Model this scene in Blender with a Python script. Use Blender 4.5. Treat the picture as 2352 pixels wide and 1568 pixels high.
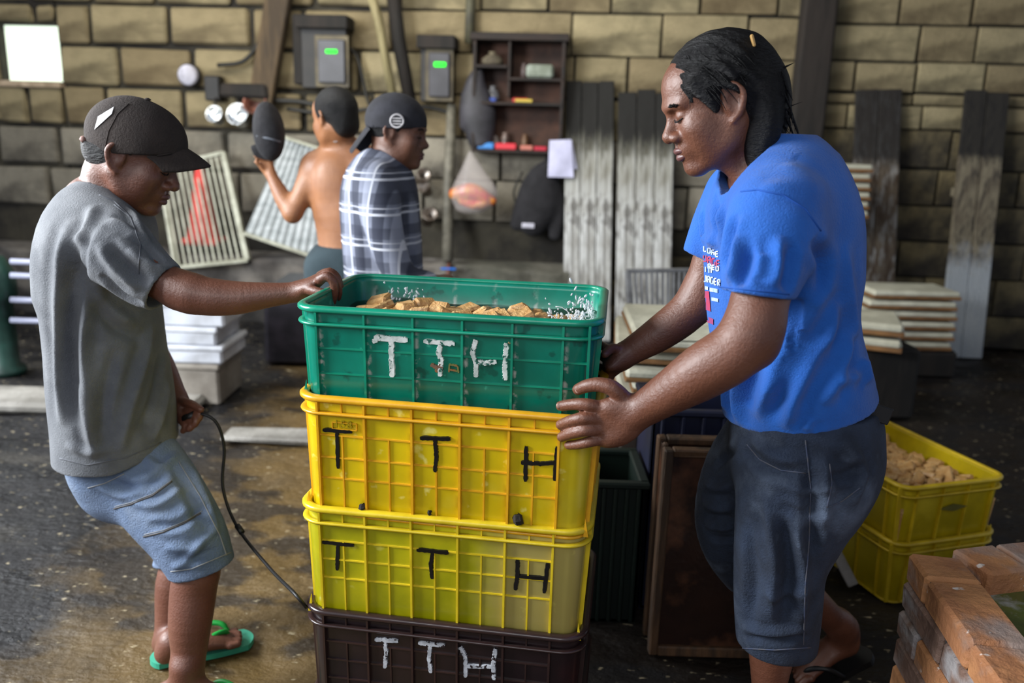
import bpy, math, random
import numpy as np
from mathutils import Vector, Matrix
from mathutils.bvhtree import BVHTree

for _o in list(bpy.data.objects): bpy.data.objects.remove(_o)
scene = bpy.context.scene
COL = scene.collection
rnd = random.Random(7)

# ------------------------------------------------------------------ camera
F_PX, PITCH, ROLL, CAM_H = 1900.0, 0.243, 0.03, 1.42
_F = np.array([0, math.cos(PITCH), -math.sin(PITCH)])
_R0 = np.array([1.0, 0, 0]); _U0 = np.array([0, math.sin(PITCH), math.cos(PITCH)])
_R = math.cos(ROLL)*_R0 + math.sin(ROLL)*_U0
_U = -math.sin(ROLL)*_R0 + math.cos(ROLL)*_U0
CAM = np.array([0, 0, CAM_H])
cam_data = bpy.data.cameras.new('camera'); cam = bpy.data.objects.new('camera', cam_data); COL.objects.link(cam)
M = Matrix(((_R[0], _U[0], -_F[0], CAM[0]), (_R[1], _U[1], -_F[1], CAM[1]), (_R[2], _U[2], -_F[2], CAM[2]), (0, 0, 0, 1)))
cam.matrix_world = M
cam_data.sensor_width = 36.0; cam_data.lens = 36.0*F_PX/2352.0
cam_data.dof.use_dof = True; cam_data.dof.focus_distance = 1.68; cam_data.dof.aperture_fstop = 2.4
scene.camera = cam

# ------------------------------------------------------------------ world and lights
world = bpy.data.worlds.new('world'); scene.world = world; world.use_nodes = True
_bg = world.node_tree.nodes['Background']; _bg.inputs[0].default_value = (0.72, 0.82, 1.0, 1); _bg.inputs[1].default_value = 0.44
def area(name, loc, target, size, energy, col):
    l = bpy.data.lights.new(name, 'AREA'); l.shape = 'RECTANGLE'; l.size, l.size_y = size; l.energy = energy; l.color = col
    o = bpy.data.objects.new(name, l); COL.objects.link(o); o.location = loc
    o.rotation_euler = (Vector(target)-Vector(loc)).to_track_quat('-Z', 'Y').to_euler(); return o
area('daylight_left_opening', (-3.7, 1.35, 2.35), (-0.4, 1.9, 0.9), (2.0, 1.6), 390, (0.93, 0.97, 1.0))
area('daylight_front_opening', (-1.2, -2.6, 3.0), (0.2, 1.8, 0.8), (2.6, 1.4), 54, (1.0, 0.98, 0.95))
area('rim_light_back_left', (-4.3, 3.9, 2.1), (-1.0, 2.0, 1.1), (1.2, 1.8), 140, (0.95, 0.98, 1.0))  # added rim lamp for the left man's back and neck, no door there
area('roof_gap_light', (-1.4, 4.0, 3.3), (-0.6, 6.3, 1.5), (4.0, 0.7), 105, (1.0, 0.95, 0.84))
scene.view_settings.view_transform = 'Standard'; scene.view_settings.look = 'None'
scene.view_settings.gamma = 1.0; scene.view_settings.use_curve_mapping = False
scene.view_settings.exposure = 0.0

# ------------------------------------------------------------------ helpers
def ray(px, py):
    return _F + (px-1176.0)/F_PX*_R - (py-784.0)/F_PX*_U
def W(px, py, Y):
    d = ray(px, py); return CAM + d*(Y/d[1])
def WZ(px, py, z):
    d = ray(px, py); return CAM + d*((z-CAM_H)/d[2])
WALL_Y0, WALL_T = 6.2, -0.08
def WW(px, py, off=0.0):
    d = ray(px, py); t = (WALL_Y0-off)/(d[1]-WALL_T*d[0]); return CAM + d*t
def wall_y(x, off=0.0): return WALL_Y0-off+WALL_T*x
WALL_ANG = math.atan(WALL_T)
def hexc(h):
    h = h.lstrip('#'); c = [int(h[i:i+2], 16)/255 for i in (0, 2, 4)]
    return tuple((x/12.92 if x <= 0.04045 else ((x+0.055)/1.055)**2.4) for x in c)+(1,)
def tag(o, label=None, cat=None, group=None, kind=None):
    if label: o['label'] = label
    if cat: o['category'] = cat
    if group: o['group'] = group
    if kind: o['kind'] = kind
    return o
def empty(name, loc, label=None, cat=None, group=None, rz=0, kind=None):
    o = bpy.data.objects.new(name, None); COL.objects.link(o); o.location = Vector([float(v) for v in loc]); o.rotation_euler[2] = rz
    o.empty_display_size = 0.05
    return tag(o, label, cat, group, kind)
def root_loc(o):
    l = Vector((0, 0, 0))
    while o is not None: l += o.location; o = o.parent
    return l
def mesh_obj(name, verts, faces, mat, parent=None, smooth=False, world=False, loc=None):
    """world=True: verts are world coordinates, made relative to the (unrotated) parent"""
    V = np.asarray(verts, dtype=np.float64)
    if world and parent is not None: V = V-np.array(root_loc(parent))
    if loc is not None: V = V-np.array([float(v) for v in loc])
    me = bpy.data.meshes.new(name)
    if isinstance(faces, np.ndarray) and faces.ndim == 2:
        n = len(faces); k = faces.shape[1]
        me.vertices.add(len(V)); me.vertices.foreach_set('co', V.astype(np.float32).ravel())
        me.loops.add(n*k); me.loops.foreach_set('vertex_index', faces.astype(np.int32).ravel())
        me.polygons.add(n); me.polygons.foreach_set('loop_start', np.arange(0, n*k, k, dtype=np.int32))
        me.update(calc_edges=True)
    else:
        me.from_pydata([tuple(v) for v in V], [], faces)
    if smooth: me.polygons.foreach_set('use_smooth', [True]*len(me.polygons))
    mats = mat if isinstance(mat, (list, tuple)) else [mat]
    for m in mats: me.materials.append(m)
    me.update()
    o = bpy.data.objects.new(name, me); COL.objects.link(o); o.parent = parent
    if loc is not None: o.location = Vector([float(v) for v in loc])
    return o
class MB:
    def __init__(s): s.v = []; s.f = []; s.sm = []
    def add(s, v, f):
        n = len(s.v); s.v += [tuple(float(c) for c in p) for p in v]; s.f += [tuple(i+n for i in q) for q in f]; return s
    def box(s, c, size, rot=None, cham=0.0, jit=0.0, r=rnd):
        hx, hy, hz = [a/2 for a in size]
        if cham <= 0:
            v = [(x, y, z) for x in (-hx, hx) for y in (-hy, hy) for z in (-hz, hz)]
            f = [(0, 1, 3, 2), (4, 6, 7, 5), (0, 4, 5, 1), (2, 3, 7, 6), (0, 2, 6, 4), (1, 5, 7, 3)]
            if jit: v = [tuple(a+r.uniform(-jit, jit) for a in p) for p in v]
        else:
            b = min(cham, hx*.9, hy*.9, hz*.9); v = []; f = []
            idx = {}
            for sx in (-1, 1):
                for sy in (-1, 1):
                    for sz in (-1, 1):
                        j = [r.uniform(-jit, jit) for _ in range(3)] if jit else (0, 0, 0)
                        for k in range(3):
                            p = [sx*(hx-b), sy*(hy-b), sz*(hz-b)]
                            p[k] = (sx*hx, sy*hy, sz*hz)[k]
                            idx[(sx, sy, sz, k)] = len(v); v.append([p[i]+j[i] for i in range(3)])
            I = idx
            for k in range(3):
                a, c_ = [i for i in range(3) if i != k]
                for sg in (-1, 1):
                    q = []
                    for (u, w) in ((-1, -1), (1, -1), (1, 1), (-1, 1)):
                        t = [0, 0, 0]; t[k] = sg; t[a] = u; t[c_] = w; q.append(I[(t[0], t[1], t[2], k)])
                    f.append(tuple(q if (sg > 0) == (k != 1) else q[::-1]))
            for k in range(3):      # edges along axis k
                a, c_ = [i for i in range(3) if i != k]
                for u in (-1, 1):
                    for w in (-1, 1):
                        t0 = [0, 0, 0]; t0[a] = u; t0[c_] = w; t1 = list(t0); t0[k] = -1; t1[k] = 1
                        f.append((I[tuple(t0)+(a,)], I[tuple(t1)+(a,)], I[tuple(t1)+(c_,)], I[tuple(t0)+(c_,)]))
            for sx in (-1, 1):
                for sy in (-1, 1):
                    for sz in (-1, 1): f.append((I[(sx, sy, sz, 0)], I[(sx, sy, sz, 1)], I[(sx, sy, sz, 2)]))
        if rot is not None: v = [tuple(rot @ Vector(p)) for p in v]
        return s.add([(p[0]+c[0], p[1]+c[1], p[2]+c[2]) for p in v], f)
    def bar(s, a, b, w, t, up=(0, 0, 1), cham=0.0):
        a = Vector([float(x) for x in a]); b = Vector([float(x) for x in b]); d = (b-a); L = d.length; d.normalize()
        u = Vector([float(x) for x in up]); x = d.cross(u)
        if x.length < 1e-4: x = d.cross(Vector((1, 0, 0)))
        x.normalize(); z = x.cross(d)
        R = Matrix((x, d, z)).transposed()
        return s.box((a+b)/2, (w, L, t), R, cham)
    def tube(s, pts, rad, n=8, cap=True):
        P = [Vector([float(x) for x in p]) for p in pts]
        R = rad if hasattr(rad, '__len__') else [rad]*len(P)
        v = []; f = []; prev = None
        for i, p in enumerate(P):
            d = (P[min(i+1, len(P)-1)]-P[max(i-1, 0)]).normalized()
            if prev is None:
                x = d.cross(Vector((0, 0, 1)))
                if x.length < 0.05: x = d.cross(Vector((1, 0, 0)))
            else: x = prev-d*prev.dot(d)
            x.normalize(); prev = x; y = d.cross(x)
            for k in range(n):
                a = 2*math.pi*k/n; v.append(p+(x*math.cos(a)+y*math.sin(a))*R[i])
        for i in range(len(P)-1):
            for k in range(n):
                k2 = (k+1) % n; f.append((i*n+k, i*n+k2, (i+1)*n+k2, (i+1)*n+k))
        if cap: f.append(tuple(range(n))[::-1]); f.append(tuple((len(P)-1)*n+k for k in range(n)))
        return s.add(v, f)
    def lathe(s, c, prof, n=24, axis=None, cap=True):
        """prof: (radius, height) pairs"""
        v = []; f = []
        R = axis if axis is not None else Matrix.Identity(3)
        for r_, h in prof:
            for k in range(n):
                a = 2*math.pi*k/n; v.append(R @ Vector((r_*math.cos(a), r_*math.sin(a), h)) + Vector([float(x) for x in c]))
        for i in range(len(prof)-1):
            for k in range(n):
                k2 = (k+1) % n; f.append((i*n+k, i*n+k2, (i+1)*n+k2, (i+1)*n+k))
        if cap: f.append(tuple(range(n))[::-1]); f.append(tuple((len(prof)-1)*n+k for k in range(n)))
        return s.add(v, f)
    def build(s, name, mat, parent=None, smooth=False, world=False, loc=None):
        return mesh_obj(name, s.v, s.f, mat, parent, smooth, world, loc)
def at_origin(mb, name, mat, loc, smooth=False): return mb.build(name, mat, None, smooth, loc=loc)

# ------------------------------------------------------------------ materials
def nd(nt, t, **kw):
    n = nt.nodes.new(t)
    for k, v in kw.items():
        if hasattr(n, k) and k not in ('inputs',): setattr(n, k, v)
    return n
def mat(name, c1, c2=None, scale=8.0, rough=0.6, c3=None, bump=0.0, bscale=None, detail=6.0, stretch=(1, 1, 1), mid=(0.4, 0.6), spec=0.5,
        metal=0.0, sss=0.0, rough2=None, sheen=0.0, c3scale=None, c3mid=(0.55, 0.65), emit=None, alpha=None, trans=0.0, coat=0.0):
    m = bpy.data.materials.new(name); m.use_nodes = True; nt = m.node_tree; b = nt.nodes['Principled BSDF']
    L = nt.links.new
    b.inputs['Roughness'].default_value = rough; b.inputs['Metallic'].default_value = metal
    b.inputs['Specular IOR Level'].default_value = spec
    if sss: b.inputs['Subsurface Weight'].default_value = sss; b.inputs['Subsurface Radius'].default_value = (0.012, 0.005, 0.003); b.inputs['Subsurface Scale'].default_value = 1.0
    if sheen: b.inputs['Sheen Weight'].default_value = sheen; b.inputs['Sheen Roughness'].default_value = 0.5
    if coat: b.inputs['Coat Weight'].default_value = coat; b.inputs['Coat Roughness'].default_value = 0.12
    if trans: b.inputs['Transmission Weight'].default_value = trans
    if alpha is not None: b.inputs['Alpha'].default_value = alpha
    tc = nd(nt, 'ShaderNodeTexCoord'); mp = nd(nt, 'ShaderNodeMapping'); mp.inputs['Scale'].default_value = stretch
    L(tc.outputs['Object'], mp.inputs['Vector'])
    col = None
    def noise(sc, det=detail, rg=0.6):
        n = nd(nt, 'ShaderNodeTexNoise'); n.inputs['Scale'].default_value = sc; n.inputs['Detail'].default_value = det; n.inputs['Roughness'].default_value = rg
        L(mp.outputs[0], n.inputs['Vector']); return n
    def ramp(src, lo, hi):
        r = nd(nt, 'ShaderNodeMapRange'); r.inputs['From Min'].default_value = lo; r.inputs['From Max'].default_value = hi; L(src, r.inputs['Value']); return r.outputs[0]
    if c2 is None:
        b.inputs['Base Color'].default_value = hexc(c1)
        n1 = None
    else:
        n1 = noise(scale); f = ramp(n1.outputs[0], *mid)
        mx = nd(nt, 'ShaderNodeMix'); mx.data_type = 'RGBA'; L(f, mx.inputs[0]); mx.inputs[6].default_value = hexc(c1); mx.inputs[7].default_value = hexc(c2)
        col = mx.outputs[2]
        if c3:
            n2 = noise(c3scale or scale*0.45); f2 = ramp(n2.outputs[0], *c3mid)
            m2 = nd(nt, 'ShaderNodeMix'); m2.data_type = 'RGBA'; L(f2, m2.inputs[0]); L(col, m2.inputs[6]); m2.inputs[7].default_value = hexc(c3); col = m2.outputs[2]
        L(col, b.inputs['Base Color'])
        if rough2 is not None:
            mr = nd(nt, 'ShaderNodeMix'); L(f, mr.inputs[0]); mr.inputs[2].default_value = rough; mr.inputs[3].default_value = rough2; L(mr.outputs[0], b.inputs['Roughness'])
    if bump:
        n3 = noise(bscale or scale*3, 8.0); bp = nd(nt, 'ShaderNodeBump'); bp.inputs['Strength'].default_value = bump; bp.inputs['Distance'].default_value = 0.02
        L(n3.outputs[0], bp.inputs['Height']); L(bp.outputs[0], b.inputs['Normal'])
    if emit: b.inputs['Emission Color'].default_value = hexc(emit[0]); b.inputs['Emission Strength'].default_value = emit[1]
    m['col'] = 1
    return m
def add_mask(m, color, expr_axis, lo, hi, nscale=6.0, namp=0.3, space='Object', amount=1.0, stretch=(1, 1, 1)):
    """mix another own colour in where axis coordinate (plus noise) lies above lo..hi: stains, paint limits"""
    nt = m.node_tree; L = nt.links.new; b = nt.nodes['Principled BSDF']
    tc = nd(nt, 'ShaderNodeTexCoord'); sp = nd(nt, 'ShaderNodeSeparateXYZ'); L(tc.outputs[space], sp.inputs[0])
    mp = nd(nt, 'ShaderNodeMapping'); mp.inputs['Scale'].default_value = stretch; L(tc.outputs[space], mp.inputs[0])
    n = nd(nt, 'ShaderNodeTexNoise'); n.inputs['Scale'].default_value = nscale; n.inputs['Detail'].default_value = 7; n.inputs['Roughness'].default_value = 0.65; L(mp.outputs[0], n.inputs['Vector'])
    ma = nd(nt, 'ShaderNodeMath', operation='MULTIPLY_ADD'); L(n.outputs[0], ma.inputs[0]); ma.inputs[1].default_value = namp*2
    sub = nd(nt, 'ShaderNodeMath', operation='SUBTRACT'); L(sp.outputs['XYZ'.index(expr_axis)], sub.inputs[0]); sub.inputs[1].default_value = namp
    L(sub.outputs[0], ma.inputs[2])
    r = nd(nt, 'ShaderNodeMapRange'); r.inputs['From Min'].default_value = lo; r.inputs['From Max'].default_value = hi; r.inputs['To Max'].default_value = amount; L(ma.outputs[0], r.inputs['Value'])
    mx = nd(nt, 'ShaderNodeMix'); mx.data_type = 'RGBA'; L(r.outputs[0], mx.inputs[0]); mx.inputs[7].default_value = hexc(color)
    bc = b.inputs['Base Color']
    if bc.links: L(bc.links[0].from_socket, mx.inputs[6])
    else: mx.inputs[6].default_value = bc.default_value
    L(mx.outputs[2], bc); return m

# ------------------------------------------------------------------ signed distance fields -> one continuous mesh
def V3(p): return np.array([float(c) for c in p])
def nrm(v): v = V3(v); return v/np.linalg.norm(v)
def catmull(P, n):
    P = np.array(P, float); out = []
    if len(P) < 3: 
        return np.array([P[0]+(P[-1]-P[0])*t for t in np.linspace(0, 1, n+1)])
    Q = np.vstack([2*P[0]-P[1], P, 2*P[-1]-P[-2]])
    for i in range(1, len(Q)-2):
        for k in range(n):
            t = k/n; a, b, c, d = Q[i-1], Q[i], Q[i+1], Q[i+2]
            out.append(0.5*((2*b)+(-a+c)*t+(2*a-5*b+4*c-d)*t*t+(-a+3*b-3*c+d)*t**3))
    out.append(P[-1]); return np.array(out)
class Field:
    def __init__(s, lo, hi, h):
        s.lo = V3(lo); s.h = h; s.n = np.ceil((V3(hi)-s.lo)/h).astype(int)+1
        s.d = np.full(tuple(s.n), 0.5, np.float32)
        s.ax = [(s.lo[i]+h*np.arange(s.n[i])).astype(np.float32) for i in range(3)]
    def reg(s, lo, hi):
        a = np.clip(np.floor((V3(lo)-s.lo)/s.h).astype(int), 0, s.n-1); b = np.clip(np.ceil((V3(hi)-s.lo)/s.h).astype(int)+1, 1, s.n)
        sl = tuple(slice(a[i], max(b[i], a[i]+1)) for i in range(3))
        X = s.ax[0][sl[0]][:, None, None]; Y = s.ax[1][sl[1]][None, :, None]; Z = s.ax[2][sl[2]][None, None, :]
        return sl, X, Y, Z
    def comb(s, sl, d, k, op):
        a = s.d[sl]
        if op == 'add':
            if k <= 0: s.d[sl] = np.minimum(a, d)
            else:
                h = np.clip(0.5+0.5*(a-d)/k, 0, 1); s.d[sl] = a*(1-h)+d*h-k*h*(1-h)
        elif op == 'sub':
            d = -d; k = max(k, 1e-5); h = np.clip(0.5-0.5*(a-d)/k, 0, 1); s.d[sl] = a*(1-h)+d*h+k*h*(1-h)
    @staticmethod
    def seg(X, Y, Z, a, b, r0, r1, side, flat0=False):
        ab = b-a; L = max(np.linalg.norm(ab), 1e-6); ax = ab/L
        sd = side-ax*np.dot(side, ax); n = np.linalg.norm(sd)
        if n < 1e-4: sd = np.cross(ax, [0.3, 0.5, 0.8]); n = np.linalg.norm(sd)
        sd = sd/n; w = np.cross(ax, sd)
        qx, qy, qz = X-a[0], Y-a[1], Z-a[2]
        e = qx*ax[0]+qy*ax[1]+qz*ax[2]; t = np.clip(e/L, 0, 1); e = e-t*L
        qs = qx*sd[0]+qy*sd[1]+qz*sd[2]; qw = qx*w[0]+qy*w[1]+qz*w[2]
        rs = r0[0]+(r1[0]-r0[0])*t; rw = r0[1]+(r1[1]-r0[1])*t; re = np.minimum(rs, rw)
        A = qs/rs; B = qw/rw; E = e/re
        k0 = np.sqrt(A*A+B*B+E*E); k1 = np.sqrt((A/rs)**2+(B/rw)**2+(E/re)**2)+1e-6
        return np.where(k0 < 0.15, (k0-1)*re, k0*(k0-1)/k1).astype(np.float32)
    def tube(s, pts, radii, side=(0, 1, 0), k=0.01, op='add', n=4):
        """pts: (x,y,z) list; radii: r or (r_side, r_other)"""
        R = np.array([(r, r) if not hasattr(r, '__len__') else r for r in radii], float); P = np.array([V3(p) for p in pts])
        if n > 1 and len(P) > 1:
            Q = catmull(np.hstack([P, R]), n); P, R = Q[:, :3], np.maximum(Q[:, 3:], 1e-3)
        side = nrm(side); pad = k+3*s.h+0.004
        lo = (P-R.max(1)[:, None]).min(0)-pad; hi = (P+R.max(1)[:, None]).max(0)+pad
        sl, X, Y, Z = s.reg(lo, hi)
        tmp = np.full(s.d[sl].shape, 0.5, np.float32); o = [q.start for q in sl]
        for i in range(len(P)-1):
            m = max(R[i].max(), R[i+1].max())+pad; l2 = np.minimum(P[i], P[i+1])-m; h2 = np.maximum(P[i], P[i+1])+m
            s2, X2, Y2, Z2 = s.reg(l2, h2)
            s3 = tuple(slice(max(s2[j].start-o[j], 0), max(min(s2[j].stop-o[j], tmp.shape[j]), 0)) for j in range(3))
            if any(q.stop <= q.start for q in s3): continue
            XX = X[s3[0]]; YY = Y[:, s3[1]]; ZZ = Z[:, :, s3[2]]
            d = s.seg(XX, YY, ZZ, P[i], P[i+1], R[i], R[i+1], side)
            tmp[s3] = np.minimum(tmp[s3], d)
        s.comb(sl, tmp, k, op); return s
    def ell(s, c, r, k=0.01, op='add', R=None):
        c = V3(c); r = V3(r); pad = k+3*s.h+0.004; m = (r.max() if R is not None else r)+pad
        sl, X, Y, Z = s.reg(c-m, c+m); R = np.eye(3) if R is None else np.array(R)   # columns = local axes in world
        q = [X-c[0], Y-c[1], Z-c[2]]; l = [q[0]*R[0, i]+q[1]*R[1, i]+q[2]*R[2, i] for i in range(3)]
        A = [l[i]/r[i] for i in range(3)]; k0 = np.sqrt(A[0]**2+A[1]**2+A[2]**2); k1 = np.sqrt((A[0]/r[0])**2+(A[1]/r[1])**2+(A[2]/r[2])**2)+1e-6
        d = np.where(k0 < 0.15, (k0-1)*r.min(), k0*(k0-1)/k1).astype(np.float32); s.comb(sl, d, k, op); return s
    def cut(s, p, nrmv, lo, hi, k=0.004):
        """remove what lies on the side nrmv points to, within lo..hi"""
        n = nrm(nrmv); p = V3(p); sl, X, Y, Z = s.reg(lo, hi)
        d = ((X-p[0])*n[0]+(Y-p[1])*n[1]+(Z-p[2])*n[2]).astype(np.float32)
        a = s.d[sl]; h = np.clip(0.5-0.5*(a-d)/k, 0, 1); s.d[sl] = a*(1-h)+d*h+k*h*(1-h); return s
    def mesh(s, smooth=1):
        d = s.d; d[0] = d[-1] = 0.5; d[:, 0] = d[:, -1] = 0.5; d[:, :, 0] = d[:, :, -1] = 0.5
        ins = d < 0; nx, ny, nz = d.shape
        c = ins[:-1, :-1, :-1].astype(np.int8)
        tot = np.zeros((nx-1, ny-1, nz-1), np.int8)
        for i in (0, 1):
            for j in (0, 1):
                for k in (0, 1): tot += ins[i:nx-1+i, j:ny-1+j, k:nz-1+k]
        act = (tot > 0) & (tot < 8); idx = np.argwhere(act); N = len(idx)
        ids = np.full(act.shape, -1, np.int32); ids[act] = np.arange(N)
        cv = np.stack([d[idx[:, 0]+i, idx[:, 1]+j, idx[:, 2]+k] for i in (0, 1) for j in (0, 1) for k in (0, 1)], 1)
        corners = [(i, j, k) for i in (0, 1) for j in (0, 1) for k in (0, 1)]
        acc = np.zeros((N, 3)); cnt = np.zeros(N)
        for a in range(8):
            for b in range(a+1, 8):
                A, B = np.array(corners[a]), np.array(corners[b])
                if np.abs(A-B).sum() != 1: continue
                va, vb = cv[:, a], cv[:, b]; x = (va < 0) != (vb < 0)
                t = np.where(x, va/np.where(x, va-vb, 1), 0); acc[x] += (A+(B-A)*t[:, None])[x]; cnt[x] += 1
        V = s.lo+s.h*(idx+acc/np.maximum(cnt, 1)[:, None])
        F = []
        for axx in range(3):
            a = [slice(1, -1)]*3; b = [slice(1, -1)]*3; a[axx] = slice(0, -1); b[axx] = slice(1, None)
            A = ins[tuple(a)]; B = ins[tuple(b)]; ch = np.argwhere(A != B)
            if not len(ch): continue
            off = np.ones(3, int); off[axx] = 0; p = ch+off; u, w = [i for i in range(3) if i != axx]
            du = np.zeros(3, int); du[u] = 1; dw = np.zeros(3, int); dw[w] = 1
            g = lambda q: ids[q[:, 0], q[:, 1], q[:, 2]]
            quad = np.stack([g(p-du-dw), g(p-dw), g(p), g(p-du)], 1)
            flip = A[tuple(ch.T)]; 
            if axx == 1: flip = ~flip
            quad[~flip] = quad[~flip][:, ::-1]; F.append(quad)
        F = np.vstack(F)
        for _ in range(smooth):
            S = np.zeros_like(V); C = np.zeros(len(V))
            for a_ in range(4):
                i0, i1 = F[:, a_], F[:, (a_+1) % 4]
                for q in range(3): S[:, q] += np.bincount(i0, V[i1, q], len(V))+np.bincount(i1, V[i0, q], len(V))
                C += np.bincount(i0, minlength=len(V))+np.bincount(i1, minlength=len(V))
            V = V*0.5+0.5*S/np.maximum(C, 1)[:, None]
        return V, F

def obj_random(m, amt_dark=.55, tint='#5c4a30'):
    """each block its own tone"""
    nt = m.node_tree; L = nt.links.new; b = nt.nodes['Principled BSDF']; oi = nd(nt, 'ShaderNodeObjectInfo')
    mx = nd(nt, 'ShaderNodeMix'); mx.data_type = 'RGBA'; r = nd(nt, 'ShaderNodeMath', operation='MULTIPLY'); L(oi.outputs['Random'], r.inputs[0]); r.inputs[1].default_value = amt_dark
    L(r.outputs[0], mx.inputs[0]); L(b.inputs['Base Color'].links[0].from_socket, mx.inputs[6]); mx.inputs[7].default_value = hexc(tint); L(mx.outputs[2], b.inputs['Base Color'])
def line_wear(m, color, axis, period, off, width, nscale=30, namp=.9, amount=.8, zlim=None):
    """scuffs along evenly spaced moulded ribs"""
    nt = m.node_tree; L = nt.links.new; b = nt.nodes['Principled BSDF']; tc = nd(nt, 'ShaderNodeTexCoord'); sp = nd(nt, 'ShaderNodeSeparateXYZ'); L(tc.outputs['Object'], sp.inputs[0])
    a = nd(nt, 'ShaderNodeMath', operation='SUBTRACT'); L(sp.outputs['XYZ'.index(axis)], a.inputs[0]); a.inputs[1].default_value = off
    q = nd(nt, 'ShaderNodeMath', operation='PINGPONG'); L(a.outputs[0], q.inputs[0]); q.inputs[1].default_value = period/2
    r = nd(nt, 'ShaderNodeMapRange'); r.inputs['From Min'].default_value = 0; r.inputs['From Max'].default_value = width; r.inputs['To Min'].default_value = 1; r.inputs['To Max'].default_value = 0; L(q.outputs[0], r.inputs['Value'])
    n = nd(nt, 'ShaderNodeTexNoise'); n.inputs['Scale'].default_value = nscale; n.inputs['Detail'].default_value = 6; L(tc.outputs['Object'], n.inputs['Vector'])
    n2 = nd(nt, 'ShaderNodeMapRange'); n2.inputs['From Min'].default_value = .48; n2.inputs['From Max'].default_value = .62; L(n.outputs[0], n2.inputs['Value'])
    f = nd(nt, 'ShaderNodeMath', operation='MULTIPLY'); L(r.outputs[0], f.inputs[0]); L(n2.outputs[0], f.inputs[1]); out = f.outputs[0]
    if zlim:
        z = nd(nt, 'ShaderNodeMapRange'); z.inputs['From Min'].default_value = zlim[0]; z.inputs['From Max'].default_value = zlim[1]; z.inputs['To Min'].default_value = 1; z.inputs['To Max'].default_value = .15; L(sp.outputs[2], z.inputs['Value'])
        g = nd(nt, 'ShaderNodeMath', operation='MULTIPLY'); L(out, g.inputs[0]); L(z.outputs[0], g.inputs[1]); out = g.outputs[0]
    g = nd(nt, 'ShaderNodeMath', operation='MULTIPLY'); L(out, g.inputs[0]); g.inputs[1].default_value = amount; g.use_clamp = True
    mx = nd(nt, 'ShaderNodeMix'); mx.data_type = 'RGBA'; L(g.outputs[0], mx.inputs[0]); bc = b.inputs['Base Color']
    if bc.links: L(bc.links[0].from_socket, mx.inputs[6])
    else: mx.inputs[6].default_value = bc.default_value
    mx.inputs[7].default_value = hexc(color); L(mx.outputs[2], bc)
def spots(m, color, nscale, lo, hi, amount=.7, stretch=(1, 1, 1)):
    nt = m.node_tree; L = nt.links.new; b = nt.nodes['Principled BSDF']; tc = nd(nt, 'ShaderNodeTexCoord'); mp = nd(nt, 'ShaderNodeMapping'); mp.inputs['Scale'].default_value = stretch; mp.inputs['Location'].default_value = (3.1, 1.7, .4); L(tc.outputs['Object'], mp.inputs[0])
    n = nd(nt, 'ShaderNodeTexNoise'); n.inputs['Scale'].default_value = nscale; n.inputs['Detail'].default_value = 3; L(mp.outputs[0], n.inputs['Vector'])
    r = nd(nt, 'ShaderNodeMapRange'); r.inputs['From Min'].default_value = lo; r.inputs['From Max'].default_value = hi; r.inputs['To Max'].default_value = amount; L(n.outputs[0], r.inputs['Value'])
    mx = nd(nt, 'ShaderNodeMix'); mx.data_type = 'RGBA'; L(r.outputs[0], mx.inputs[0]); bc = b.inputs['Base Color']
    if bc.links: L(bc.links[0].from_socket, mx.inputs[6])
    else: mx.inputs[6].default_value = bc.default_value
    mx.inputs[7].default_value = hexc(color); L(mx.outputs[2], bc)
# ================================================================== SETTING
m_floor = mat('wet dirt floor', '#0d0d10', '#1c1b1c', scale=3.2, rough=0.26, rough2=0.7, spec=.25, bump=0.7, bscale=22, detail=9, stretch=(1, 1.6, 1))
spots(m_floor, '#4a463f', 1.6, .54, .68, .5, (1, 1.8, 1))
add_mask(m_floor, '#7a6238', 'X', -1.5, -0.95, nscale=2.6, namp=0.55, amount=.62)
add_mask(m_floor, '#151417', 'X', -0.35, 0.1, nscale=3.0, namp=0.4, amount=0.92)
spots(m_floor, '#19181a', 3.5, .50, .58, .75, (1, 1.7, 1)); spots(m_floor, '#b3a688', 26, .66, .72, .7, (1, 2.2, 1))
def grid_mesh(name, x0, x1, y0, y1, nx, ny, zf, m, parent=None):
    xs = np.linspace(x0, x1, nx); ys = np.linspace(y0, y1, ny); X, Y = np.meshgrid(xs, ys); Z = zf(X, Y)
    V = np.stack([X.ravel(), Y.ravel(), Z.ravel()], 1); i = np.arange(nx*ny).reshape(ny, nx)
    F = np.stack([i[:-1, :-1].ravel(), i[:-1, 1:].ravel(), i[1:, 1:].ravel(), i[1:, :-1].ravel()], 1)
    return mesh_obj(name, V, F, m, parent, True)
nrg = np.random.default_rng(3)
_wv = [(nrg.uniform(2, 60), nrg.uniform(0, 6.28), nrg.uniform(0, 6.28)) for _ in range(26)]
def floor_z(X, Y):
    Z = 0*X
    for f, a, p in _wv: Z = Z+np.sin(f*(X*math.cos(a)+Y*math.sin(a))+p)*0.026/(f+3)
    return Z-0.004
fl = tag(grid_mesh('floor', -5.5, 5.5, -1.5, 7.0, 330, 255, floor_z, m_floor), kind='structure')

# roof: dark corrugated sheets on beams, high above
m_roof = mat('sooty roof sheet', '#3c3833', '#57524a', scale=5, rough=0.8)
mb = MB()
for i in range(88):
    x = -5.5+i*0.125; z0 = 3.62+(0.03 if i % 2 else 0)
    mb.add([(x, 0.4, z0), (x+0.125, 0.4, 3.62+(0.03 if (i+1) % 2 else 0)), (x+0.125, 6.9, z0+0.55), (x, 6.9, z0+0.55)], [(0, 1, 2, 3)])
tag(mb.build('ceiling', m_roof), kind='structure')

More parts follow.
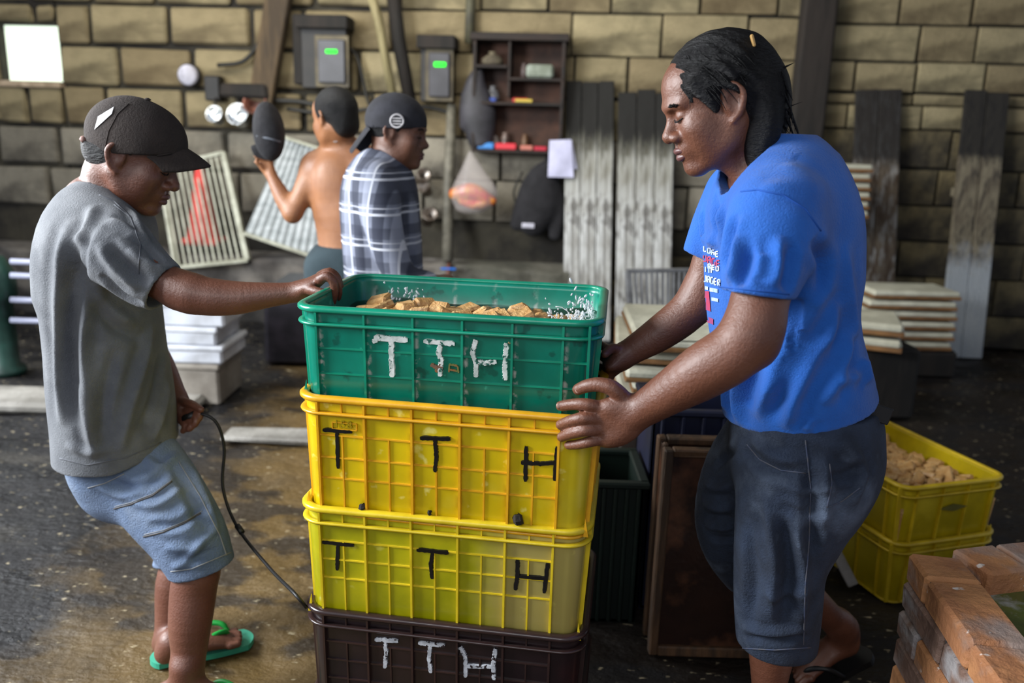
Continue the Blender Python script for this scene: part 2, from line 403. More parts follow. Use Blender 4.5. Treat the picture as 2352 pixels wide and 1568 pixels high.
# ---- back wall of big blocks
m_backing = mat('sooty mortar', '#39352b', '#1f1c18', scale=3, rough=0.95, bump=0.5, bscale=20)
m_block = mat('yellowed limestone block', '#a09372', '#7d7458', scale=3.5, rough=0.92, c3='#453d2e', c3scale=2.2, c3mid=(0.50, 0.70), bump=0.9, bscale=16, stretch=(0.6, 1, 1.3))
obj_random(m_block)
m_blockg = mat('grey plastered block', '#8c8678', '#6c675c', scale=3.0, rough=0.95, c3='#2f2c29', c3scale=1.8, c3mid=(0.5, 0.68), bump=0.9, bscale=14)
obj_random(m_blockg, .4, '#4b463d')
m_blockd = mat('darker block', '#6d6145', '#4a4433', scale=3.0, rough=0.95, c3='#241f1a', c3scale=1.5, c3mid=(0.42, 0.6), bump=0.9, bscale=14)  # darker block tone, used low on the right part of the wall
Rw = Matrix.Rotation(WALL_ANG, 3, 'Z')
mbw = MB(); cx0 = 0.0
WX0, WX1 = -5.4, 5.4
def wbox(mb, x0, x1, z0, z1, off0, off1, cham=0.0, jit=0.0):
    """box on the wall between depths off0 (near wall) and off1 in front of the wall plane"""
    xc = (x0+x1)/2; oc = (off0+off1)/2; c = (xc, wall_y(xc, oc), (z0+z1)/2)
    mb.box(c, ((x1-x0), abs(off1-off0), z1-z0), Rw, cham, jit)
# window opening (daylight) at the upper left
p0 = WW(2, 192); p1 = WW(122, 55); win = (p0[0], p1[0], p0[2], p1[2])
for (a, b, c, d) in ((WX0, win[0], 0, 3.9), (win[1], WX1, 0, 3.9), (win[0], win[1], 0, win[2]), (win[0], win[1], win[3], 3.9)):
    wbox(mbw, a, b, c, d, -0.30, -0.055)
wall = mbw.build('wall_back', m_backing); tag(wall, kind='structure')
zc = [WW(600, y)[2] for y in (-176, -80, 15, 112, 207, 302, 397, 492, 585, 680)]
zc = zc[::-1]; zc = [zc[0]-0.31*2, zc[0]-0.31]+zc+[zc[-1]+0.31, zc[-1]+0.62]
zr = [WW(2000, y)[2] for y in (800, 715, 632, 550, 468, 384, 296, 240, 212, 140, 54, -34, -120, -200)]
xcol = WW(1850, 300)[0]
def joints(y_top):
    d = {15: (112, 235, 408, 590, 705, 905, 1082, 1300, 1500, 1690), 112: (118, 292, 455, 600, 830, 1010, 1190, 1310, 1430, 1640), 207: (78, 160, 255, 430, 560, 700, 860, 1060, 1300, 1540), 302: (140, 330, 520, 745, 930, 1150, 1400, 1660)}
    return d.get(y_top)
def joints_r(y): return {54: (2073, 2200), 140: (1938, 2075, 2230), -34: (2020, 2180), 212: (2075, 2215)}.get(y)
xc_of = lambda x: x
def course(z0, z1, x0, x1, js, m):
    xs = [x0]
    if js: xs += [WW(j, 400)[0] for j in js if x0+0.15 < WW(j, 400)[0] < x1-0.15]
    else:
        x = x0+rnd.uniform(0.2, 0.6)
        while x < x1-0.25: xs.append(x); x += rnd.uniform(0.42, 0.68)
    while xs[-1] < x1-0.75: xs.append(xs[-1]+0.58)
    xs.append(x1)
    if xs[1]-xs[0] > 0.8:
        k = int((xs[1]-xs[0])/0.6); xs[1:1] = [xs[0]+(xs[1]-xs[0])*(i+1)/(k+1) for i in range(k)]
    for a, b in zip(xs[:-1], xs[1:]):
        if b-a < 0.07: continue
        segs = [(a, b, z0, z1)]
        if z1 > win[2] and z0 < win[3] and b > win[0] and a < win[1]:
            segs = []
            if a < win[0]-0.08: segs.append((a, win[0]-0.01, z0, z1))
            if b > win[1]+0.08: segs.append((win[1]+0.01, b, z0, z1))
            if win[2]-z0 > .04: segs.append((max(a, win[0]-.06), min(b, win[1]+.01), z0, win[2]))
            if z1-win[3] > .04: segs.append((max(a, win[0]-.06), min(b, win[1]+.01), win[3], z1))
        for (p, q, r_, t) in segs:
            g = rnd.uniform(0.012, 0.022) if xc_of(p) > -1.3 else rnd.uniform(0.03, 0.045); mm = MB(); pr = rnd.uniform(0.0, 0.016)
            xc = (p+q)/2; 
            mm.box((0, 0, 0), (q-p-g, 0.06, t-r_-g*.9), Rw, 0.014 if p < -1.3 else .006, 0.007 if p < -1.3 else .003)
            tt = m if z1 > 0 else m
            mm.build('stone_block', tt, wall).location = (xc, wall_y(xc, pr-0.046), (r_+t)/2+rnd.uniform(-0.004, 0.004))
ys_ = [-176, -80, 15, 112, 207, 302, 397, 492, 585, 680]
for i in range(len(zc)-1):
    z0, z1 = zc[i], zc[i+1]
    if z0 < 0.55 or z0 > 2.75: continue
    k = [y for y in ys_ if abs(WW(600, y)[2]-z1) < 0.02]; js = joints(k[0]) if k else None
    grey = z1 < WW(600, 300)[2]+0.02
    course(z0, z1, WX0+0.4, xcol, js, m_blockg if grey else m_block)
yr_ = (800, 715, 632, 550, 468, 384, 296, 240, 212, 140, 54, -34, -120, -200)
for i in range(len(zr)-1):
    z0, z1 = zr[i], zr[i+1]
    if z0 < -0.1 or z0 > 2.75: continue
    course(max(z0, 0.0), z1, xcol, WX1-0.5, joints_r(yr_[i+1]), m_blockd if z1 < 1.55 else m_block)
# lower blocks between ledge end and column
x_le = WW(1300, 640)[0]
for i in range(3):
    course(0.02+0.19*i, 0.02+0.19*(i+1), x_le, xcol, None, m_blockd)

# window pane, frame
m_pane = mat('glowing sky pane', '#e8f4e4', rough=0.4, emit=('#eafbe2', 1.1))  # pane glows by itself, added in place of bright sky behind the opening
wn = empty('window_1', ((win[0]+win[1])/2, wall_y(win[0], -0.1), win[2]), kind='structure')
mb = MB(); mb.box(((win[0]+win[1])/2, wall_y(win[0], -0.12), (win[2]+win[3])/2), (win[1]-win[0]+0.06, 0.01, win[3]-win[2]+0.06), Rw)
mb.build('window_pane', m_pane, wn, world=True)
mb = MB(); wbox(mb, win[0]-0.02, win[1]+0.02, win[2]-0.02, win[2]+0.025, -0.1, 0.02, 0.005); mb.build('window_sill', mat('pale sill', '#b9a58c', '#8d7b64', rough=.8), wn, world=True)

# thicker lower wall with a ledge
m_led = mat('grey rubble plaster', '#6a655f', '#474340', scale=3.2, rough=0.93, c3='#8d8a88', c3scale=2.2, c3mid=(0.55, 0.7), bump=1.0, bscale=12)
add_mask(m_led, '#1d1b1a', 'Z', 0.30, 0.12, nscale=4, namp=0.2, amount=0.9)
add_mask(m_led, '#39451f', 'X', -0.55, -0.35, nscale=5, namp=0.35, amount=0.22)
zl = WW(600, 596, 0.3)[2]
xs = np.linspace(-5.0, x_le, 120); zs = np.linspace(0, zl, 22); V = []; F = []
def led_off(x, z): return 0.30+0.025*math.sin(7*x+3*z)+0.018*math.sin(17*x-9*z)+0.012*math.sin(31*z+23*x)
for x in xs:
    for z in zs: V.append((x, wall_y(x, led_off(x, z)), z-0.015*math.sin(5*x)*(z/zl)))
    V.append((x, wall_y(x, 0.27), zl+0.01-0.012*math.sin(5*x))); V.append((x, wall_y(x, 0.0), zl+0.02))
n = 24
for i in range(len(xs)-1):
    for k in range(n-1): F.append((i*n+k, (i+1)*n+k, (i+1)*n+k+1, i*n+k+1))
k = len(xs)-1; V += [(xs[-1], wall_y(xs[-1], 0), 0)]; F.append(tuple(k*n+j for j in range(n))+(len(V)-1,))
tag(mesh_obj('wall_ledge', V, F, m_led, None, True), kind='structure'); bpy.data.objects['wall_ledge'].name = 'trim_1'

# concrete column (right of centre) and leaning timber post (left of centre)
m_dark = mat('sooty dark wood', '#241d18', '#15120f', scale=6, rough=0.85, bump=0.4, stretch=(1, 1, 0.2))
m_brownpost = mat('brown weathered post', '#5b4a33', '#3a2f22', scale=5, rough=0.85, bump=0.5, bscale=20, stretch=(2, 2, 0.3))
m_pole = mat('pale bamboo', '#8f8560', '#6c6242', scale=6, rough=0.7, bump=0.3, stretch=(3, 3, 0.3))
a = WW(1850, 310, 0.08); mb = MB(); mb.box((a[0], wall_y(a[0], 0.06), 1.9), (0.22, 0.16, 3.8), Rw, 0.015, 0.004); tag(mb.build('trim_2', m_dark), kind='structure')
a, b = WW(600, 235, 0.1), WW(650, -60, 0.1); mb = MB(); mb.bar(a, b, 0.17, 0.1, up=(0, 1, 0), cham=0.01)
tag(at_origin(mb, 'timber_post', m_brownpost, (a+b)/2), 'short brown weathered timber post fixed to the wall left of the meter boxes', 'post')
mb = MB(); mb.tube([WW(845, -40, 0.22), WW(868, 40, 0.21), WW(905, 235, 0.2)], [0.032, 0.034, 0.03], 10)
tag(at_origin(mb, 'bamboo_pole', m_pole, WW(868, 40, 0.2), True), 'pale bamboo pole leaning on the wall between the two green-lit meter boxes', 'pole')
mb = MB(); mb.tube([WW(900, -40, 0.12), WW(915, 90, 0.12), WW(945, 250, 0.12)], [0.05, 0.05, 0.045], 8)
tag(at_origin(mb, 'dark_pole', m_dark, WW(915, 90, 0.1), True), 'thick dark pole leaning on the wall just right of the pale bamboo', 'pole')
mb = MB(); mb.tube([WW(1082, -40, 0.06), WW(1078, 100, 0.06)], 0.035, 10)
tag(at_origin(mb, 'wall_conduit', mat('grey green pipe', '#4c4a38', '#39372b', rough=.7), WW(1080, 40, 0.06), True), 'greenish grey conduit dropping to the top of the wall shelf', 'pipe')

# black cables sagging along the wall
m_cable = mat('black cable', '#17150f', rough=0.6)
def cable(pts, r, label, off=0.06):
    P = catmull([WW(x, y, off) for x, y in pts], 6); mb = MB(); mb.tube(P, r, 6)
    tag(at_origin(mb, 'cable', m_cable, P[0], True), label, 'cable')
cable([(500, 150), (560, 140), (600, 90), (640, 10), (650, -40)], 0.016, 'black cable rising from the wall socket beside the brown post')
cable([(500, 205), (600, 228), (700, 235), (780, 262)], 0.022, 'thick black cable bundle sagging behind the black-haired shirtless man')
cable([(660, 250), (760, 262), (850, 250), (970, 245), (1040, 260)], 0.016, 'black cable running under both meter boxes')
cable([(780, 100), (820, 130), (860, 260), (960, 262)], 0.012, 'thin black cable looping down right of the first meter box')
cable([(1200, 395), (1180, 440), (1190, 480)], 0.008, 'short black strap hanging above the black jacket')

# meter boxes
m_mbox = mat('dark meter cabinet', '#1c1815', '#100e0c', rough=0.6)
m_mface = mat('grey meter face', '#35343a', '#2a292e', rough=0.45)
m_mfr = mat('brass meter frame', '#5b5138', '#3e3626', rough=0.6)
m_led_g = mat('green lamp', '#10ff20', emit=('#10ff20', 1.3))
def meter(x0, y0, x1, y1, f, g, label):
    a, b = WW(x0, y1), WW(x1, y0); r = empty('meter_box', ((a[0]+b[0])/2, wall_y((a[0]+b[0])/2, 0.03), a[2]), label, 'meter box', 'meter boxes on the block wall')
    mb = MB(); wbox(mb, a[0], b[0], a[2], b[2], 0.01, 0.14, 0.008); mb.build('cabinet', m_mbox, r, world=True)
    mb = MB(); wbox(mb, a[0]-0.02, b[0]+0.02, b[2]-0.07, b[2]+0.02, 0.01, 0.2, 0.008); mb.build('hood', m_dark, r, world=True)
    a, b = WW(f[0], f[3], 0.15), WW(f[2], f[1], 0.15)
    mb = MB(); wbox(mb, a[0]-0.025, b[0]+0.025, a[2]-0.03, b[2]+0.03, 0.13, 0.152, 0.004); mb.build('frame', m_mfr, r, world=True)
    mb = MB(); wbox(mb, a[0], b[0], a[2], b[2], 0.145, 0.175, 0.006); mf = mb.build('meter_face', m_mface, r, world=True)
    a, b = WW(g[0], g[3], 0.18), WW(g[2], g[1], 0.18)
    mb = MB(); wbox(mb, a[0], b[0], a[2], b[2], 0.17, 0.184, 0.004); o = mb.build('indicator_lamp', m_led_g, mf, world=True); o['label'] = 'lit green lamp'
    return r
meter(706, 50, 806, 205, (733, 92, 793, 190), (748, 114, 774, 122), 'dark meter box with a green lamp behind the shirtless man, farther left')
meter(972, 95, 1046, 235, (985, 122, 1034, 222), (997, 143, 1024, 153), 'dark meter box with a green lamp left of the wall shelf')
# old dark bracket and fittings left of first meter
mb = MB(); a, b = WW(682, 195, 0.05), WW(712, 35, 0.05); wbox(mb, a[0], b[0], a[2], b[2], 0.0, 0.12, 0.01); tag(at_origin(mb, 'switch_board', m_dark, (a+b)/2), 'narrow dark wooden switch board left of the first meter box', 'board')
# round white socket
m_white = mat('dirty white plastic', '#c9c8d6', '#a3a1ac', scale=9, rough=0.5)
def disc_on_wall(name, px, py, r, label, cat, m, dep=0.05, off=0.03):
    c = WW(px, py, off); ax = Matrix.Rotation(WALL_ANG, 3, 'Z') @ Matrix.Rotation(math.pi/2, 3, 'X')
    root = empty(name, c, label, cat); mb = MB(); mb.lathe(c, [(r*0.9, 0), (r, 0.01), (r, dep*0.6), (r*0.8, dep), (0.001, dep)], 20, ax); mb.build('cover', m, root, True, world=True)
    mb = MB(); mb.lathe(c, [(r*1.12, -0.02), (r*1.15, 0.008), (r*0.6, 0.01)], 20, ax); mb.build('back_plate', m_mbox, root, True, world=True); return root
disc_on_wall('wall_socket', 435, 173, 0.075, 'round white socket with dark back plate high on the block wall', 'socket', m_white)
mb = MB(); a, b = WW(478, 232, 0.04), WW(510, 175, 0.04); wbox(mb, a[0], b[0], a[2], b[2], 0.0, 0.1, 0.01); tag(at_origin(mb, 'junction_box', m_mbox, (a+b)/2), 'small black junction box right of the round white socket', 'box')
# hanging pots and shiny tools
m_steel = mat('shiny steel', '#d9dde0', rough=0.25, metal=1.0)
m_tin = mat('rusty tin', '#8b5a4a', '#593a30', scale=8, rough=0.5, metal=0.4)
def pot(px, py, r, label, m, group=None):
    c = WW(px, py, 0.16); root = empty('pot', c-np.array([0, 0, r*0.5]), label, 'pot', group)
    ax = Matrix.Rotation(WALL_ANG, 3, 'Z') @ Matrix.Rotation(math.radians(70), 3, 'X')
    mb = MB(); mb.lathe(c, [(r*0.7, -0.1), (r*0.95, -0.08), (r, 0), (r*1.07, 0.005), (r*1.07, 0.012), (r*0.92, 0.0), (r*0.85, -0.075), (0.01, -0.085)], 22, ax); mb.build('bowl', m, root, True, world=True)
    h = c+np.array([0, 0.02, r]); mb = MB(); mb.tube([h, h+np.array([0.0, 0.02, 0.05]), h+np.array([0, 0.12, 0.07])], 0.008, 6); mb.build('hanging_loop', m_mbox, root, True, world=True)
pot(492, 262, 0.058, 'small shiny steel pot hanging left of the pair of pans', m_steel)
pot(545, 262, 0.075, 'shiny steel pan hanging beside the black oval hat', m_steel)
pot(585, 236, 0.08, 'rusty pink tin pan hanging just above the shiny pan', m_tin)
mb = MB(); mb.box(WW(565, 208, 0.12), (0.34, 0.12, 0.1), Rw, 0.02, 0.01); tag(at_origin(mb, 'wall_box', m_dark, WW(565, 208, 0.12)), 'low dark wooden box fixed above the hanging pans', 'box')
m_cup = mat('tin cup', '#a79f98', '#6b5c50', rough=0.35, metal=0.7)
def cup(px, py, r, label, tilt=40):
    c = WW(px, py, 0.1); ax = Matrix.Rotation(math.radians(tilt), 3, 'Y') @ Matrix.Rotation(math.radians(50), 3, 'X')
    root = empty('tin_cup', c, label, 'cup'); mb = MB(); mb.lathe(c, [(r*.8, -r), (r, r), (r*1.06, r*1.05), (r*.9, r), (r*.7, -r*.9)], 16, ax); mb.build('bowl', m_cup, root, True, world=True)
    mb = MB(); mb.tube([c+np.array([0, 0, 0]), c+np.array([0.02, 0.05, 0.06]), c+np.array([0.02, 0.1, 0.07])], 0.006, 6); mb.build('handle', m_mbox, root, True, world=True)
cup(968, 408, 0.05, 'upper brownish tin cup hung on the wall right of the plaid shirt')
cup(978, 436, 0.045, 'tin cup hung just below the upper brown cup beside the plaid shirt', -30)
cup(985, 500, 0.055, 'lower tin cup hung on the wall right of the plaid shirt', 20)

# wall shelf cabinet
m_shelf = mat('dark brown shelf wood', '#2a1c15', '#150f0c', scale=5, rough=0.75, bump=0.3, stretch=(0.5, 1, 2))
m_shelfb = mat('reddish shelf back', '#4a3024', '#2a1b15', scale=4, rough=0.85)
a, b = WW(1088, 345), WW(1300, 92); SH = empty('wall_shelf', ((a[0]+b[0])/2, wall_y(0.1), a[2]), 'dark wooden wall shelf cluttered with small things', 'shelf')
def part_box(root, name, x0, x1, z0, z1, o0, o1, m, ch=0.004):
    mb = MB(); wbox(mb, x0, x1, z0, z1, o0, o1, ch); return mb.build(name, m, root, world=True)
part_box(SH, 'back_panel', a[0], b[0], a[2], b[2], 0.0, 0.02, m_shelfb)
for xx in (a[0], b[0]-0.025): part_box(SH, 'side_panel', xx, xx+0.025, a[2], b[2], 0.0, 0.19, m_shelf)
part_box(SH, 'top_board', a[0]-0.02, b[0]+0.02, b[2]-0.03, b[2]+0.02, 0.0, 0.21, m_shelf)
xm = WW(1168, 200)[0]
part_box(SH, 'divider', xm, xm+0.02, WW(1168, 225)[2], b[2], 0.02, 0.18, m_shelf)
shz = {}
for y, xa, xb in ((178, xm, b[0]), (235, a[0], b[0]), (345, a[0], b[0]), (150, a[0], xm)):
    z = WW(1200, y, 0.18)[2]; shz[y] = z; part_box(SH, 'shelf_board', xa, xb, z-0.022, z, 0.0, 0.19, m_shelf)
def small(name, px, w, h, y, d, m, label, cat, kind='box', off=0.12, rot=0, dz=0):
    z = shz[y]; x = WW(px, 250, off)[0]; c = np.array([x, wall_y(x, off), z+h/2+dz]); mb = MB()
    if kind == 'box': mb.box((0, 0, 0), (w, d, h), Rw @ Matrix.Rotation(rot, 3, 'Z'), min(w, d, h)*.18)
    elif kind == 'jar': mb.lathe((0, 0, -h/2), [(w*.42, 0), (w/2, h*.06), (w/2, h*.72), (w*.33, h*.82), (w*.36, h*.84), (w*.36, h)], 14)
    elif kind == 'bag': 
        r_ = [(w*.35, 0), (w*.5, h*.15), (w*.46, h*.45), (w*.3, h*.7), (w*.1, h*.85), (w*.2, h)]
        mb.lathe((0, 0, -h/2), r_, 9); mb.v = [(p[0]+rnd.uniform(-.006, .006), p[1]*.7+rnd.uniform(-.006, .006), p[2]) for p in mb.v]
    o = mb.build(name, m, None, kind != 'box'); o.location = Vector([float(v) for v in c]); tag(o, label, cat)
C_ = lambda h, **k: mat('paint '+h, h, rough=k.pop('rough', 0.5), **k)
small('carton', 1238, 0.19, 0.09, 178, 0.12, mat('pale carton', '#8d958a', '#6e7668', rough=.7), 'pale grey carton on the upper right shelf', 'box')
small('tin', 1202, 0.06, 0.10, 178, 0.06, C_('#3a2b28'), 'brown tin at the left end of the upper right shelf', 'tin', 'jar')
small('red_packet', 1195, 0.11, 0.03, 235, 0.07, C_('#a8302c'), 'flat red packet on the middle shelf', 'packet')
small('yellow_packet', 1203, 0.12, 0.022, 235, 0.05, C_('#b7a03c'), 'flat yellow packet leaning by the red one on the middle shelf', 'packet', off=0.165)
small('cloth_bundle', 1128, 0.16, 0.09, 150, 0.12, mat('greasy cloth', '#6c6350', '#4a4336', rough=.9), 'tan cloth bundle on the short upper left shelf', 'cloth', 'bag')
small('blue_packet', 1125, 0.09, 0.028, 235, 0.06, C_('#27408c'), 'dark blue packet on the middle shelf, left side', 'packet')
small('plastic_pouch', 1130, 0.12, 0.11, 235, 0.09, mat('hazy plastic', '#77787c', '#54555a', rough=.3), 'hazy grey pouch standing on the middle shelf', 'pouch', 'bag', off=0.08)
small('blue_box', 1118, 0.12, 0.045, 345, 0.08, C_('#3b7fc4'), 'light blue box at the left of the bottom shelf', 'box', off=0.14)
small('white_pouch', 1130, 0.13, 0.13, 345, 0.08, mat('crumpled white plastic', '#a9a29e', '#7b736f', rough=.4), 'crumpled white pouch on the bottom shelf behind the blue box', 'pouch', 'bag', off=0.06)
small('glass_jar', 1162, 0.06, 0.12, 345, 0.06, mat('brownish glass', '#7c6a62', '#4a3c36', rough=.2), 'brownish glass jar in the middle of the bottom shelf', 'jar', 'jar', off=0.07)
small('red_box', 1165, 0.15, 0.045, 345, 0.07, C_('#c8303c'), 'bright red box lying in the middle of the bottom shelf', 'box', off=0.15)
small('pink_packet', 1213, 0.09, 0.035, 345, 0.07, C_('#b06a5c'), 'faded pink packet on the bottom shelf', 'packet', off=0.14)
small('crimson_packet', 1245, 0.09, 0.03, 345, 0.06, C_('#b01f36'), 'crimson packet at the right of the bottom shelf', 'packet', off=0.15)
small('dim_jar', 1208, 0.05, 0.11, 345, 0.05, C_('#5b4028'), 'amber jar standing behind the faded pink packet', 'jar', 'jar', off=0.06)

# hanging dark bag, black jacket, white paper, plastic bag of snacks
def sdf_obj(name, F, m, label=None, cat=None, parent=None, smooth=2, loc=None, group=None, kind=None):
    v, f = F.mesh(smooth)
    if parent is not None: o = mesh_obj(name, v, f, m, parent, True, world=True)
    else:
        l = loc if loc is not None else (v.mean(0)[0], v.mean(0)[1], v[:, 2].min()); o = mesh_obj(name, v, f, m, None, True, loc=l)
    return tag(o, label, cat, group, kind)
m_blackcloth = mat('black cloth', '#131216', '#1d1c20', scale=12, rough=0.9, bump=0.3)
p = lambda x, y, o=0.12: WW(x, y, o)
F_ = Field(p(1150, 560)-np.array([0.1, 0.4, 0]), p(1330, 340)+np.array([0.05, 0.3, 0.1]), 0.012)
F_.tube([p(1255, 385), p(1245, 420), p(1240, 470), p(1225, 515)], [(0.07, 0.05), (0.10, 0.13), (0.11, 0.16), (0.09, 0.10)], k=.02)
F_.tube([p(1215, 430), p(1198, 480), p(1190, 515)], [(.05, .06), (.06, .06), (.05, .06)], k=.02); F_.tube([p(1270, 430), p(1283, 480), p(1275, 540)], [(.05, .06), (.055, .06), (.04, .05)], k=.02)
F_.tube([p(1255, 380), p(1258, 345)], [.02, .012], k=.01)
sdf_obj('jacket', F_, m_blackcloth, 'black jacket hanging under the wall shelf beside the white paper', 'jacket')
mb = MB(); mb.box(WW(1213, 518, 0.22), (0.09, 0.01, 0.035), Rw, .003); tag(at_origin(mb, 'paper_scrap', m_white, WW(1213, 518, .22)), 'small white scrap pinned at the bottom of the black jacket', 'paper')
F_ = Field(p(1060, 350)-np.array([0.1, 0.4, 0]), p(1140, 160)+np.array([0.05, 0.3, 0.1]), 0.012)
F_.tube([p(1098, 165), p(1092, 200), p(1098, 260), p(1105, 325)], [(0.04, 0.04), (0.06, 0.08), (0.08, 0.13), (0.07, 0.09)], k=.02)
F_.tube([p(1075, 220), p(1068, 290)], [(.04, .05), (.03, .04)], k=.02)
sdf_obj('hanging_bag', F_, mat('dark grey bag', '#232226', '#343238', rough=.6, scale=7), 'dark grey bag hanging on the left side of the wall shelf', 'bag')
m_paper = mat('white paper', '#c9c9e4', '#b5b5cf', scale=6, rough=0.7)
def sheet(name, pts, label, off, curl=0.015, n=8):
    A, B, C, D = [WW(x, y, off) for x, y in pts]; V = []; F = []
    for i in range(n+1):
        for j in range(n+1):
            u, v = i/n, j/n; q = (A*(1-u)+B*u)*(1-v)+(D*(1-u)+C*u)*v; V.append(q-np.array([0, curl*math.sin(3*u+v*2)*v+0.0, 0]))
    m_ = len(V); V += [q+np.array([0, 0.002, 0]) for q in V]
    for i in range(n):
        for j in range(n): a_ = i*(n+1)+j; F += [(a_, a_+1, a_+n+2, a_+n+1), (m_+a_, m_+a_+n+1, m_+a_+n+2, m_+a_+1)]
    return mesh_obj(name, V, F, m_paper, None, True, loc=A), label
o, l = sheet('paper_sheet', [(1262, 322), (1312, 320), (1318, 408), (1258, 406)], '', .21); tag(o, 'front white paper sheet hanging from the right end of the wall shelf', 'paper')
o, l = sheet('paper_sheet', [(1286, 325), (1314, 322), (1326, 388), (1296, 392)], '', .19); tag(o, 'white paper sheet sticking out behind the front one under the shelf', 'paper')
m_clear = bpy.data.materials.new('clear plastic film'); m_clear.use_nodes = True
_b = m_clear.node_tree.nodes['Principled BSDF']; _b.inputs['Base Color'].default_value = hexc('#c9c2bf'); _b.inputs['Roughness'].default_value = .25; _b.inputs['Alpha'].default_value = .3
pb = lambda x, y, o=0.24: WW(x, y, o)
BG = empty('snack_bag', WW(1090, 480, .24), 'clear plastic bag of red and yellow snacks hanging on the wall', 'bag')
F_ = Field(pb(1010, 500)-np.array([0.1, 0.3, 0]), pb(1160, 330)+np.array([0.05, 0.3, 0.1]), 0.01)
F_.tube([pb(1080, 350), pb(1084, 395), pb(1088, 440), pb(1092, 468)], [(0.02, 0.015), (0.05, 0.09), (0.08, .165), (0.07, 0.15)], k=.01)
sdf_obj('bag_film', F_, m_clear, parent=BG)
F_ = Field(pb(1010, 500)-np.array([0.1, 0.3, 0]), pb(1160, 400)+np.array([0.05, 0.3, 0.1]), 0.01)
F_.tube([pb(1045, 445), pb(1085, 440), pb(1130, 462)], [(0.05, 0.045), (0.06, 0.06), (.04, .035)], side=(0, 1, 0), k=.02); F_.tube([pb(1062, 462), pb(1090, 472), pb(1115, 468)], [(.045, .03)]*3, k=.02)
sdf_obj('snacks', F_, mat('red and yellow packets', '#c22430', '#d08a30', scale=14, rough=.35, c3='#7d2430', c3scale=9), parent=BG)
# water pipe with blue tap
mb = MB(); mb.tube([WW(1038, 240, .06), WW(1030, 430, .08), WW(1028, 600, .3)], [0.035, 0.04, 0.04], 10); PP = WW(1030, 430, .06)
wp = empty('water_pipe', WW(1028, 625, .34), 'grey water pipe down the wall ending in a blue tap', 'pipe'); mb.build('pipe', mat('grey pvc', '#6e6a5e', '#4d4a40', rough=.6), wp, True, world=True)
mb = MB(); c = WW(1030, 622, .36); mb.tube([c+np.array([0, .06, .04]), c, c+np.array([0, -.03, -.05])], .018, 8); mb.build('spout', m_tin, wp, True, world=True)
mb = MB(); mb.bar(c+np.array([-.055, 0, .015]), c+np.array([.055, 0, .015]), .022, .014, cham=.004); mb.build('tap_handle', C_('#1f6fd0', rough=.35), wp, world=True)

# ---- whitewashed boards leaning on the wall
m_wash = mat('whitewashed plank', '#8d8b84', '#c6c8c8', scale=3.5, rough=0.85, bump=0.3, bscale=30, stretch=(3, 1, 1.5), mid=(.3, .7))
spots(m_wash, '#4f4a43', 3.0, .50, .60, .65, (14, 2, 1.2)); spots(m_wash, '#3a352f', 11, .58, .64, .6, (1.4, 1, .7))
add_mask(m_wash, '#6d6a55', 'Z', 0.05, 0.55, nscale=5, namp=0.35, amount=.75, stretch=(6, 1, .8))
add_mask(m_wash, '#0d0b0a', 'Z', 0.36, 0.58, nscale=5, namp=0.24, amount=.97, stretch=(6, 1, .8))
m_wash2 = mat('brown rotting plank', '#4a3a2c', '#6d6152', scale=6, rough=0.85, c3='#8f8c88', c3scale=8, c3mid=(0.5, 0.62), bump=0.6, bscale=30, stretch=(3, 1, 0.9))
add_mask(m_wash2, '#0f0c0b', 'Z', 0.35, 0.45, nscale=6, namp=0.12, amount=.93)
m_wash3 = mat('grey wash plank', '#5b5142', '#7d7460', scale=6, rough=0.85, c3='#3a332b', c3scale=8, c3mid=(0.5, 0.62), bump=0.6, bscale=30, stretch=(3, 1, 0.9))
add_mask(m_wash3, '#9fa6ad', 'Z', -0.10, -0.35, nscale=8, namp=0.3, amount=.8)
add_mask(m_wash3, '#0f0c0b', 'Z', 0.42, 0.5, nscale=6, namp=0.12, amount=.93)
def leaning_board(x0, x1, ytop, ybot_px, m, label, nplank, off0=0.32, lean=0.16):
    """planks side by side, foot on the floor off0 in front of the wall, head on the wall"""
    a = WW(x0, ytop, .04); b = WW(x1, ytop, .04); w = (b[0]-a[0]); zt = a[2]; xb = WW((x0+x1)/2+ (ybot_px if ybot_px else 0), 700, off0)[0]
    r = empty('whitewashed_board', (xb, wall_y(xb, off0), 0), label, 'board', None)
    xc = (a[0]+b[0])/2
    for i in range(nplank):
        fx = (i+.5)/nplank-.5; wd = w/nplank-.003
        top = Vector((xc+fx*w, wall_y(xc+fx*w, .05), zt-rnd.uniform(0, .03))); bot = Vector((xb+fx*w, wall_y(xb+fx*w, off0), 0.0))
        d = top-bot; L = d.length; d.normalize(); x = Vector((math.cos(WALL_ANG), math.sin(WALL_ANG), 0)); x = (x-d*x.dot(d)).normalized(); y = d.cross(x)
        mb = MB(); mb.box((0, 0, 0), (wd, 0.03, L), None, .005, .002)
        o = mb.build('plank', m, r); Mx = Matrix((x, y, d)).transposed().to_4x4(); Mx.translation = (top+bot)/2-r.location; o.matrix_local = Mx
    for zf in (.2, .62):
        top = Vector((xc, wall_y(xc, .01), zt)); bot = Vector((xb, wall_y(xb, off0-.05), 0)); c = bot.lerp(top, zf)
        mb = MB(); mb.box((0, 0, 0), (w*.96, .03, .06), Rw, .004); o = mb.build('cross_batten', m, r); o.location = c-r.location+Vector((0, .012, 0))
leaning_board(1300, 1412, 180, -5, m_wash, 'tall whitewashed board with blackened top, left one of the pair beside the shelf', 3)
leaning_board(1420, 1550, 203, -4, m_wash, 'tall whitewashed board with blackened top, right one of the pair behind the blue shirt', 3, .30)
leaning_board(1965, 2072, 197, -8, m_wash2, 'tall brown rotting board with dark top right of the blue shirt', 2, .24)
leaning_board(2215, 2318, 203, -42, m_wash3, 'tall grey board with black top at the far right of the wall', 2, .30)
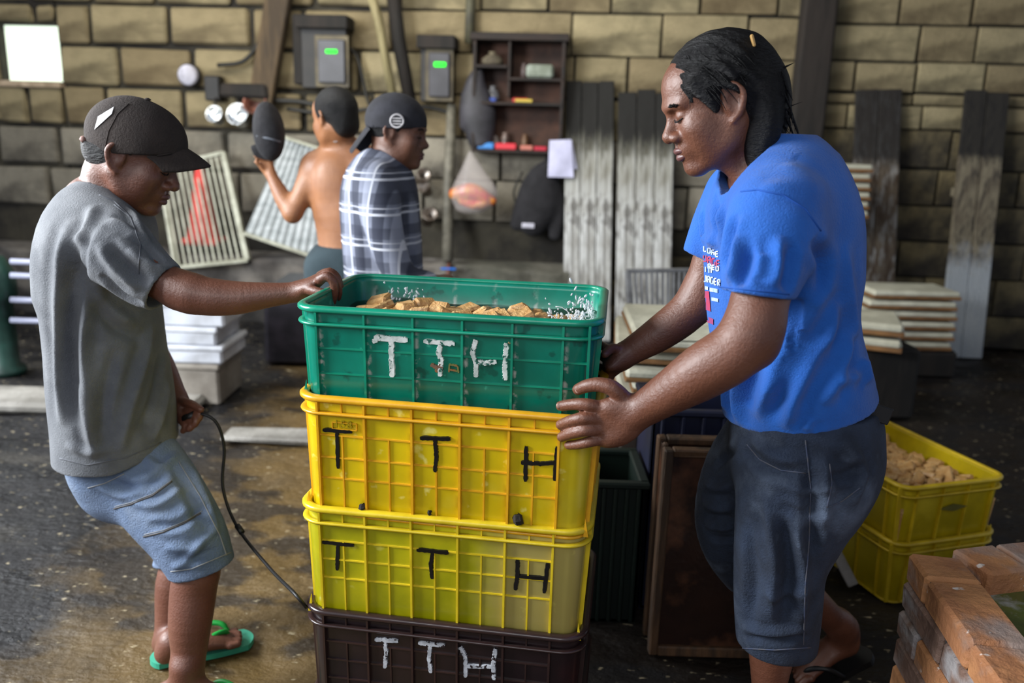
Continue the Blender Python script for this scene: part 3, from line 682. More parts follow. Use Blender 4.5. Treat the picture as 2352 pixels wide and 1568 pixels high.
# ================================================================== RACKS, TRAYS, BASINS
# ribbed drying rack with a red cone behind, on the ledge
m_rackw = mat('pale rack slats', '#b6b7a6', '#979786', scale=10, rough=.6)
m_sheet = mat('grey corrugated sheet', '#b2b7b9', '#92989a', scale=5, rough=.5, stretch=(1, 1, 4))
m_redp = mat('red plastic', '#d0403c', '#b83530', scale=6, rough=.4)
def quadpt(Q, u, v): return (Q[0]*(1-u)+Q[1]*u)*(1-v)+(Q[3]*(1-u)+Q[2]*u)*v
RK = empty('slatted_rack', WW(490, 605, .34), 'pale slatted plastic rack leaning on the wall in front of a red cone', 'rack')
Q = [WW(365, 385, .16), WW(515, 350, .16), WW(571, 597, .36), WW(405, 614, .36)]
nv = np.array([0, -1, .1]); 
for e in ((0, 1), (1, 2), (3, 2), (0, 3)):
    mb = MB(); mb.bar(Q[e[0]], Q[e[1]], .028, .05, up=(0, 1, 0), cham=.004); mb.build('frame_bar', m_rackw, RK, world=True)
for i in range(12):
    u = (i+.6)/12.2; mb = MB(); mb.bar(quadpt(Q, u, .02), quadpt(Q, u, .98), .015, .012, up=(0, 1, 0), cham=.003); mb.build('slat', m_rackw, RK, world=True)
CN = empty('red_cone', WW(468, 556, .2), 'red plastic cone standing behind the pale slatted rack', 'cone')
b0 = WW(468, 552, .16); h = WW(455, 378, .16)[2]-b0[2]
mb = MB(); mb.lathe(b0, [(.13, .0), (.115, .03), (.026, h), (.018, h+.004)], 24); mb.build('cone_body', m_redp, CN, True, world=True)
mb = MB(); mb.box(b0+np.array([0, 0, -.0]), (.28, .24, .05), None, .015); mb.build('cone_base', m_redp, CN, world=True)
mb = MB(); mb.box(b0+np.array([0, 0, -.04]), (.5, .2, .03), None, .004); tag(at_origin(mb, 'cone_plank', m_dark, b0+np.array([0, 0, -.04])), 'short dark plank nailed to the wall under the red cone', 'plank')
# corrugated sheet
CS = empty('corrugated_sheet', WW(650, 590, .34), 'grey corrugated sheet tilted on the wall ledge beside the shirtless man', 'sheet')
Q = [WW(656, 316, .14), WW(800, 362, .14), WW(790, 612, .38), WW(562, 535, .38)]
V = []; F = []; nu = 72
for s_ in (0, 1):
    for i in range(nu+1):
        u = i/nu; o_ = 0.014*math.sin(u*nu/72*2*math.pi*13)
        for v in (0, .5, 1): V.append(quadpt(Q, u, v)+np.array([0, o_+s_*.003, 0]))
for s_ in (0, 1):
    for i in range(nu):
        for j in (0, 1):
            a_ = s_*(nu+1)*3+i*3+j; q = (a_, a_+3, a_+4, a_+1); F.append(q if s_ == 0 else q[::-1])
mesh_obj('sheet', V, F, m_sheet, CS, True, world=True)
for e in ((0, 1), (3, 2)):
    mb = MB(); mb.bar(Q[e[0]]-np.array([0, .015, 0]), Q[e[1]]-np.array([0, .015, 0]), .022, .03, up=(0, 1, 0), cham=.003); mb.build('edge_strip', m_rackw, CS, world=True)

# white foam boxes in a stack on the floor
m_foam = mat('white foam', '#c9cdd6', '#aeb0b6', scale=5, rough=.75, bump=.2)
m_foamd = mat('grimy foam', '#8b857c', '#726b62', scale=5, rough=.8, bump=.2)
yb = 4.12; edges = [(885, 838), (838, 795), (795, 752), (752, 695)]
names = ['lowest, grimy grey foam box of the stack behind the grey shirt', 'foam box second from the bottom of the stack behind the grey shirt', 'white foam box second from the top of the stack behind the grey shirt', 'topmost white foam box behind the grey shirt, just under the outstretched arm']
zprev = 0.0
for i, (b_, t_) in enumerate(edges):
    z1 = W(450, t_, yb)[2]+.0; z0 = zprev if i else 0.0; z0 = max(z0, 0); z1 = max(z1, z0+.07)
    xl, xr = W(355+4*i, 800, yb)[0], W((500, 512, 500, 520)[i], 800, yb)[0]
    r = empty('foam_box', ((xl+xr)/2, yb+.2, z0), names[i], 'box', 'foam boxes stacked behind the left man')
    mb = MB(); mb.box(((xl+xr)/2, yb+.2, (z0+z1)/2-.006), (xr-xl-.02, .38, z1-z0-.012), None, .012, .003); mb.build('box_body', m_foamd if i == 0 else m_foam, r, world=True)
    mb = MB(); mb.box(((xl+xr)/2, yb+.2, z1-.016), (xr-xl, .4, .03), None, .008, .002); mb.build('lid', m_foamd if i == 0 else m_foam, r, world=True)
    zprev = z1
# low kerb at left, dark trough behind
m_kerb = mat('pale worn concrete', '#8f8c86', '#6b6862', scale=4, rough=.7, bump=.4, bscale=25)
mb = MB(); z = 0.14; a = W(-40, 905, 4.35); mb.box((-2.45, 4.05, .03), (1.7, .30, .06), None, .02, .006); tag(at_origin(mb, 'kerb', m_kerb, (-2.45, 4.05, 0)), 'low pale concrete kerb at the left edge behind the grey shirt', 'kerb')
mb = MB(); mb.box((-1.13, 3.68, .015), (.42, .16, .03), None, .01, .008); tag(at_origin(mb, 'kerb', m_kerb, (-1.13, 3.68, 0)), 'short worn concrete step on the floor right of the hand with the hook', 'kerb')
mb = MB(); mb.box((-1.02, 5.15, .25), (1.0, .5, .5), None, .03, .012); tag(at_origin(mb, 'trough', mat('black wet trough', '#17151a', '#262229', rough=.35), (-1.02, 5.15, 0)), 'dark wet trough below the corrugated sheet', 'trough')
# green pump at left edge
m_green = mat('dull green enamel', '#1c4038', '#122b26', scale=6, rough=.45)
PU = empty('pump', W(15, 880, 4.6), 'dull green machine with pale pipes at the left edge', 'machine')
c = W(12, 720, 4.6); zt = W(12, 590, 4.6)[2]
mb = MB(); mb.lathe((c[0]-.05, 4.6, 0), [(.12, 0.0), (.12, .03), (.09, .06), (.09, zt-.25), (.12, zt-.22), (.12, zt-.1), (.07, zt), (.0, zt)], 20); mb.build('body', m_green, PU, True, world=True)
for yy in (600, 632, 688, 735):
    q = W(25, yy, 4.55); mb = MB(); mb.tube([q, q+np.array([.32, .03, -.01])], .017, 8); mb.build('pipe', mat('pale pipe', '#8d90a4', rough=.4) if yy == 600 else bpy.data.materials['pale pipe'], PU, True, world=True)

# trays --------------------------------------------------------------
m_traywood = mat('wet tray wood', '#8a6238', '#6a4826', scale=8, rough=.6, bump=.3, stretch=(1, 5, 5))
m_curd = mat('cream pressed cloth', '#c9c7b4', '#b0ae9c', scale=6, rough=.6, bump=.25, bscale=40)
def make_tray(w, d, t, nslat=0):
    r = empty('tray', (0, 0, 0)); fr = t*.30
    for s_ in (-1, 1):
        mb = MB(); mb.box((0, s_*(d/2-.012), fr/2), (w, .024, fr), None, .003, .001); mb.build('long_rail', m_traywood, r)
        mb = MB(); mb.box((s_*(w/2-.012), 0, fr/2), (.024, d-.05, fr), None, .003, .001); mb.build('end_rail', m_traywood, r)
    mb = MB(); mb.box((0, 0, fr*.5+(t*.60)/2+.002), (w-.006, d-.006, t*.60), None, t*.2, .001); cu = mb.build('filling', m_curd, r)
    if nslat:
        for i in range(nslat):
            mb = MB(); y = -d/2+(i+.5)*d/nslat; mb.box((0, y, fr*.5+t*.60+.004), (w-.02, d/nslat*.62, .005), None, .0015); mb.build('ridge', m_curd, cu)
    return r
def copy_tree(o, parent=None):
    c = o.copy(); COL.objects.link(c); c.parent = parent
    for ch in list(o.children): copy_tree(ch, c)
    return c
def stack_of_trays(cx, cy, z0, n, w, d, pitch, rz, labels, group, nslat=0, jx=.015, jr=.03):
    base = None
    for i in range(n):
        if i == n-1 and nslat: o = make_tray(w, d, pitch, nslat)
        elif base is None: o = base = make_tray(w, d, pitch)
        else: o = copy_tree(base)
        o.location = (cx+rnd.uniform(-jx, jx), cy+rnd.uniform(-jx, jx), z0+i*pitch); o.rotation_euler[2] = rz+rnd.uniform(-jr, jr)
        tag(o, labels[i], 'tray', group)
ordn = ['lowest', 'second from the bottom', 'third from the bottom', 'fourth from the bottom', 'fifth from the bottom', 'sixth from the bottom', 'seventh from the bottom', 'eighth from the bottom', 'ninth from the bottom']
def lab(n, what):
    return [(ordn[i]+' '+what if i < n-1 else 'topmost '+what) for i in range(n)]
m_table = mat('grimy table wood', '#3a2f29', '#251e1a', scale=6, rough=.7)
def table(name, cx, cy, w, d, h, rz, label):
    r = empty(name, (cx, cy, 0), label, 'table', rz=rz)
    mb = MB(); mb.box((0, 0, h-.02), (w, d, .04), None, .006); mb.build('tabletop', m_table, r)
    for sx in (-1, 1):
        for sy in (-1, 1): mb = MB(); mb.box((sx*(w/2-.05), sy*(d/2-.05), (h-.04)/2), (.06, .06, h-.04), None, .005); mb.build('leg', m_table, r)
    return r
# big trays behind the arms
a = W(1455, 775, 2.66); zt = a[2]
cx, cy = a[0]+.33, 2.66+.33
table('low_table', cx+.0, cy, .70, .64, zt-.27, -.05, 'grimy wooden table carrying the large trays behind the arms of the man in blue')
stack_of_trays(cx, cy, zt-.27, 5, .66, .60, .054, -.06, lab(5, 'large cream-topped wooden tray behind the arms of the man in blue'), 'large trays on the low table', 26, .035, .06)
# blue crate on floor under table, green crate
m_blue = mat('dark blue plastic', '#181d38', '#14182b', scale=5, rough=.5)
m_dgreen = mat('shade-dark green plastic', '#081c14', '#06140e', scale=5, rough=.5)  # shade of the dark void put into the bin's near-black colour
def simple_bin(cx, cy, z, w, d, h, rz, m, label, name='plastic_bin'):
    r = empty(name, (cx, cy, z), label, 'crate', rz=rz)
    mb = MB()
    for sx, sy, ww, dd in ((0, -1, w, .012), (0, 1, w, .012), (-1, 0, .012, d), (1, 0, .012, d)): mb.box((sx*(w/2-.006), sy*(d/2-.006), h/2), (ww, dd, h), None, .003)
    mb.box((0, 0, .006), (w, d, .012)); mb.build('body', m, r)
    mb = MB()
    for sx, sy, ww, dd in ((0, -1, w+.03, .03), (0, 1, w+.03, .03), (-1, 0, .03, d), (1, 0, .03, d)): mb.box((sx*w/2, sy*d/2, h), (ww, dd, .02), None, .005)
    mb.build('rim', m, r)
    for i in range(6):
        mb = MB(); mb.box((-w/2+(i+.5)*w/6, -d/2-.006, h/2), (.012, .014, h-.02), None, .003); mb.build('rib', m, r)
    return r
simple_bin(W(1590, 960, 2.5)[0]+.02, 2.44, 0.0, .36, .26, W(1560, 925, 2.34)[2]-.02, 0, m_blue, 'dark blue bin under the large trays, behind the framed panel')
simple_bin(W(1405, 1200, 2.3)[0]-.02, 2.36, 0, .2, .26, .45, 0, m_dgreen, 'green bin coloured near black for the dark void right of the crate stack')
mb = MB(); q0, q1 = W(1375, 1190, 2.2), W(1440, 1010, 2.4); mb.bar(W(1378, 1240, 2.2), W(1432, 960, 2.25), .035, .03, up=(0, 1, 0), cham=.004)
# right far stack of cream trays
c = W(2088, 780, 5.1)
mb = MB(); mb.box((c[0], 5.27, .09), (.66, .36, .18), None, .02, .006); tag(at_origin(mb, 'plinth', m_dark, (c[0], 5.27, 0)), 'low dark plinth under the far stack of cream trays', 'plinth')
nn = 6; zt = W(2088, 664, 5.1)[2]; pz = (zt-.18)/nn
stack_of_trays(c[0], 5.27, .18, nn, .56, .34, pz, .02, lab(6, 'cream tray of the far stack on the low plinth at right'), 'far stack of cream trays')
# nearer small stack, just right of the blue shirt
c = W(1985, 800, 4.3); zt = W(2000, 738, 4.15)[2]
mb = MB(); mb.box((c[0]+.03, 4.42, (zt-.16)/2), (.5, .4, zt-.16), None, .02, .006); tag(at_origin(mb, 'plinth', m_dark, (c[0]+.03, 4.42, 0)), 'dark block under the pair of trays just right of the blue shirt', 'plinth')
stack_of_trays(c[0]-.05, 4.42, zt-.16, 2, .5, .42, .08, -.35, ['lower tray of the pair just right of the blue shirt', 'upper tray of the pair just right of the blue shirt'], 'pair of trays right of the blue shirt')
# shelf of trays behind the shoulder
c = W(1975, 500, 5.5)-np.array([.11, 0, 0]); zb = W(1925, 500, 5.5)[2]; zt = W(1925, 372, 5.5)[2]
table('tray_table', c[0]-.05, 5.62, .44, .28, zb, 0, 'tall dark stand behind the shoulder of the man in blue')
stack_of_trays(c[0]-.05, 5.62, zb, 6, .42, .26, (zt-zb)/6, 0, lab(6, 'cream tray on the tall stand behind the blue shoulder'), 'trays on the tall stand')
# upright slatted grey rack behind forearm
GR = empty('slatted_grille', WZ(1515, 700, .3), 'grey slatted grille standing behind the bent elbow of the man in blue', 'rack')
Q = [W(1440, 622, 4.3), W(1592, 620, 4.3), W(1588, 720, 4.2), W(1445, 720, 4.2)]; m_gr = mat('grey grille', '#76787c', '#5a5b5e', rough=.6)
zlow = Q[3][2]
for e in ((0, 1), (1, 2), (3, 2), (0, 3)): mb = MB(); mb.bar(Q[e[0]], Q[e[1]], .02, .03, up=(0, 1, 0), cham=.003); mb.build('frame_bar', m_gr, GR, world=True)
for i in range(12): u = (i+.6)/12.2; mb = MB(); mb.bar(quadpt(Q, u, .02), quadpt(Q, u, .98), .014, .02, up=(0, 1, 0)); mb.build('slat', m_gr, GR, world=True)
for u in (.05, .95):
    q = quadpt(Q, u, 1); mb = MB(); mb.bar(q, (q[0], q[1], 0), .03, .03, up=(0, 1, 0)); mb.build('leg', m_gr, GR, world=True)

# framed panel box standing on the floor
m_frame = mat('worn brown frame wood', '#5a4029', '#3a2a1c', scale=7, rough=.6, bump=.35, stretch=(4, 4, .6))
m_panel = mat('dark wet panel', '#2a1a14', '#1a1210', scale=4, rough=.32, c3='#6a4530', c3scale=4.0, c3mid=(.50, .68), bump=.2)
a = WZ(1490, 1506, 0.0); bt = W(1465, 1032, a[1]-.0)
X0, Y0f, H = a[0], a[1], bt[2]; Wd, Dp = .35, .13
FB = empty('framed_panel_box', (X0+Wd/2, Y0f+Dp/2, 0), 'brown wood-framed dark panel box standing on the wet floor behind the jeans', 'box')
def fb(n, x0, x1, y0, y1, z0, z1, m, ch=.004):
    mb = MB(); mb.box(((x0+x1)/2, (y0+y1)/2, (z0+z1)/2), (x1-x0, y1-y0, z1-z0), None, ch, .0015); mb.build(n, m, FB, world=True)
fb('panel', X0+.02, X0+Wd-.02, Y0f+.014, Y0f+.03, .02, H-.02, m_panel, .001)
fb('back_panel', X0+.02, X0+Wd-.02, Y0f+Dp-.03, Y0f+Dp-.014, .02, H-.02, m_panel, .001)
for (q0, q1) in ((0, .024), (Wd-.024, Wd)):
    fb('upright', X0+q0, X0+q1, Y0f, Y0f+.034, 0, H, m_frame); fb('upright', X0+q0, X0+q1, Y0f+Dp-.034, Y0f+Dp, 0, H, m_frame)
for yy in (Y0f, Y0f+Dp-.034):
    fb('top_rail', X0+.024, X0+Wd-.024, yy, yy+.034, H-.022, H, m_frame); fb('bottom_rail', X0+.024, X0+Wd-.024, yy, yy+.034, 0, .03, m_frame)
fb('side_panel', X0+.006, X0+.016, Y0f+.034, Y0f+Dp-.034, .02, H-.01, m_panel, .001)
fb('side_panel', X0+Wd-.016, X0+Wd-.006, Y0f+.034, Y0f+Dp-.034, .02, H-.01, m_panel, .001)
fb('middle_batten', X0+.005, X0+.02, Y0f+.05, Y0f+.07, 0, H, m_frame)
# pale broom handle/leg near yellow crates
mb = MB(); p1 = WZ(1960, 1345, .02); p2 = W(1893, 1215, p1[1]+.1); mb.bar(p1, p2, .035, .014, up=(0, 1, 0), cham=.003)
tag(at_origin(mb, 'wood_slat', mat('pale grey slat', '#8f8c88', '#6f6c66', rough=.7), p1), 'pale grey slat leaning on the lower yellow crate behind the jeans', 'slat')

# foreground brick basin
m_brick = mat('orange worn brick', '#bd8454', '#a26c46', scale=7, rough=.7, c3='#8b7468', c3scale=5, c3mid=(.56, .68), bump=.6, bscale=40)
m_brick2 = mat('grimy brick', '#8d6f60', '#6e5548', scale=8, rough=.6, c3='#a09a98', c3scale=5, c3mid=(.5, .64), bump=.7, bscale=40)
spots(m_brick, '#8f8a88', 5, .55, .66, .7, (1, 1, 2)); spots(m_brick2, '#aaa6a6', 7, .52, .62, .8, (1, 1, 2)); spots(m_brick, '#e8e2dc', 30, .68, .73, .8)
m_mort = mat('grey wet mortar', '#5d5855', '#3c3836', scale=8, rough=.5, bump=.6, bscale=30)
zt = .55; A = WZ(2088, 1268, zt); dirL = (WZ(2300, 1568, zt)-A); dirL[2] = 0; dirL /= np.linalg.norm(dirL)   # toward the camera
dirB = (WZ(2352, 1240, zt)-A); dirB[2] = 0; dirB /= np.linalg.norm(dirB)
BS = empty('brick_basin', (A[0]+.2, A[1]-.2, 0), 'worn orange brick basin with greenish water in the right foreground', 'basin')
def brick_wall(P0, d, L, inward, nth=.11, courses=8):
    d = Vector([float(v) for v in d]); inn = Vector([float(v) for v in inward]); R = Matrix((d, inn, Vector((0, 0, 1)))).transposed()
    if R.determinant() < 0: R = Matrix((d, inn, Vector((0, 0, 1)))).transposed()
    hz = zt/courses
    mb = MB(); c = Vector([float(v) for v in P0])+d*(L/2)+inn*(nth/2); mb.box((c.x, c.y, (zt-.012)/2), (L-.02, nth-.02, zt-.012), R); mb.build('mortar_bed', m_mort, BS, world=True)
    for k in range(courses):
        x = -(.11 if k % 2 else 0.0)
        while x < L-.01:
            x0 = max(x, 0); x1 = min(x+.215, L); x += .226
            if x1-x0 < .03: continue
            c = Vector([float(v) for v in P0])+d*((x0+x1)/2)+inn*(nth/2)
            mb = MB(); mb.box((c.x, c.y, hz*(k+.5)), (x1-x0+.004, nth+rnd.uniform(-.002, .004), hz-.004), R, .007, .002); mb.build('brick', m_brick if (k >= courses-1 or rnd.random() < .3) else m_brick2, BS, world=True)
Lf = 1.0; Lb = .75
inL = np.cross([0, 0, 1], dirL); inL = inL if np.dot(inL, dirB) > 0 else -inL
inB = np.cross([0, 0, 1], dirB); inB = inB if np.dot(inB, dirL) > 0 else -inB
brick_wall(A, dirL, Lf, inL); brick_wall(A+dirB*.115, dirB, Lb, inB)
P2 = A+dirB*Lb; brick_wall(P2+dirL*.115, dirL, Lf-.115, -inL); brick_wall(A+dirL*(Lf-.0)+dirB*.115, dirB, Lb-.24, -inB)
m_slime = mat('green algae water', '#5f6a34', '#39432a', scale=5, rough=.12, c3='#9aa09a', c3scale=7, c3mid=(.58, .66), bump=.25, bscale=9)
q = [A+dirL*.08+dirB*.09, A+dirL*(Lf-.09)+dirB*.09, A+dirL*(Lf-.09)+dirB*(Lb-.09), A+dirL*.08+dirB*(Lb-.09)]
V = [(p_[0], p_[1], zt-.055) for p_ in q]+[(p_[0], p_[1], .03) for p_ in q]
mesh_obj('basin_water', V, [(0, 1, 2, 3), (7, 6, 5, 4), (0, 4, 5, 1), (1, 5, 6, 2), (2, 6, 7, 3), (3, 7, 4, 0)], m_slime, BS, world=True)

# ================================================================== CRATES
def rrect(w, d, r, o, n=7):
    """rounded rectangle outline, corner (0,0)-(w,d), grown by o"""
    r = max(r+o, .004); pts = []
    for cx_, cy_, a0 in ((w+o-r, -o+r, -90), (w+o-r, d+o-r, 0), (-o+r, d+o-r, 90), (-o+r, -o+r, 180)):
        for i in range(n+1):
            a = math.radians(a0+90*i/n); pts.append((cx_+r*math.cos(a), cy_+r*math.sin(a)))
    return pts
def ring_mesh(w, d, r, prof, caps=None, closed=False):
    """prof: (offset, z)"""
    V = []; F = []; n = None
    for o, z in prof:
        P = rrect(w, d, r, o); n = len(P); V += [(x, y, z) for x, y in P]
    m = len(prof)
    for i in range(m if closed else m-1):
        j = (i+1) % m
        for k in range(n):
            k2 = (k+1) % n; F.append((i*n+k, i*n+k2, j*n+k2, j*n+k))
    if caps: 
        F.append(tuple(range(n))[::-1]); F.append(tuple((m-1)*n+k for k in range(n)))
    return V, F
CW, CD, CR = .596, .396, .045
def make_crate(name, H, m_body, m_rib, hz, mains, minors, minor_from, label, group, z_top_band=.030):
    """local origin = body front-left bottom corner; x right, y back"""
    r = empty(name, (0, 0, 0), label, 'crate', group); t = .006
    prof = [(-.012, 0), (-.010, .004), (0, H-.004), (0, H), (-t, H), (-t-.001, H-.01), (-.012-t, t+.002)]
    V, F = ring_mesh(CW, CD, CR, prof, caps=True); mesh_obj('body', V, F, m_body, r, True)
    V, F = ring_mesh(CW, CD, CR, [(-.003, H-.004), (.010, H-.006), (.0125, H-.003), (.0125, H+.003), (.009, H+.006), (0, H+.007), (-.006, H+.005), (-.007, H)], closed=True); mesh_obj('rim', V, F, m_rib, r, True)
    zb = H-z_top_band
    V, F = ring_mesh(CW, CD, CR, [(-.003, zb-.003), (.0105, zb-.003), (.012, zb), (.0105, zb+.003), (-.003, zb+.003)], closed=True); mesh_obj('band', V, F, m_rib, r, True)
    V, F = ring_mesh(CW, CD, CR, [(-.014, 0.0), (-.004, 0.0), (-.003, .003), (-.004, .006), (-.014, .006)], closed=True); mesh_obj('foot_rim', V, F, m_rib, r, True)
    def wall_bar(u0, u1, z0, z1, p, wdt, side, nm='rib', m=m_rib):
        # side 0 front,1 right,2 back,3 left ; follows wall taper
        def P(u, z, o):
            o = o-.011*(1-z/H)
            return {0: (u, -o, z), 1: (CW+o, u, z), 2: (CW-u, CD+o, z), 3: (-o, CD-u, z)}[side]
        mb = MB(); V = []
        if abs(u1-u0) < 1e-6:   # vertical
            for z in (z0, z1): V += [P(u0-wdt/2, z, -.003), P(u0-wdt*.32, z, p), P(u0+wdt*.32, z, p), P(u0+wdt/2, z, -.003)]
        else:
            for u in (u0, u1): V += [P(u, z0-wdt/2, -.003), P(u, z0-wdt*.3, p), P(u, z0+wdt*.3, p), P(u, z0+wdt/2, -.003)]
        mesh_obj(nm, V, [(0, 1, 2, 3), (7, 6, 5, 4), (0, 4, 5, 1), (1, 5, 6, 2), (2, 6, 7, 3), (3, 7, 4, 0)], m, r)
    for side in range(4):
        L = CW if side in (0, 2) else CD
        if side in (0, 2): ms = mains; mn = minors
        else: ms = [.05, .05+(CD-.1)/3, .05+2*(CD-.1)/3, CD-.05]; mn = [(a_+b_)/2 for a_, b_ in zip(ms[:-1], ms[1:])] if minors else []
        for u in ms: wall_bar(u, u, .004, H-.003, .0095, .007, side)
        for u in mn: wall_bar(u, u, .004, H-minor_from, .004, .005, side, 'fine_rib'); wall_bar(u, u, zb, H-.003, .004, .005, side, 'fine_rib')
        for z in hz: wall_bar(ms[0], ms[-1], H-z, H-z, .0035, .005, side, 'cross_rib')
    for (x, y, sx, sy) in ((.012, .045, -1, 0), (CW-.012, .045, 1, 0)):      # gussets at the foot corners
        mb = MB(); mb.add([(x+sx*.002, y-.03, .004), (x+sx*.012, y-.03, .004), (x+sx*.004, y-.03, .045), (x+sx*.002, y-.026, .004), (x+sx*.012, y-.026, .004), (x+sx*.004, y-.026, .045)], [(0, 1, 2), (3, 5, 4), (0, 3, 4, 1), (1, 4, 5, 2), (2, 5, 3, 0)])
        mb.build('gusset', m_rib, r)
    return r
def place_crate(c, L, R_, zr, H):
    """put the rim's front-left / front-right outer corners at two world points"""
    L = V3(L); R_ = V3(R_); d = R_-L; yaw = math.atan2(d[1], d[0]); tilt = math.atan2(d[2], math.hypot(d[0], d[1]))
    mid = (L+R_)/2
    c.rotation_euler = (0, 0, yaw)
    q = Matrix.Rotation(yaw, 3, 'Z') @ Vector((CW/2, -.0125, H))
    c.location = Vector([float(v) for v in mid])-q
    return c
def pane_mat(name, c1, c2, c3, sp='#efe9c0', **k):
    m = mat(name, c1, c2, scale=5, rough=.30, c3=c3, c3scale=2.6, c3mid=(.55, .75), spec=.5, coat=.25, bump=.05, bscale=6, sss=k.get('sss', .0))
    return m
m_gr_b = pane_mat('green crate plastic', '#00806a', '#006f5a', '#0b5a4c'); m_gr_r = mat('green crate ribs', '#0a8f70', '#0a7b60', rough=.28, coat=.3)
add_mask(m_gr_b, '#4a5a54', 'Z', .03, -.02, nscale=14, namp=.05, amount=.75)
line_wear(m_gr_b, '#b4b6ae', 'X', .098, .1435, .008, 60, amount=1.3, zlim=(.10, .19)); line_wear(m_gr_b, '#1a3a34', 'X', .098, .134, .010, 30, amount=1.0, zlim=(.02, .08)); spots(m_gr_b, '#0a3f36', 26, .62, .68, .6); spots(m_gr_b, '#3aa58c', 34, .68, .74, .7)
m_y1_b = pane_mat('yellow crate plastic', '#d6bb0a', '#c9ae08', '#d8c83e'); m_y1_r = mat('orange yellow ribs', '#e2a81c', '#d0960e', scale=12, rough=.35, coat=.2)
m_y2_b = pane_mat('old yellow crate plastic', '#b3ab0e', '#989608', '#beb624'); m_y2_r = mat('bright yellow ribs', '#dcc024', '#c6ac18', scale=12, rough=.35, coat=.2)
add_mask(m_y2_b, '#a8975a', 'X', .36, .44, nscale=6, namp=.06, amount=.85)
for _m in (m_y1_b,): spots(_m, '#f0e27a', 24, .62, .70, .75); line_wear(_m, '#8a6206', 'X', .098, .138, .012, 20, amount=.7)
spots(m_y2_b, '#d8cf6a', 20, .66, .74, .5)
add_mask(m_y1_b, '#4a3206', 'Z', .016, .002, nscale=22, namp=.012, amount=.6)
m_br_b = pane_mat('brown crate plastic', '#241719', '#1c1316', '#37191b'); m_br_r = mat('dark brown ribs', '#33211f', '#281a19', scale=9, rough=.28, coat=.3)
m_y3_b = pane_mat('dull yellow crate plastic', '#b79f10', '#9c890c', '#c9b22c')
MAIN = [.040, .138, .236, .334, .432, .530, .580]
MINOR = [.089, .187, .285, .383, .481]
GH = .195
def corner(px, py, Yc): return W(px, py, Yc)
# depths of the rim's front corners
specs = [('green_crate', (662, 700), (1391, 741), 1.080, .205), ('yellow_crate', (667, 905), (1380, 962), .885, .248), ('yellow_crate', (674, 1160), (1362, 1224), .652, .248), ('brown_crate', (686, 1397), (1350, 1472), .415, .248)]
def corners_at(z, l, r_): return WZ(l[0], l[1], z), WZ(r_[0], r_[1], z)
import json
tops = []
for nme, l, r_, z, H in specs:
    # choose the rim height so that the two corners stand .62 m apart
    lo, hi = 0.0, 1.4
    for _ in range(40):
        m_ = (lo+hi)/2; a, b = corners_at(m_, l, r_)
        if np.linalg.norm(a-b) > .621: lo = m_
        else: hi = m_
    tops.append((m_, a, b)); print('CRATE', nme, round(m_, 3), np.round(a, 3), np.round(b, 3))
ztops = [t[0]-.007 for t in tops]
H1 = [ztops[0]-ztops[1]+.018, ztops[1]-ztops[2]+.016, ztops[2]-ztops[3]+.016, .25]
cr = []
cg = make_crate('green_crate', H1[0], m_gr_b, m_gr_r, [.080, .133], MAIN, [], 0, 'green plastic crate on top of the stack, filled with floating tofu and lettered in white', 'crates in the central stack')
cy1 = make_crate('yellow_crate', H1[1], m_y1_b, m_y1_r, [.078, .127, .173], MAIN[:6], MINOR, .078, 'bright yellow crate with black letters directly under the green crate', 'crates in the central stack')
cy2 = make_crate('yellow_crate', H1[2], m_y2_b, m_y2_r, [.072, .116, .160], MAIN[:6], MINOR, .072, 'older olive-yellow crate with black letters, third in the stack from the top', 'crates in the central stack')
cb = make_crate('brown_crate', H1[3], m_br_b, m_br_r, [.072, .118, .165], MAIN[:6], MINOR, .072, 'dark brown crate with white letters at the bottom of the frame', 'crates in the central stack')
for c, t, h, zt_ in zip((cg, cy1, cy2, cb), tops, H1, ztops): place_crate(c, t[1]-np.array([0, 0, .007]), t[2]-np.array([0, 0, .007]), 0, h)
zb = cb.location[2]
if zb > .05:
    lowc = copy_tree(cb); lowc.location[2] = 0; tag(lowc, 'plain dark brown crate on the floor carrying the whole stack', 'crate')
    lowc.scale = (1, 1, (zb+.018)/H1[3])

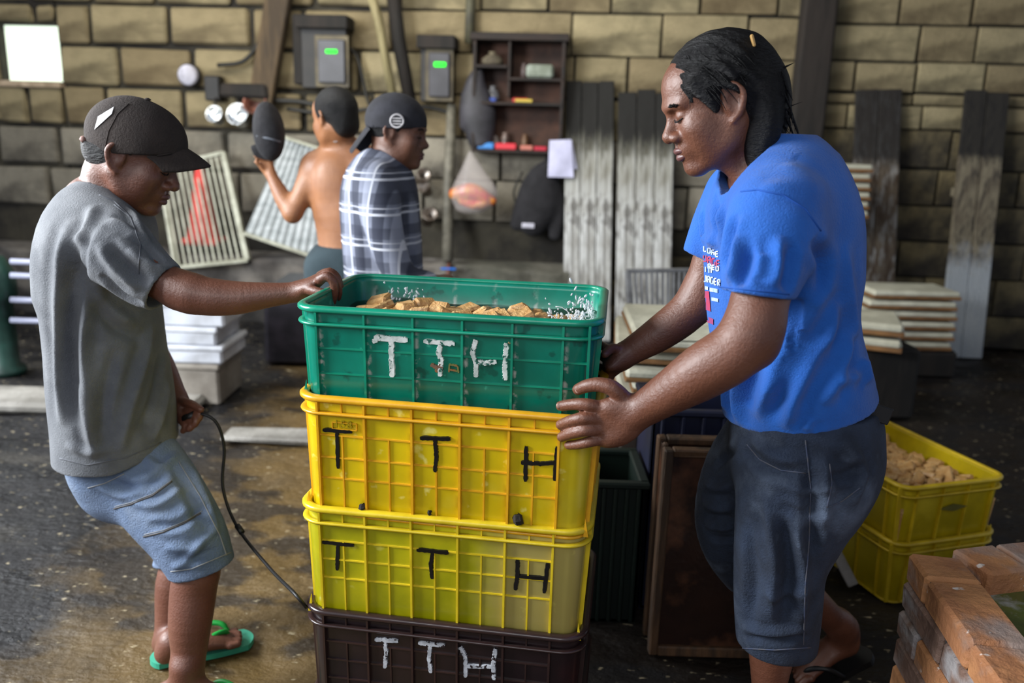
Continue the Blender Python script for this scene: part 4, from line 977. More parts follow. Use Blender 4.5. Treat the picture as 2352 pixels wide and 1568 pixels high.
# painted letters: strokes laid on the front walls
m_pw = mat('chipped white paint', '#dfe2de', '#b3bdb6', scale=45, rough=.5, c3='#1d5a4c', c3scale=70, c3mid=(.56, .60)); m_pw2 = mat('chipped white paint on brown', '#c9ccd2', '#9fa2a8', scale=45, rough=.5, c3='#241a1c', c3scale=80, c3mid=(.54, .58)); m_pb = mat('glossy black paint', '#0b0b0d', '#141416', rough=.3)
def front_local(c, px, py):
    Mi = (Matrix.Translation(c.location) @ Matrix.Rotation(c.rotation_euler[2], 4, 'Z')).inverted()
    o = Mi @ Vector(CAM.tolist()); d = Mi.to_3x3() @ Vector(ray(px, py).tolist()); t = (-.003-o.y)/d.y; p_ = o+d*t
    return p_.x, p_.z
def letter(c, H, strokes, m, label, wd):
    V = []; F = []; rr = random.Random(sum(map(ord, label)) % 1000)
    for s_ in strokes:
        P = [front_local(c, *q) for q in s_]; n = 12; pts = []
        for i in range(len(P)-1):
            for k in range(n): pts.append((P[i][0]+(P[i+1][0]-P[i][0])*k/n, P[i][1]+(P[i+1][1]-P[i][1])*k/n))
        pts.append(P[-1]); b = len(V)
        for i, (x, z) in enumerate(pts):
            j = min(i+1, len(pts)-1); i0 = max(i-1, 0); dx, dz = pts[j][0]-pts[i0][0], pts[j][1]-pts[i0][1]; L_ = math.hypot(dx, dz)+1e-9
            nx_, nz_ = -dz/L_, dx/L_; e = .6 if i in (0, len(pts)-1) else 1
            w1 = wd*e*rr.uniform(.8, 1.15)/2; w2 = wd*e*rr.uniform(.8, 1.15)/2
            y = lambda zz: .011*(1-zz/H)
            a_ = (x+nx_*w1, z+nz_*w1); q_ = (x-nx_*w2, z-nz_*w2)
            V += [(a_[0], y(a_[1])-.0005, a_[1]), (a_[0]*.9+q_[0]*.1, y(a_[1])-.0046, a_[1]*.9+q_[1]*.1), (a_[0]*.1+q_[0]*.9, y(q_[1])-.0046, a_[1]*.1+q_[1]*.9), (q_[0], y(q_[1])-.0005, q_[1])]
        for i in range(len(pts)-1):
            for k in range(3): F.append((b+i*4+k, b+i*4+k+1, b+(i+1)*4+k+1, b+(i+1)*4+k))
    return tag(mesh_obj('painted_letter', V, F, m, c), label)
S = lambda *p_: list(p_)
letter(cg, H1[0], [S((858, 776), (936, 782)), S((858, 778), (862, 788)), S((899, 779), (897, 820), (899, 868))], m_pw, 'white painted letter T, first on the green crate', .013)
letter(cg, H1[0], [S((972, 785), (1044, 791)), S((1012, 788), (1006, 812), (1012, 828), (1008, 866))], m_pw, 'white painted letter T, second on the green crate', .011)
letter(cg, H1[0], [S((1092, 780), (1084, 812), (1092, 838), (1092, 868)), S((1096, 832), (1112, 836), (1140, 832)), S((1163, 788), (1160, 820), (1158, 850), (1160, 875))], m_pw, 'white painted letter H on the green crate', .011)
letter(cg, H1[0], [S((988, 838), (1004, 848), (1016, 846)), S((1012, 838), (1000, 856))], mat('orange brown scuff', '#8a5a30', '#5d5048', rough=.6, scale=40), 'orange brown scuff', .009)
letter(cg, H1[0], [S((1030, 838), (1050, 842)), S((1030, 850), (1050, 854)), S((1050, 842), (1052, 858)), S((1031, 838), (1030, 856))], mat('faded orange mark', '#5f6a34', '#8a5a30', rough=.6, scale=60), 'faded orange square mark', .004)
for c, H, ls in ((cy1, H1[1], [([S((740, 988), (808, 993)), S((773, 992), (774, 1078))], 'T, left'), ([S((964, 1007), (1034, 1009)), S((998, 1010), (1001, 1050), (997, 1086))], 'T, middle'), ([S((1208, 1025), (1206, 1108)), S((1196, 1064), (1240, 1067), (1275, 1065)), S((1280, 1026), (1273, 1106))], 'H')]),
                 (cy2, H1[2], [([S((738, 1246), (812, 1254)), S((775, 1254), (772, 1312))], 'T, left'), ([S((956, 1264), (1030, 1271)), S((993, 1270), (988, 1300), (991, 1332))], 'T, middle'), ([S((1188, 1286), (1188, 1325), (1182, 1358)), S((1190, 1326), (1256, 1332)), S((1258, 1294), (1249, 1365))], 'H')])):
    for st, l_ in ls: letter(c, H, st, m_pb, 'black painted letter '+l_, .0098)
for st, l_ in (([S((860, 1470), (914, 1474)), S((882, 1474), (886, 1500), (882, 1537))], 'T, first'), ([S((960, 1478), (1022, 1484)), S((988, 1482), (984, 1515), (988, 1548))], 'T, second'), ([S((1056, 1486), (1068, 1510), (1068, 1558)), S((1066, 1532), (1130, 1534)), S((1138, 1490), (1132, 1530), (1134, 1564))], 'H')):
    letter(cb, H1[3], st, m_pw2, 'white painted letter '+l_+' on the brown crate', .010)
# moulded number plate on bright crate
x0, z0 = front_local(cy1, 762, 970); x1, z1 = front_local(cy1, 818, 990)
cu = bpy.data.curves.new('mould_number', 'FONT'); cu.body = '158'; cu.size = .022; cu.extrude = .0012; cu.space_character = 1.25
to = bpy.data.objects.new('tmp_text', cu); COL.objects.link(to); bpy.context.view_layer.update(); me = bpy.data.meshes.new_from_object(to); bpy.data.objects.remove(to)
me.materials.append(m_y1_b); o = bpy.data.objects.new('mould_number', me); COL.objects.link(o); o.parent = cy1; o.rotation_euler = (math.pi/2, 0, 0); o.location = (x0+.004, -.001, z1+.004); 
mb = MB()
for a_, b_ in (((x0, z0), (x1, z0)), ((x1, z0), (x1, z1)), ((x1, z1), (x0, z1)), ((x0, z1), (x0, z0))): mb.bar((a_[0], 0, a_[1]), (b_[0], 0, b_[1]), .002, .003, up=(0, 1, 0))
mb.build('number_plate_edge', m_y1_r, cy1)
# mud clots on the yellow crate foot
for px, py, s_ in ((1188, 1196, .013), (830, 1168, .008), (985, 1181, .004)):
    x, z = front_local(cy1, px, py); mb = MB(); mb.lathe((x, .004, z), [(.001, -s_), (s_*.8, -s_*.5), (s_, 0), (s_*.6, s_*.8), (.001, s_)], 7); mb.v = [(a_+rnd.uniform(-.003, .003), b_, c_+rnd.uniform(-.003, .003)) for a_, b_, c_ in mb.v]; tag(mb.build('mud_clot', m_dark, cy1), 'dark mud clot')

# water, splash and tofu in the green crate
m_water = bpy.data.materials.new('murky water'); m_water.use_nodes = True; _b = m_water.node_tree.nodes['Principled BSDF']
_b.inputs['Base Color'].default_value = hexc('#2c2a20'); _b.inputs['Roughness'].default_value = .05; _b.inputs['Alpha'].default_value = .8; _b.inputs['Specular IOR Level'].default_value = .6
m_drop = bpy.data.materials.new('clear water drops'); m_drop.use_nodes = True; _b = m_drop.node_tree.nodes['Principled BSDF']
_b.inputs['Base Color'].default_value = (.95, .97, 1, 1); _b.inputs['Roughness'].default_value = .06; _b.inputs['Transmission Weight'].default_value = .55; _b.inputs['IOR'].default_value = 1.33
m_tofu = mat('fried tofu skin', '#c08f52', '#d4ad74', scale=22, rough=.5, c3='#96683a', c3scale=30, c3mid=(.55, .68), bump=.5, bscale=90, coat=.3)
Mg = Matrix.Translation(cg.location) @ Matrix.Rotation(cg.rotation_euler[2], 4, 'Z')
zw = H1[0]-.052
P = rrect(CW, CD, CR, -.010); n = len(P)
nx, ny = 60, 40; V = []; F = []
for j in range(ny+1):
    for i in range(nx+1):
        x = .004+(CW-.008)*i/nx; y = .004+(CD-.008)*j/ny
        # keep inside rounded corners
        ex = max(CR-x, x-(CW-CR), 0); ey = max(CR-y, y-(CD-CR), 0); k_ = math.hypot(ex, ey)
        if k_ > CR-.009 and ex > 0 and ey > 0:
            s_ = (CR-.009)/k_; x = (CR-ex*s_ if x < CR else CW-CR+ex*s_); y = (CR-ey*s_ if y < CR else CD-CR+ey*s_)
        V.append((min(max(x, .009), CW-.009), min(max(y, .009), CD-.009), zw+.004*math.sin(26*x+13*y)+.003*math.sin(43*y-17*x)+.006*math.exp(-((x-CW)**2+(y-.2)**2)/.01)))
for j in range(ny):
    for i in range(nx): a_ = j*(nx+1)+i; F.append((a_, a_+1, a_+nx+2, a_+nx+1))
o = mesh_obj('water', V, F, m_water, None, True); o.matrix_world = Mg; tag(o, 'murky water filling the green crate around the tofu', 'water')
def tofu_mesh(i):
    r_ = random.Random(i); mb = MB(); sx, sy, sz = r_.uniform(.040, .060), r_.uniform(.026, .040), r_.uniform(.016, .026)
    mb.box((0, 0, 0), (sx, sy, sz), None, .005, .0035, r_); return mb
tm = []
for i in range(10):
    o = tofu_mesh(i).build('fried_tofu', m_tofu, None); tm.append(o.data); bpy.data.objects.remove(o)
def scatter(Mw, n, x0, x1, y0, y1, zf, label, group, sc=1.0, seed=1, minz=-.004, dmin=.034, maxz=.008):
    r_ = random.Random(seed); P = []; tries = 0
    while len(P) < n and tries < n*60:
        tries += 1; x, y = r_.uniform(x0, x1), r_.uniform(y0, y1); z = zf(x, y)+r_.uniform(minz, maxz)
        if any((x-a)**2+(y-b)**2+((z-c)*1.7)**2 < dmin*dmin for a, b, c in P): continue
        P.append((x, y, z)); o = bpy.data.objects.new('fried_tofu', tm[len(P) % 10]); COL.objects.link(o); s_ = sc*r_.uniform(.85, 1.15)
        o.matrix_world = Mw @ Matrix.Translation((x, y, z)) @ Matrix.Rotation(r_.uniform(0, 6.28), 4, 'Z') @ Matrix.Rotation(r_.uniform(-.5, .5), 4, 'X') @ Matrix.Rotation(r_.uniform(-.5, .5), 4, 'Y') @ Matrix.Scale(s_, 4)
        tag(o, label, 'tofu', group)
zg = lambda x, y: zw+.004+.014*math.exp(-((x-.22)**2)/.03)*math.exp(-((y-.22)/.14)**2)+.004*math.sin(19*x)
scatter(Mg, 165, .08, CW-.05, .03, CD-.15, zg, 'tan piece of fried tofu floating in the green crate', 'fried tofu in the green crate', .95, 5, -.012, .033, .010)
# splash droplets
mb = MB(); r_ = random.Random(11)
ico = [(0, 0, 1), (.89, 0, .45), (.28, .85, .45), (-.72, .53, .45), (-.72, -.53, .45), (.28, -.85, .45), (.72, .53, -.45), (-.28, .85, -.45), (-.89, 0, -.45), (-.28, -.85, -.45), (.72, -.53, -.45), (0, 0, -1)]
icf = [(0, 1, 2), (0, 2, 3), (0, 3, 4), (0, 4, 5), (0, 5, 1), (1, 6, 2), (2, 7, 3), (3, 8, 4), (4, 9, 5), (5, 10, 1), (6, 7, 2), (7, 8, 3), (8, 9, 4), (9, 10, 5), (10, 6, 1), (11, 7, 6), (11, 8, 7), (11, 9, 8), (11, 10, 9), (11, 6, 10)]
for i in range(240):
    t = r_.random(); x = CW-.014-abs(r_.gauss(0, .035)); y = .09+r_.gauss(.06, .05); z = zw+.012+abs(r_.gauss(0, .026)); 
    if i > 205: x = .08+r_.uniform(0, .1); y = CD-.06; z = zw+.01+abs(r_.gauss(0, .018))
    s_ = r_.uniform(.0010, .0032); st = r_.uniform(1, 3.2); a_ = r_.uniform(-.9, .9)
    y = min(max(y, .03), CD-.03); d = Vector((math.sin(a_), 0, math.cos(a_)))
    mb.add([tuple(Vector((x, y, z))+Vector(q)*s_+d*(Vector(q).dot(d)*s_*(st-1))) for q in ico], icf)
for i in range(16):
    x = CW-.02-r_.uniform(0, .07); y = .06+r_.uniform(0, .1); z = zw+.015+r_.uniform(0, .03); P = []; dx, dz = r_.uniform(-.03, .02), r_.uniform(.0, .035)
    for k in range(6): u = k/5; P.append((x+dx*u+r_.uniform(-.002, .002), y+.004*u, z+dz*u*(1.6-u)))
    mb.tube(P, [.0016, .001, .0009, .0008, .001, .0018], 5)
o = mb.build('water_splash', m_drop, None, True); o.matrix_world = Mg; tag(o, 'clear splashing drops at the right end of the green crate', 'water splash', None, 'stuff')

# two yellow crates on the floor at right, turned
A = WZ(2078, 1128, .40); B = WZ(2352, 1094, .40); 
def best():
    b = None
    for zz in np.linspace(.3, .55, 60):
        A_ = WZ(2078, 1128, zz); bot = WZ(2062, 1402, 0); e = np.hypot(*(A_-bot)[:2])
        if b is None or e < b[0]: b = (e, zz, A_)
    return b
e, zz, A = best(); print('RIGHT CRATE', e, zz, A)
B = WZ(2350, 1096, zz); th = math.atan2(B[1]-A[1], B[0]-A[0]); print('yaw', math.degrees(th), np.linalg.norm(B-A))
HH = zz/2+.01
def place_side(c, A, th, z):
    # crate's left wall (x=0 side, running along local -y ...) faces the camera: local x axis points away
    yaw = th+math.pi/2; c.rotation_euler = (0, 0, yaw)
    # local point (0,CD) is the near-left corner A
    q = Matrix.Rotation(yaw, 3, 'Z') @ Vector((-.0125, CD+.0125, 0)); c.location = Vector((A[0], A[1], z))-Vector((q.x, q.y, 0)); return c
s1 = make_crate('yellow_crate', HH, m_y3_b, mat('dull yellow ribs', '#c9ac1e', '#b09414', scale=9, rough=.4), [], MAIN, [], 0, 'upper dull yellow crate full of fried tofu at right behind the jeans', 'yellow crates stacked at the right')
place_side(s1, A, th, zz-HH)
s2 = copy_tree(s1); s2.location[2] = 0; tag(s2, 'lower dull yellow crate on the floor at right under the tofu-filled one', 'crate', 'yellow crates stacked at the right')
Ms = Matrix.Translation(s1.location) @ Matrix.Rotation(s1.rotation_euler[2], 4, 'Z')
# diamond emblem on the near end
Vd = []; u0 = CD*.5
m_emb = mat('faded dark emblem', '#6c6420', '#5a541c', rough=.5)
y_ = lambda z: -.0095+.011*(1-z/HH)-.0
zc_ = HH*.62
mesh_obj('emblem', [(y_(zc_)-.001, u0-.055, zc_), (y_(zc_)-.001, u0, zc_+.012), (y_(zc_)-.001, u0+.055, zc_), (y_(zc_)-.001, u0, zc_-.012), (.0, u0-.05, zc_), (.0, u0, zc_+.011), (.0, u0+.05, zc_), (.0, u0, zc_-.011)], [(0, 1, 2, 3), (0, 4, 5, 1), (1, 5, 6, 2), (2, 6, 7, 3), (3, 7, 4, 0)], m_emb, s1)
mesh_obj('filling_bed', [(.012, .012, HH-.075), (CW-.012, .012, HH-.075), (CW-.012, CD-.012, HH-.075), (.012, CD-.012, HH-.075), (.02, .02, .012), (CW-.02, .02, .012), (CW-.02, CD-.02, .012), (.02, CD-.02, .012)], [(0, 1, 2, 3), (4, 7, 6, 5), (0, 4, 5, 1), (1, 5, 6, 2), (2, 6, 7, 3), (3, 7, 4, 0)], m_tofu, s1)
scatter(Ms, 210, .04, CW-.04, .04, CD-.04, lambda x, y: HH-.062+.012*math.sin(9*x)*math.sin(8*y), 'tan piece of fried tofu heaped in the yellow crate at right', 'fried tofu in the right yellow crate', 1.0, 9, -.012, .036, .016)
# ================================================================== PEOPLE
def skin_mat(name, c1, c2, rough, coat=.35):
    m = mat(name, c1, c2, scale=9, rough=rough, bump=.25, bscale=170, sss=.0, coat=coat, mid=(.35, .65)); m.node_tree.nodes['Principled BSDF'].inputs['Coat Roughness'].default_value = .3; return m
m_skin2 = skin_mat('wet brown skin', '#623a29', '#704532', .44, .22)
m_skin1 = skin_mat('brown skin', '#653b2b', '#704635', .46, .3)
m_skinA = skin_mat('tan skin', '#a06b45', '#8d5c3c', .5, .2)
m_skinB = skin_mat('dark tan skin', '#6d4430', '#5c3a2a', .5, .2)
m_hair = mat('black hair', '#060506', '#0b090b', scale=30, spec=.3, rough=.5, bump=.6, bscale=90, stretch=(1, 1, 2.5))
m_lip = mat('lips', '#5a3836', '#66423f', scale=30, rough=.4)
m_nail = mat('fingernails', '#9a7466', rough=.3)
m_blue_sh = mat('blue cotton', '#0f5cb6', '#0d52a6', scale=6, rough=.85, bump=.35, bscale=240, sheen=.15, c3='#0b4690', c3scale=3, c3mid=(.6, .75))
m_grey_sh = mat('grey marl cotton', '#6e7176', '#5b5e64', scale=7, rough=.9, bump=.4, bscale=260, sheen=.15, c3='#8e9094', c3scale=4, c3mid=(.55, .75), stretch=(1, 1, 1))
m_jean = mat('dark worn denim', '#29354a', '#1a2333', scale=9, rough=.9, bump=.5, bscale=220, c3='#5d6a80', c3scale=4.5, c3mid=(.52, .72))
m_jean1 = mat('faded light denim', '#7183a0', '#5c6e8a', scale=8, rough=.9, bump=.5, bscale=220, c3='#8f9cae', c3scale=4.0, c3mid=(.5, .7))
m_black = mat('black rubber', '#0d0d0f', rough=.5)

def bvh_of(o):
    me = o.data; M_ = o.matrix_world.copy(); 
    l = root_loc(o); vs = [Vector(v.co)+l for v in me.vertices]; return BVHTree.FromPolygons(vs, [tuple(p.vertices) for p in me.polygons])
def hit(bv, px, py, off=.0015):
    d = Vector(ray(px, py).tolist()).normalized(); loc, nn, _, _ = bv.ray_cast(Vector(CAM.tolist()), d)
    if loc is None: return None
    if nn.dot(d) > 0: nn = -nn
    return loc+nn*off
def seam(bv, pts, r, m, parent, name='seam', label=None, n=8, off=.0005):
    P = []
    for i in range(len(pts)-1):
        for k in range(n): t = k/n; P.append((pts[i][0]+(pts[i+1][0]-pts[i][0])*t, pts[i][1]+(pts[i+1][1]-pts[i][1])*t))
    P.append(pts[-1]); H_ = [h for h in (hit(bv, *p_, off) for p_ in P) if h is not None]
    if len(H_) < 3: return None
    mb = MB(); mb.tube(H_, r, 6); return tag(mb.build(name, m, parent, True, world=True), label)
def patch(bv, quad, nu, nv, m, parent, name, label=None, off=.0018, th=.0008):
    """small print laid on cloth; quad given clockwise from upper left"""
    V = []; ok = {}; F = []
    for j in range(nv+1):
        for i in range(nu+1):
            u, v = i/nu, j/nv; a, b, c, d = quad
            px = (a[0]*(1-u)+b[0]*u)*(1-v)+(d[0]*(1-u)+c[0]*u)*v; py = (a[1]*(1-u)+b[1]*u)*(1-v)+(d[1]*(1-u)+c[1]*u)*v
            h = hit(bv, px, py, off)
            if h is not None: ok[(i, j)] = len(V); V.append(tuple(h))
    for j in range(nv):
        for i in range(nu):
            k = [(i, j), (i+1, j), (i+1, j+1), (i, j+1)]
            if all(q in ok for q in k): F.append(tuple(ok[q] for q in k))
    if F: return tag(mesh_obj(name, V, F, m, parent, True, world=True), label)


def folds(o, specs, seed=1, noise=.0, gain=1.3):
    """press creases and raised folds into the cloth surface: (pixel path, width m, height m)"""
    me = o.data; n = len(me.vertices); co = np.empty(n*3, np.float32); me.vertices.foreach_get('co', co); co = co.reshape(-1, 3).astype(float)
    nn = np.empty(n*3, np.float32); me.vertices.foreach_get('normal', nn); nn = nn.reshape(-1, 3).astype(float)
    l = np.array(root_loc(o)); bvh = bvh_of(o); D = np.zeros((n, 3)); cam_ = CAM
    for pts, wd, amp in specs:
        P = []; N = []; Q = catmull(np.array(pts, float), 7)
        for q in Q:
            d = Vector(ray(q[0], q[1]).tolist()).normalized(); loc_, n_, _, _ = bvh.ray_cast(Vector(cam_.tolist()), d)
            if loc_ is not None: P.append(np.array(loc_)-l); N.append(np.array(n_ if n_.dot(d) < 0 else -n_))
        if len(P) < 2: continue
        P = np.array(P); N = np.array(N); m = len(P); lo = P.min(0)-3*wd; hi = P.max(0)+3*wd; idx = np.where(((co > lo) & (co < hi)).all(1))[0]
        if not len(idx): continue
        c = co[idx]; best = np.full(len(idx), 9.0); tt = np.zeros(len(idx)); dn = np.zeros((len(idx), 3))
        for i in range(m-1):
            a, b = P[i], P[i+1]; ab = b-a; L2 = max(ab@ab, 1e-9)
            if L2 > .0036: continue
            t = np.clip(((c-a)@ab)/L2, 0, 1); d = np.linalg.norm(c-(a+t[:, None]*ab), axis=1); k_ = d < best; best[k_] = d[k_]; tt[k_] = (i+t[k_])/(m-1); dn[k_] = N[i]
        taper = np.clip(np.minimum(tt, 1-tt)*5, 0, 1)**.7; x = best/wd
        D[idx] += dn*(gain*amp*taper*(np.exp(-x*x)-.35*np.exp(-(x-1.9)**2)))[:, None]
    if noise:
        rg = np.random.default_rng(seed); K = np.zeros(n)
        for _ in range(9):
            d = rg.normal(size=3); d /= np.linalg.norm(d); f = rg.uniform(22, 70); K += noise*np.sin(co@d*f+rg.uniform(0, 6)+1.3*np.sin(co@np.roll(d, 1)*f*.6))*18/f
        up = nn.copy(); D += up*(K*np.clip(np.abs(nn[:, 1])*1.5, 0, 1))[:, None]*np.where(nn[:, 1] < .2, 1, 0)[:, None]
    co += D; me.vertices.foreach_set('co', co.astype(np.float32).ravel()); me.update(); bpy.context.view_layer.update()

class HeadFrame:
    def __init__(s, c, f, u, K=1.0):
        s.K = K
        s.c = V3(c); s.f = nrm(f); s.u = nrm(np.array(u)-s.f*np.dot(u, s.f)); s.s = np.cross(s.u, s.f); s.R = np.stack([s.f, s.s, s.u], 1)   # s = the person's left
    def P(s, f, l, u, k=None):
        k = s.K if k is None else k
        return s.c+(s.f*f+s.s*l+s.u*u)*k
def head(F_, hf, k=1.0, detail=True):
    P = lambda f, l, u: hf.P(f, l, u, k); E = lambda c, r, kk=.015, op='add': F_.ell(P(*c), np.array(r)*k, kk, op, hf.R); sd = hf.s
    E((-.012, 0, .035), (.098, .076, .088)); E((.022, 0, -.03), (.066, .060, .080), .03); E((.046, 0, .045), (.045, .058, .045), .03)
    for l in (-1, 1):
        F_.tube([P(-.01, .058*l, -.045), P(.015, .053*l, -.082), P(.062, .016*l, -.108)], [.020*k, .017*k, .015*k], side=sd, k=.03*k)
        E((.056, .044*l, -.028), (.026, .022, .022), .025); E((.036, .046*l, -.058), (.034, .020, .034), .025)
    E((.072, 0, -.106), (.018, .022, .016), .015); E((.070, 0, -.066), (.027, .032, .026), .02)
    F_.tube([P(.076, -.045, .020), P(.090, -.02, .019), P(.091, .02, .019), P(.076, .045, .020)], [.009*k, .010*k, .010*k, .009*k], side=hf.u, k=.014*k)
    for l in (-1, 1):
        E((.094, .031*l, -.001), (.013, .019, .011), .010, 'sub'); E((.076, .032*l, -.002), (.0135, .016, .012), .004)
    F_.tube([P(.084, 0, .012), P(.094, 0, -.012), P(.105, 0, -.033)], [(.009*k, .009*k), (.010*k, .010*k), (.013*k, .012*k)], side=sd, k=.012*k)
    E((.103, 0, -.037), (.013, .015, .012), .008)
    for l in (-1, 1): E((.094, .0185*l, -.040), (.013, .0105, .010), .006); E((.099, .010*l, -.050), (.005, .004, .004), .003, 'sub')
    E((.097, 0, -.056), (.006, .005, .010), .006, 'sub')
    for l in (-1, 1):
        F_.tube([P(.006, .072*l, .022), P(-.012, .082*l, .030), P(-.029, .090*l, .008), P(-.020, .085*l, -.022), P(-.003, .076*l, -.038)], [(.007*k, .0055*k), (.0075*k, .006*k), (.0075*k, .006*k), (.0065*k, .006*k), (.0085*k, .006*k)], side=sd, k=.004)
        E((-.010, .077*l, -.002), (.020, .008, .030), .006); E((-.007, .088*l, .000), (.011, .008, .017), .004, 'sub')
def lips_and_eyes(root, hf, k=1.0, closed=True, h=.0016):
    P = lambda f, l, u: hf.P(f, l, u, k); sd = hf.s
    c = P(.09, 0, -.07); F_ = Field(c-.045*k, c+.045*k, h)
    F_.tube([P(.078, -.026, -.0715), P(.0925, -.012, -.0665), P(.0965, 0, -.0675), P(.0925, .012, -.0665), P(.078, .026, -.0715)], [.003*k, .0062*k, .0065*k, .0062*k, .003*k], side=hf.u, k=.001)
    F_.tube([P(.077, -.024, -.0745), P(.0895, -.011, -.0795), P(.0935, 0, -.0805), P(.0895, .011, -.0795), P(.077, .024, -.0745)], [.003*k, .0065*k, .0078*k, .0065*k, .003*k], side=hf.u, k=.001)
    sdf_obj('lips', F_, m_lip, parent=root, smooth=1)
    for l in (-1, 1):
        mb = MB(); mb.tube([P(.089, .016*l, -.006), P(.0915, .026*l, -.0105), P(.0885, .038*l, -.0105), P(.081, .047*l, -.006)], [.0009, .0017, .0017, .0009], 6); mb.build('eyelashes', m_hair, root, True, world=True)
        mb = MB()
        for q in range(26):
            t = q/25; a = P(.0985-.0125*t**3, (.012+.034*t)*l, .016+.006*math.sin(t*2.6)); b = a+hf.s*l*.009*k+hf.u*.002*k-hf.f*.0015*k+hf.u*rnd.uniform(-.002, .002); mb.tube([a-hf.u*.003*k*rnd.random(), b], [.0017, .0006], 4)
        mb.build('eyebrow', m_hair, root, True, world=True)
def fingers(F_, specs, k=.003, side=(0, 0, 1)):
    for P, r0, r1 in specs: F_.tube(P, list(np.linspace(r0, r1, len(P))), side=side, k=k, n=3)
def strands(mb, hf, n, seed, region, k=1.0, L=(.05, .11), c=(-.018, 0, .034), r=(.108, .088, .094)):
    rg = random.Random(seed); c = V3(c); r = V3(r)
    for _ in range(n):
        th, ph = rg.uniform(-math.pi, math.pi), rg.uniform(-.5, 1.4)
        d = np.array([math.cos(ph)*math.cos(th), math.cos(ph)*math.sin(th), math.sin(ph)]); p_ = c+d*r*.985
        if not region(p_): continue
        ln = rg.uniform(*L); st = 7; pts = []; v = np.array([-.75, .18*np.sign(p_[1]), -.65])+np.array([rg.uniform(-.35, .35) for _ in range(3)]); lift = rg.uniform(0, .012)
        for q in range(st):
            pts.append(hf.P(*p_, k)); nv_ = (p_-c)/r; nn = nv_/r; nn /= np.linalg.norm(nn); v = v-nn*np.dot(v, nn)*(.9 if np.dot(v, nn) < 0 or q < 3 else .4); v = v/np.linalg.norm(v); v = v+np.array([0, 0, -.16]); p_ = p_+v*ln/st
            q2 = (p_-c)/r; l_ = np.linalg.norm(q2); 
            if l_ < 1.0+lift*q: p_ = c+q2/l_*(1.0+lift*q)*r
        w = rg.uniform(.0012, .0026)*k; mb.tube(pts, [w, w*1.2, w*1.1, w, w*.8, w*.5, w*.15], 4, cap=False)

# ---------------------------------------------------------- man in the blue shirt
R2 = empty('person', (W(1800, 1000, 1.6)[0], 1.62, 0), 'person in a blue T-shirt and dark denim shorts pushing the crate stack from the right', 'person')
p_ear = W(1682, 236, 1.535); pit, yw = math.radians(19), math.radians(3)
f2 = np.array([-math.cos(pit)*math.cos(yw), -math.cos(pit)*math.sin(yw), -math.sin(pit)]); u2 = np.array([-math.sin(pit), 0, math.cos(pit)])
hf2 = HeadFrame((0, 0, 0), f2, u2); K2 = .95; hf2.K = K2; hf2.c = p_ear-hf2.P(-.008, .080, -.006, K2)
P2_ = hf2.P
HH_ = .0034
F2 = Field((W(1275, 900, 1.5)[0]-.03, 1.26, -.01), (W(2060, 900, 1.9)[0]+.02, 2.14, 1.68), HH_)
head(F2, hf2, K2)
w = W
# neck, trunk
F2.tube([P2_(-.035, 0, -.02), P2_(-.045, 0, -.08), w(1768, 385, 1.615), w(1785, 440, 1.62)], [(.062, .058), (.058, .056), (.062, .062), (.09, .09)], side=(0, 1, 0), k=.03)
F2.tube([P2_(.035, .03, -.08), w(1715, 420, 1.58)], [.016, .016], k=.02)
F2.tube([w(1775, 430, 1.62), w(1780, 600, 1.62), w(1800, 800, 1.62), w(1840, 960, 1.62)], [(.12, .08), (.13, .10), (.13, .11), (.13, .12)], side=(0, 1, 0), k=.03)
# near (left) arm
F2.tube([w(1795, 490, 1.47), w(1768, 600, 1.42), w(1742, 700, 1.385), w(1722, 768, 1.365)], [.056, .051, .049, .046], k=.02)
F2.tube([w(1738, 745, 1.372), w(1690, 805, 1.368), w(1620, 850, 1.385), w(1545, 897, 1.415), w(1490, 932, 1.44), w(1452, 955, 1.455)], [(.046, .046), (.050, .050), (.049, .049), (.041, .040), (.033, .034), (.031, .032)], k=.018)
F2.ell(w(1745, 792, 1.375), (.03, .03, .035), .025)
# near hand: back of the hand to the camera, fingers on the front of the crates
F2.tube([w(1452, 955, 1.455), w(1420, 968, 1.455), w(1388, 975, 1.462)], [(.023, .031), (.021, .046), (.018, .043)], side=(0, 1, 0), k=.012)
F2.tube([w(1440, 930, 1.455), w(1402, 935, 1.455), w(1380, 938, 1.462)], [.021, .017, .014], k=.012)
F2.tube([w(1440, 985, 1.452), w(1405, 1005, 1.455), w(1380, 1010, 1.465)], [.020, .017, .013], k=.012)
fingers(F2, [([w(1385, 938, 1.462), w(1350, 929, 1.455), w(1318, 928, 1.468), w(1288, 932, 1.488)], .0130, .0100),
             ([w(1380, 962, 1.460), w(1342, 960, 1.448), w(1312, 966, 1.462), w(1288, 975, 1.484)], .0130, .0102),
             ([w(1382, 984, 1.460), w(1345, 988, 1.446), w(1315, 994, 1.460), w(1290, 1003, 1.482)], .0125, .0098),
             ([w(1386, 1006, 1.462), w(1355, 1014, 1.452), w(1330, 1020, 1.464), w(1306, 1022, 1.482)], .0115, .0088),
             ([w(1438, 922, 1.455), w(1408, 892, 1.452), w(1376, 883, 1.460), w(1348, 886, 1.470), w(1328, 894, 1.482)], .0165, .0112)])
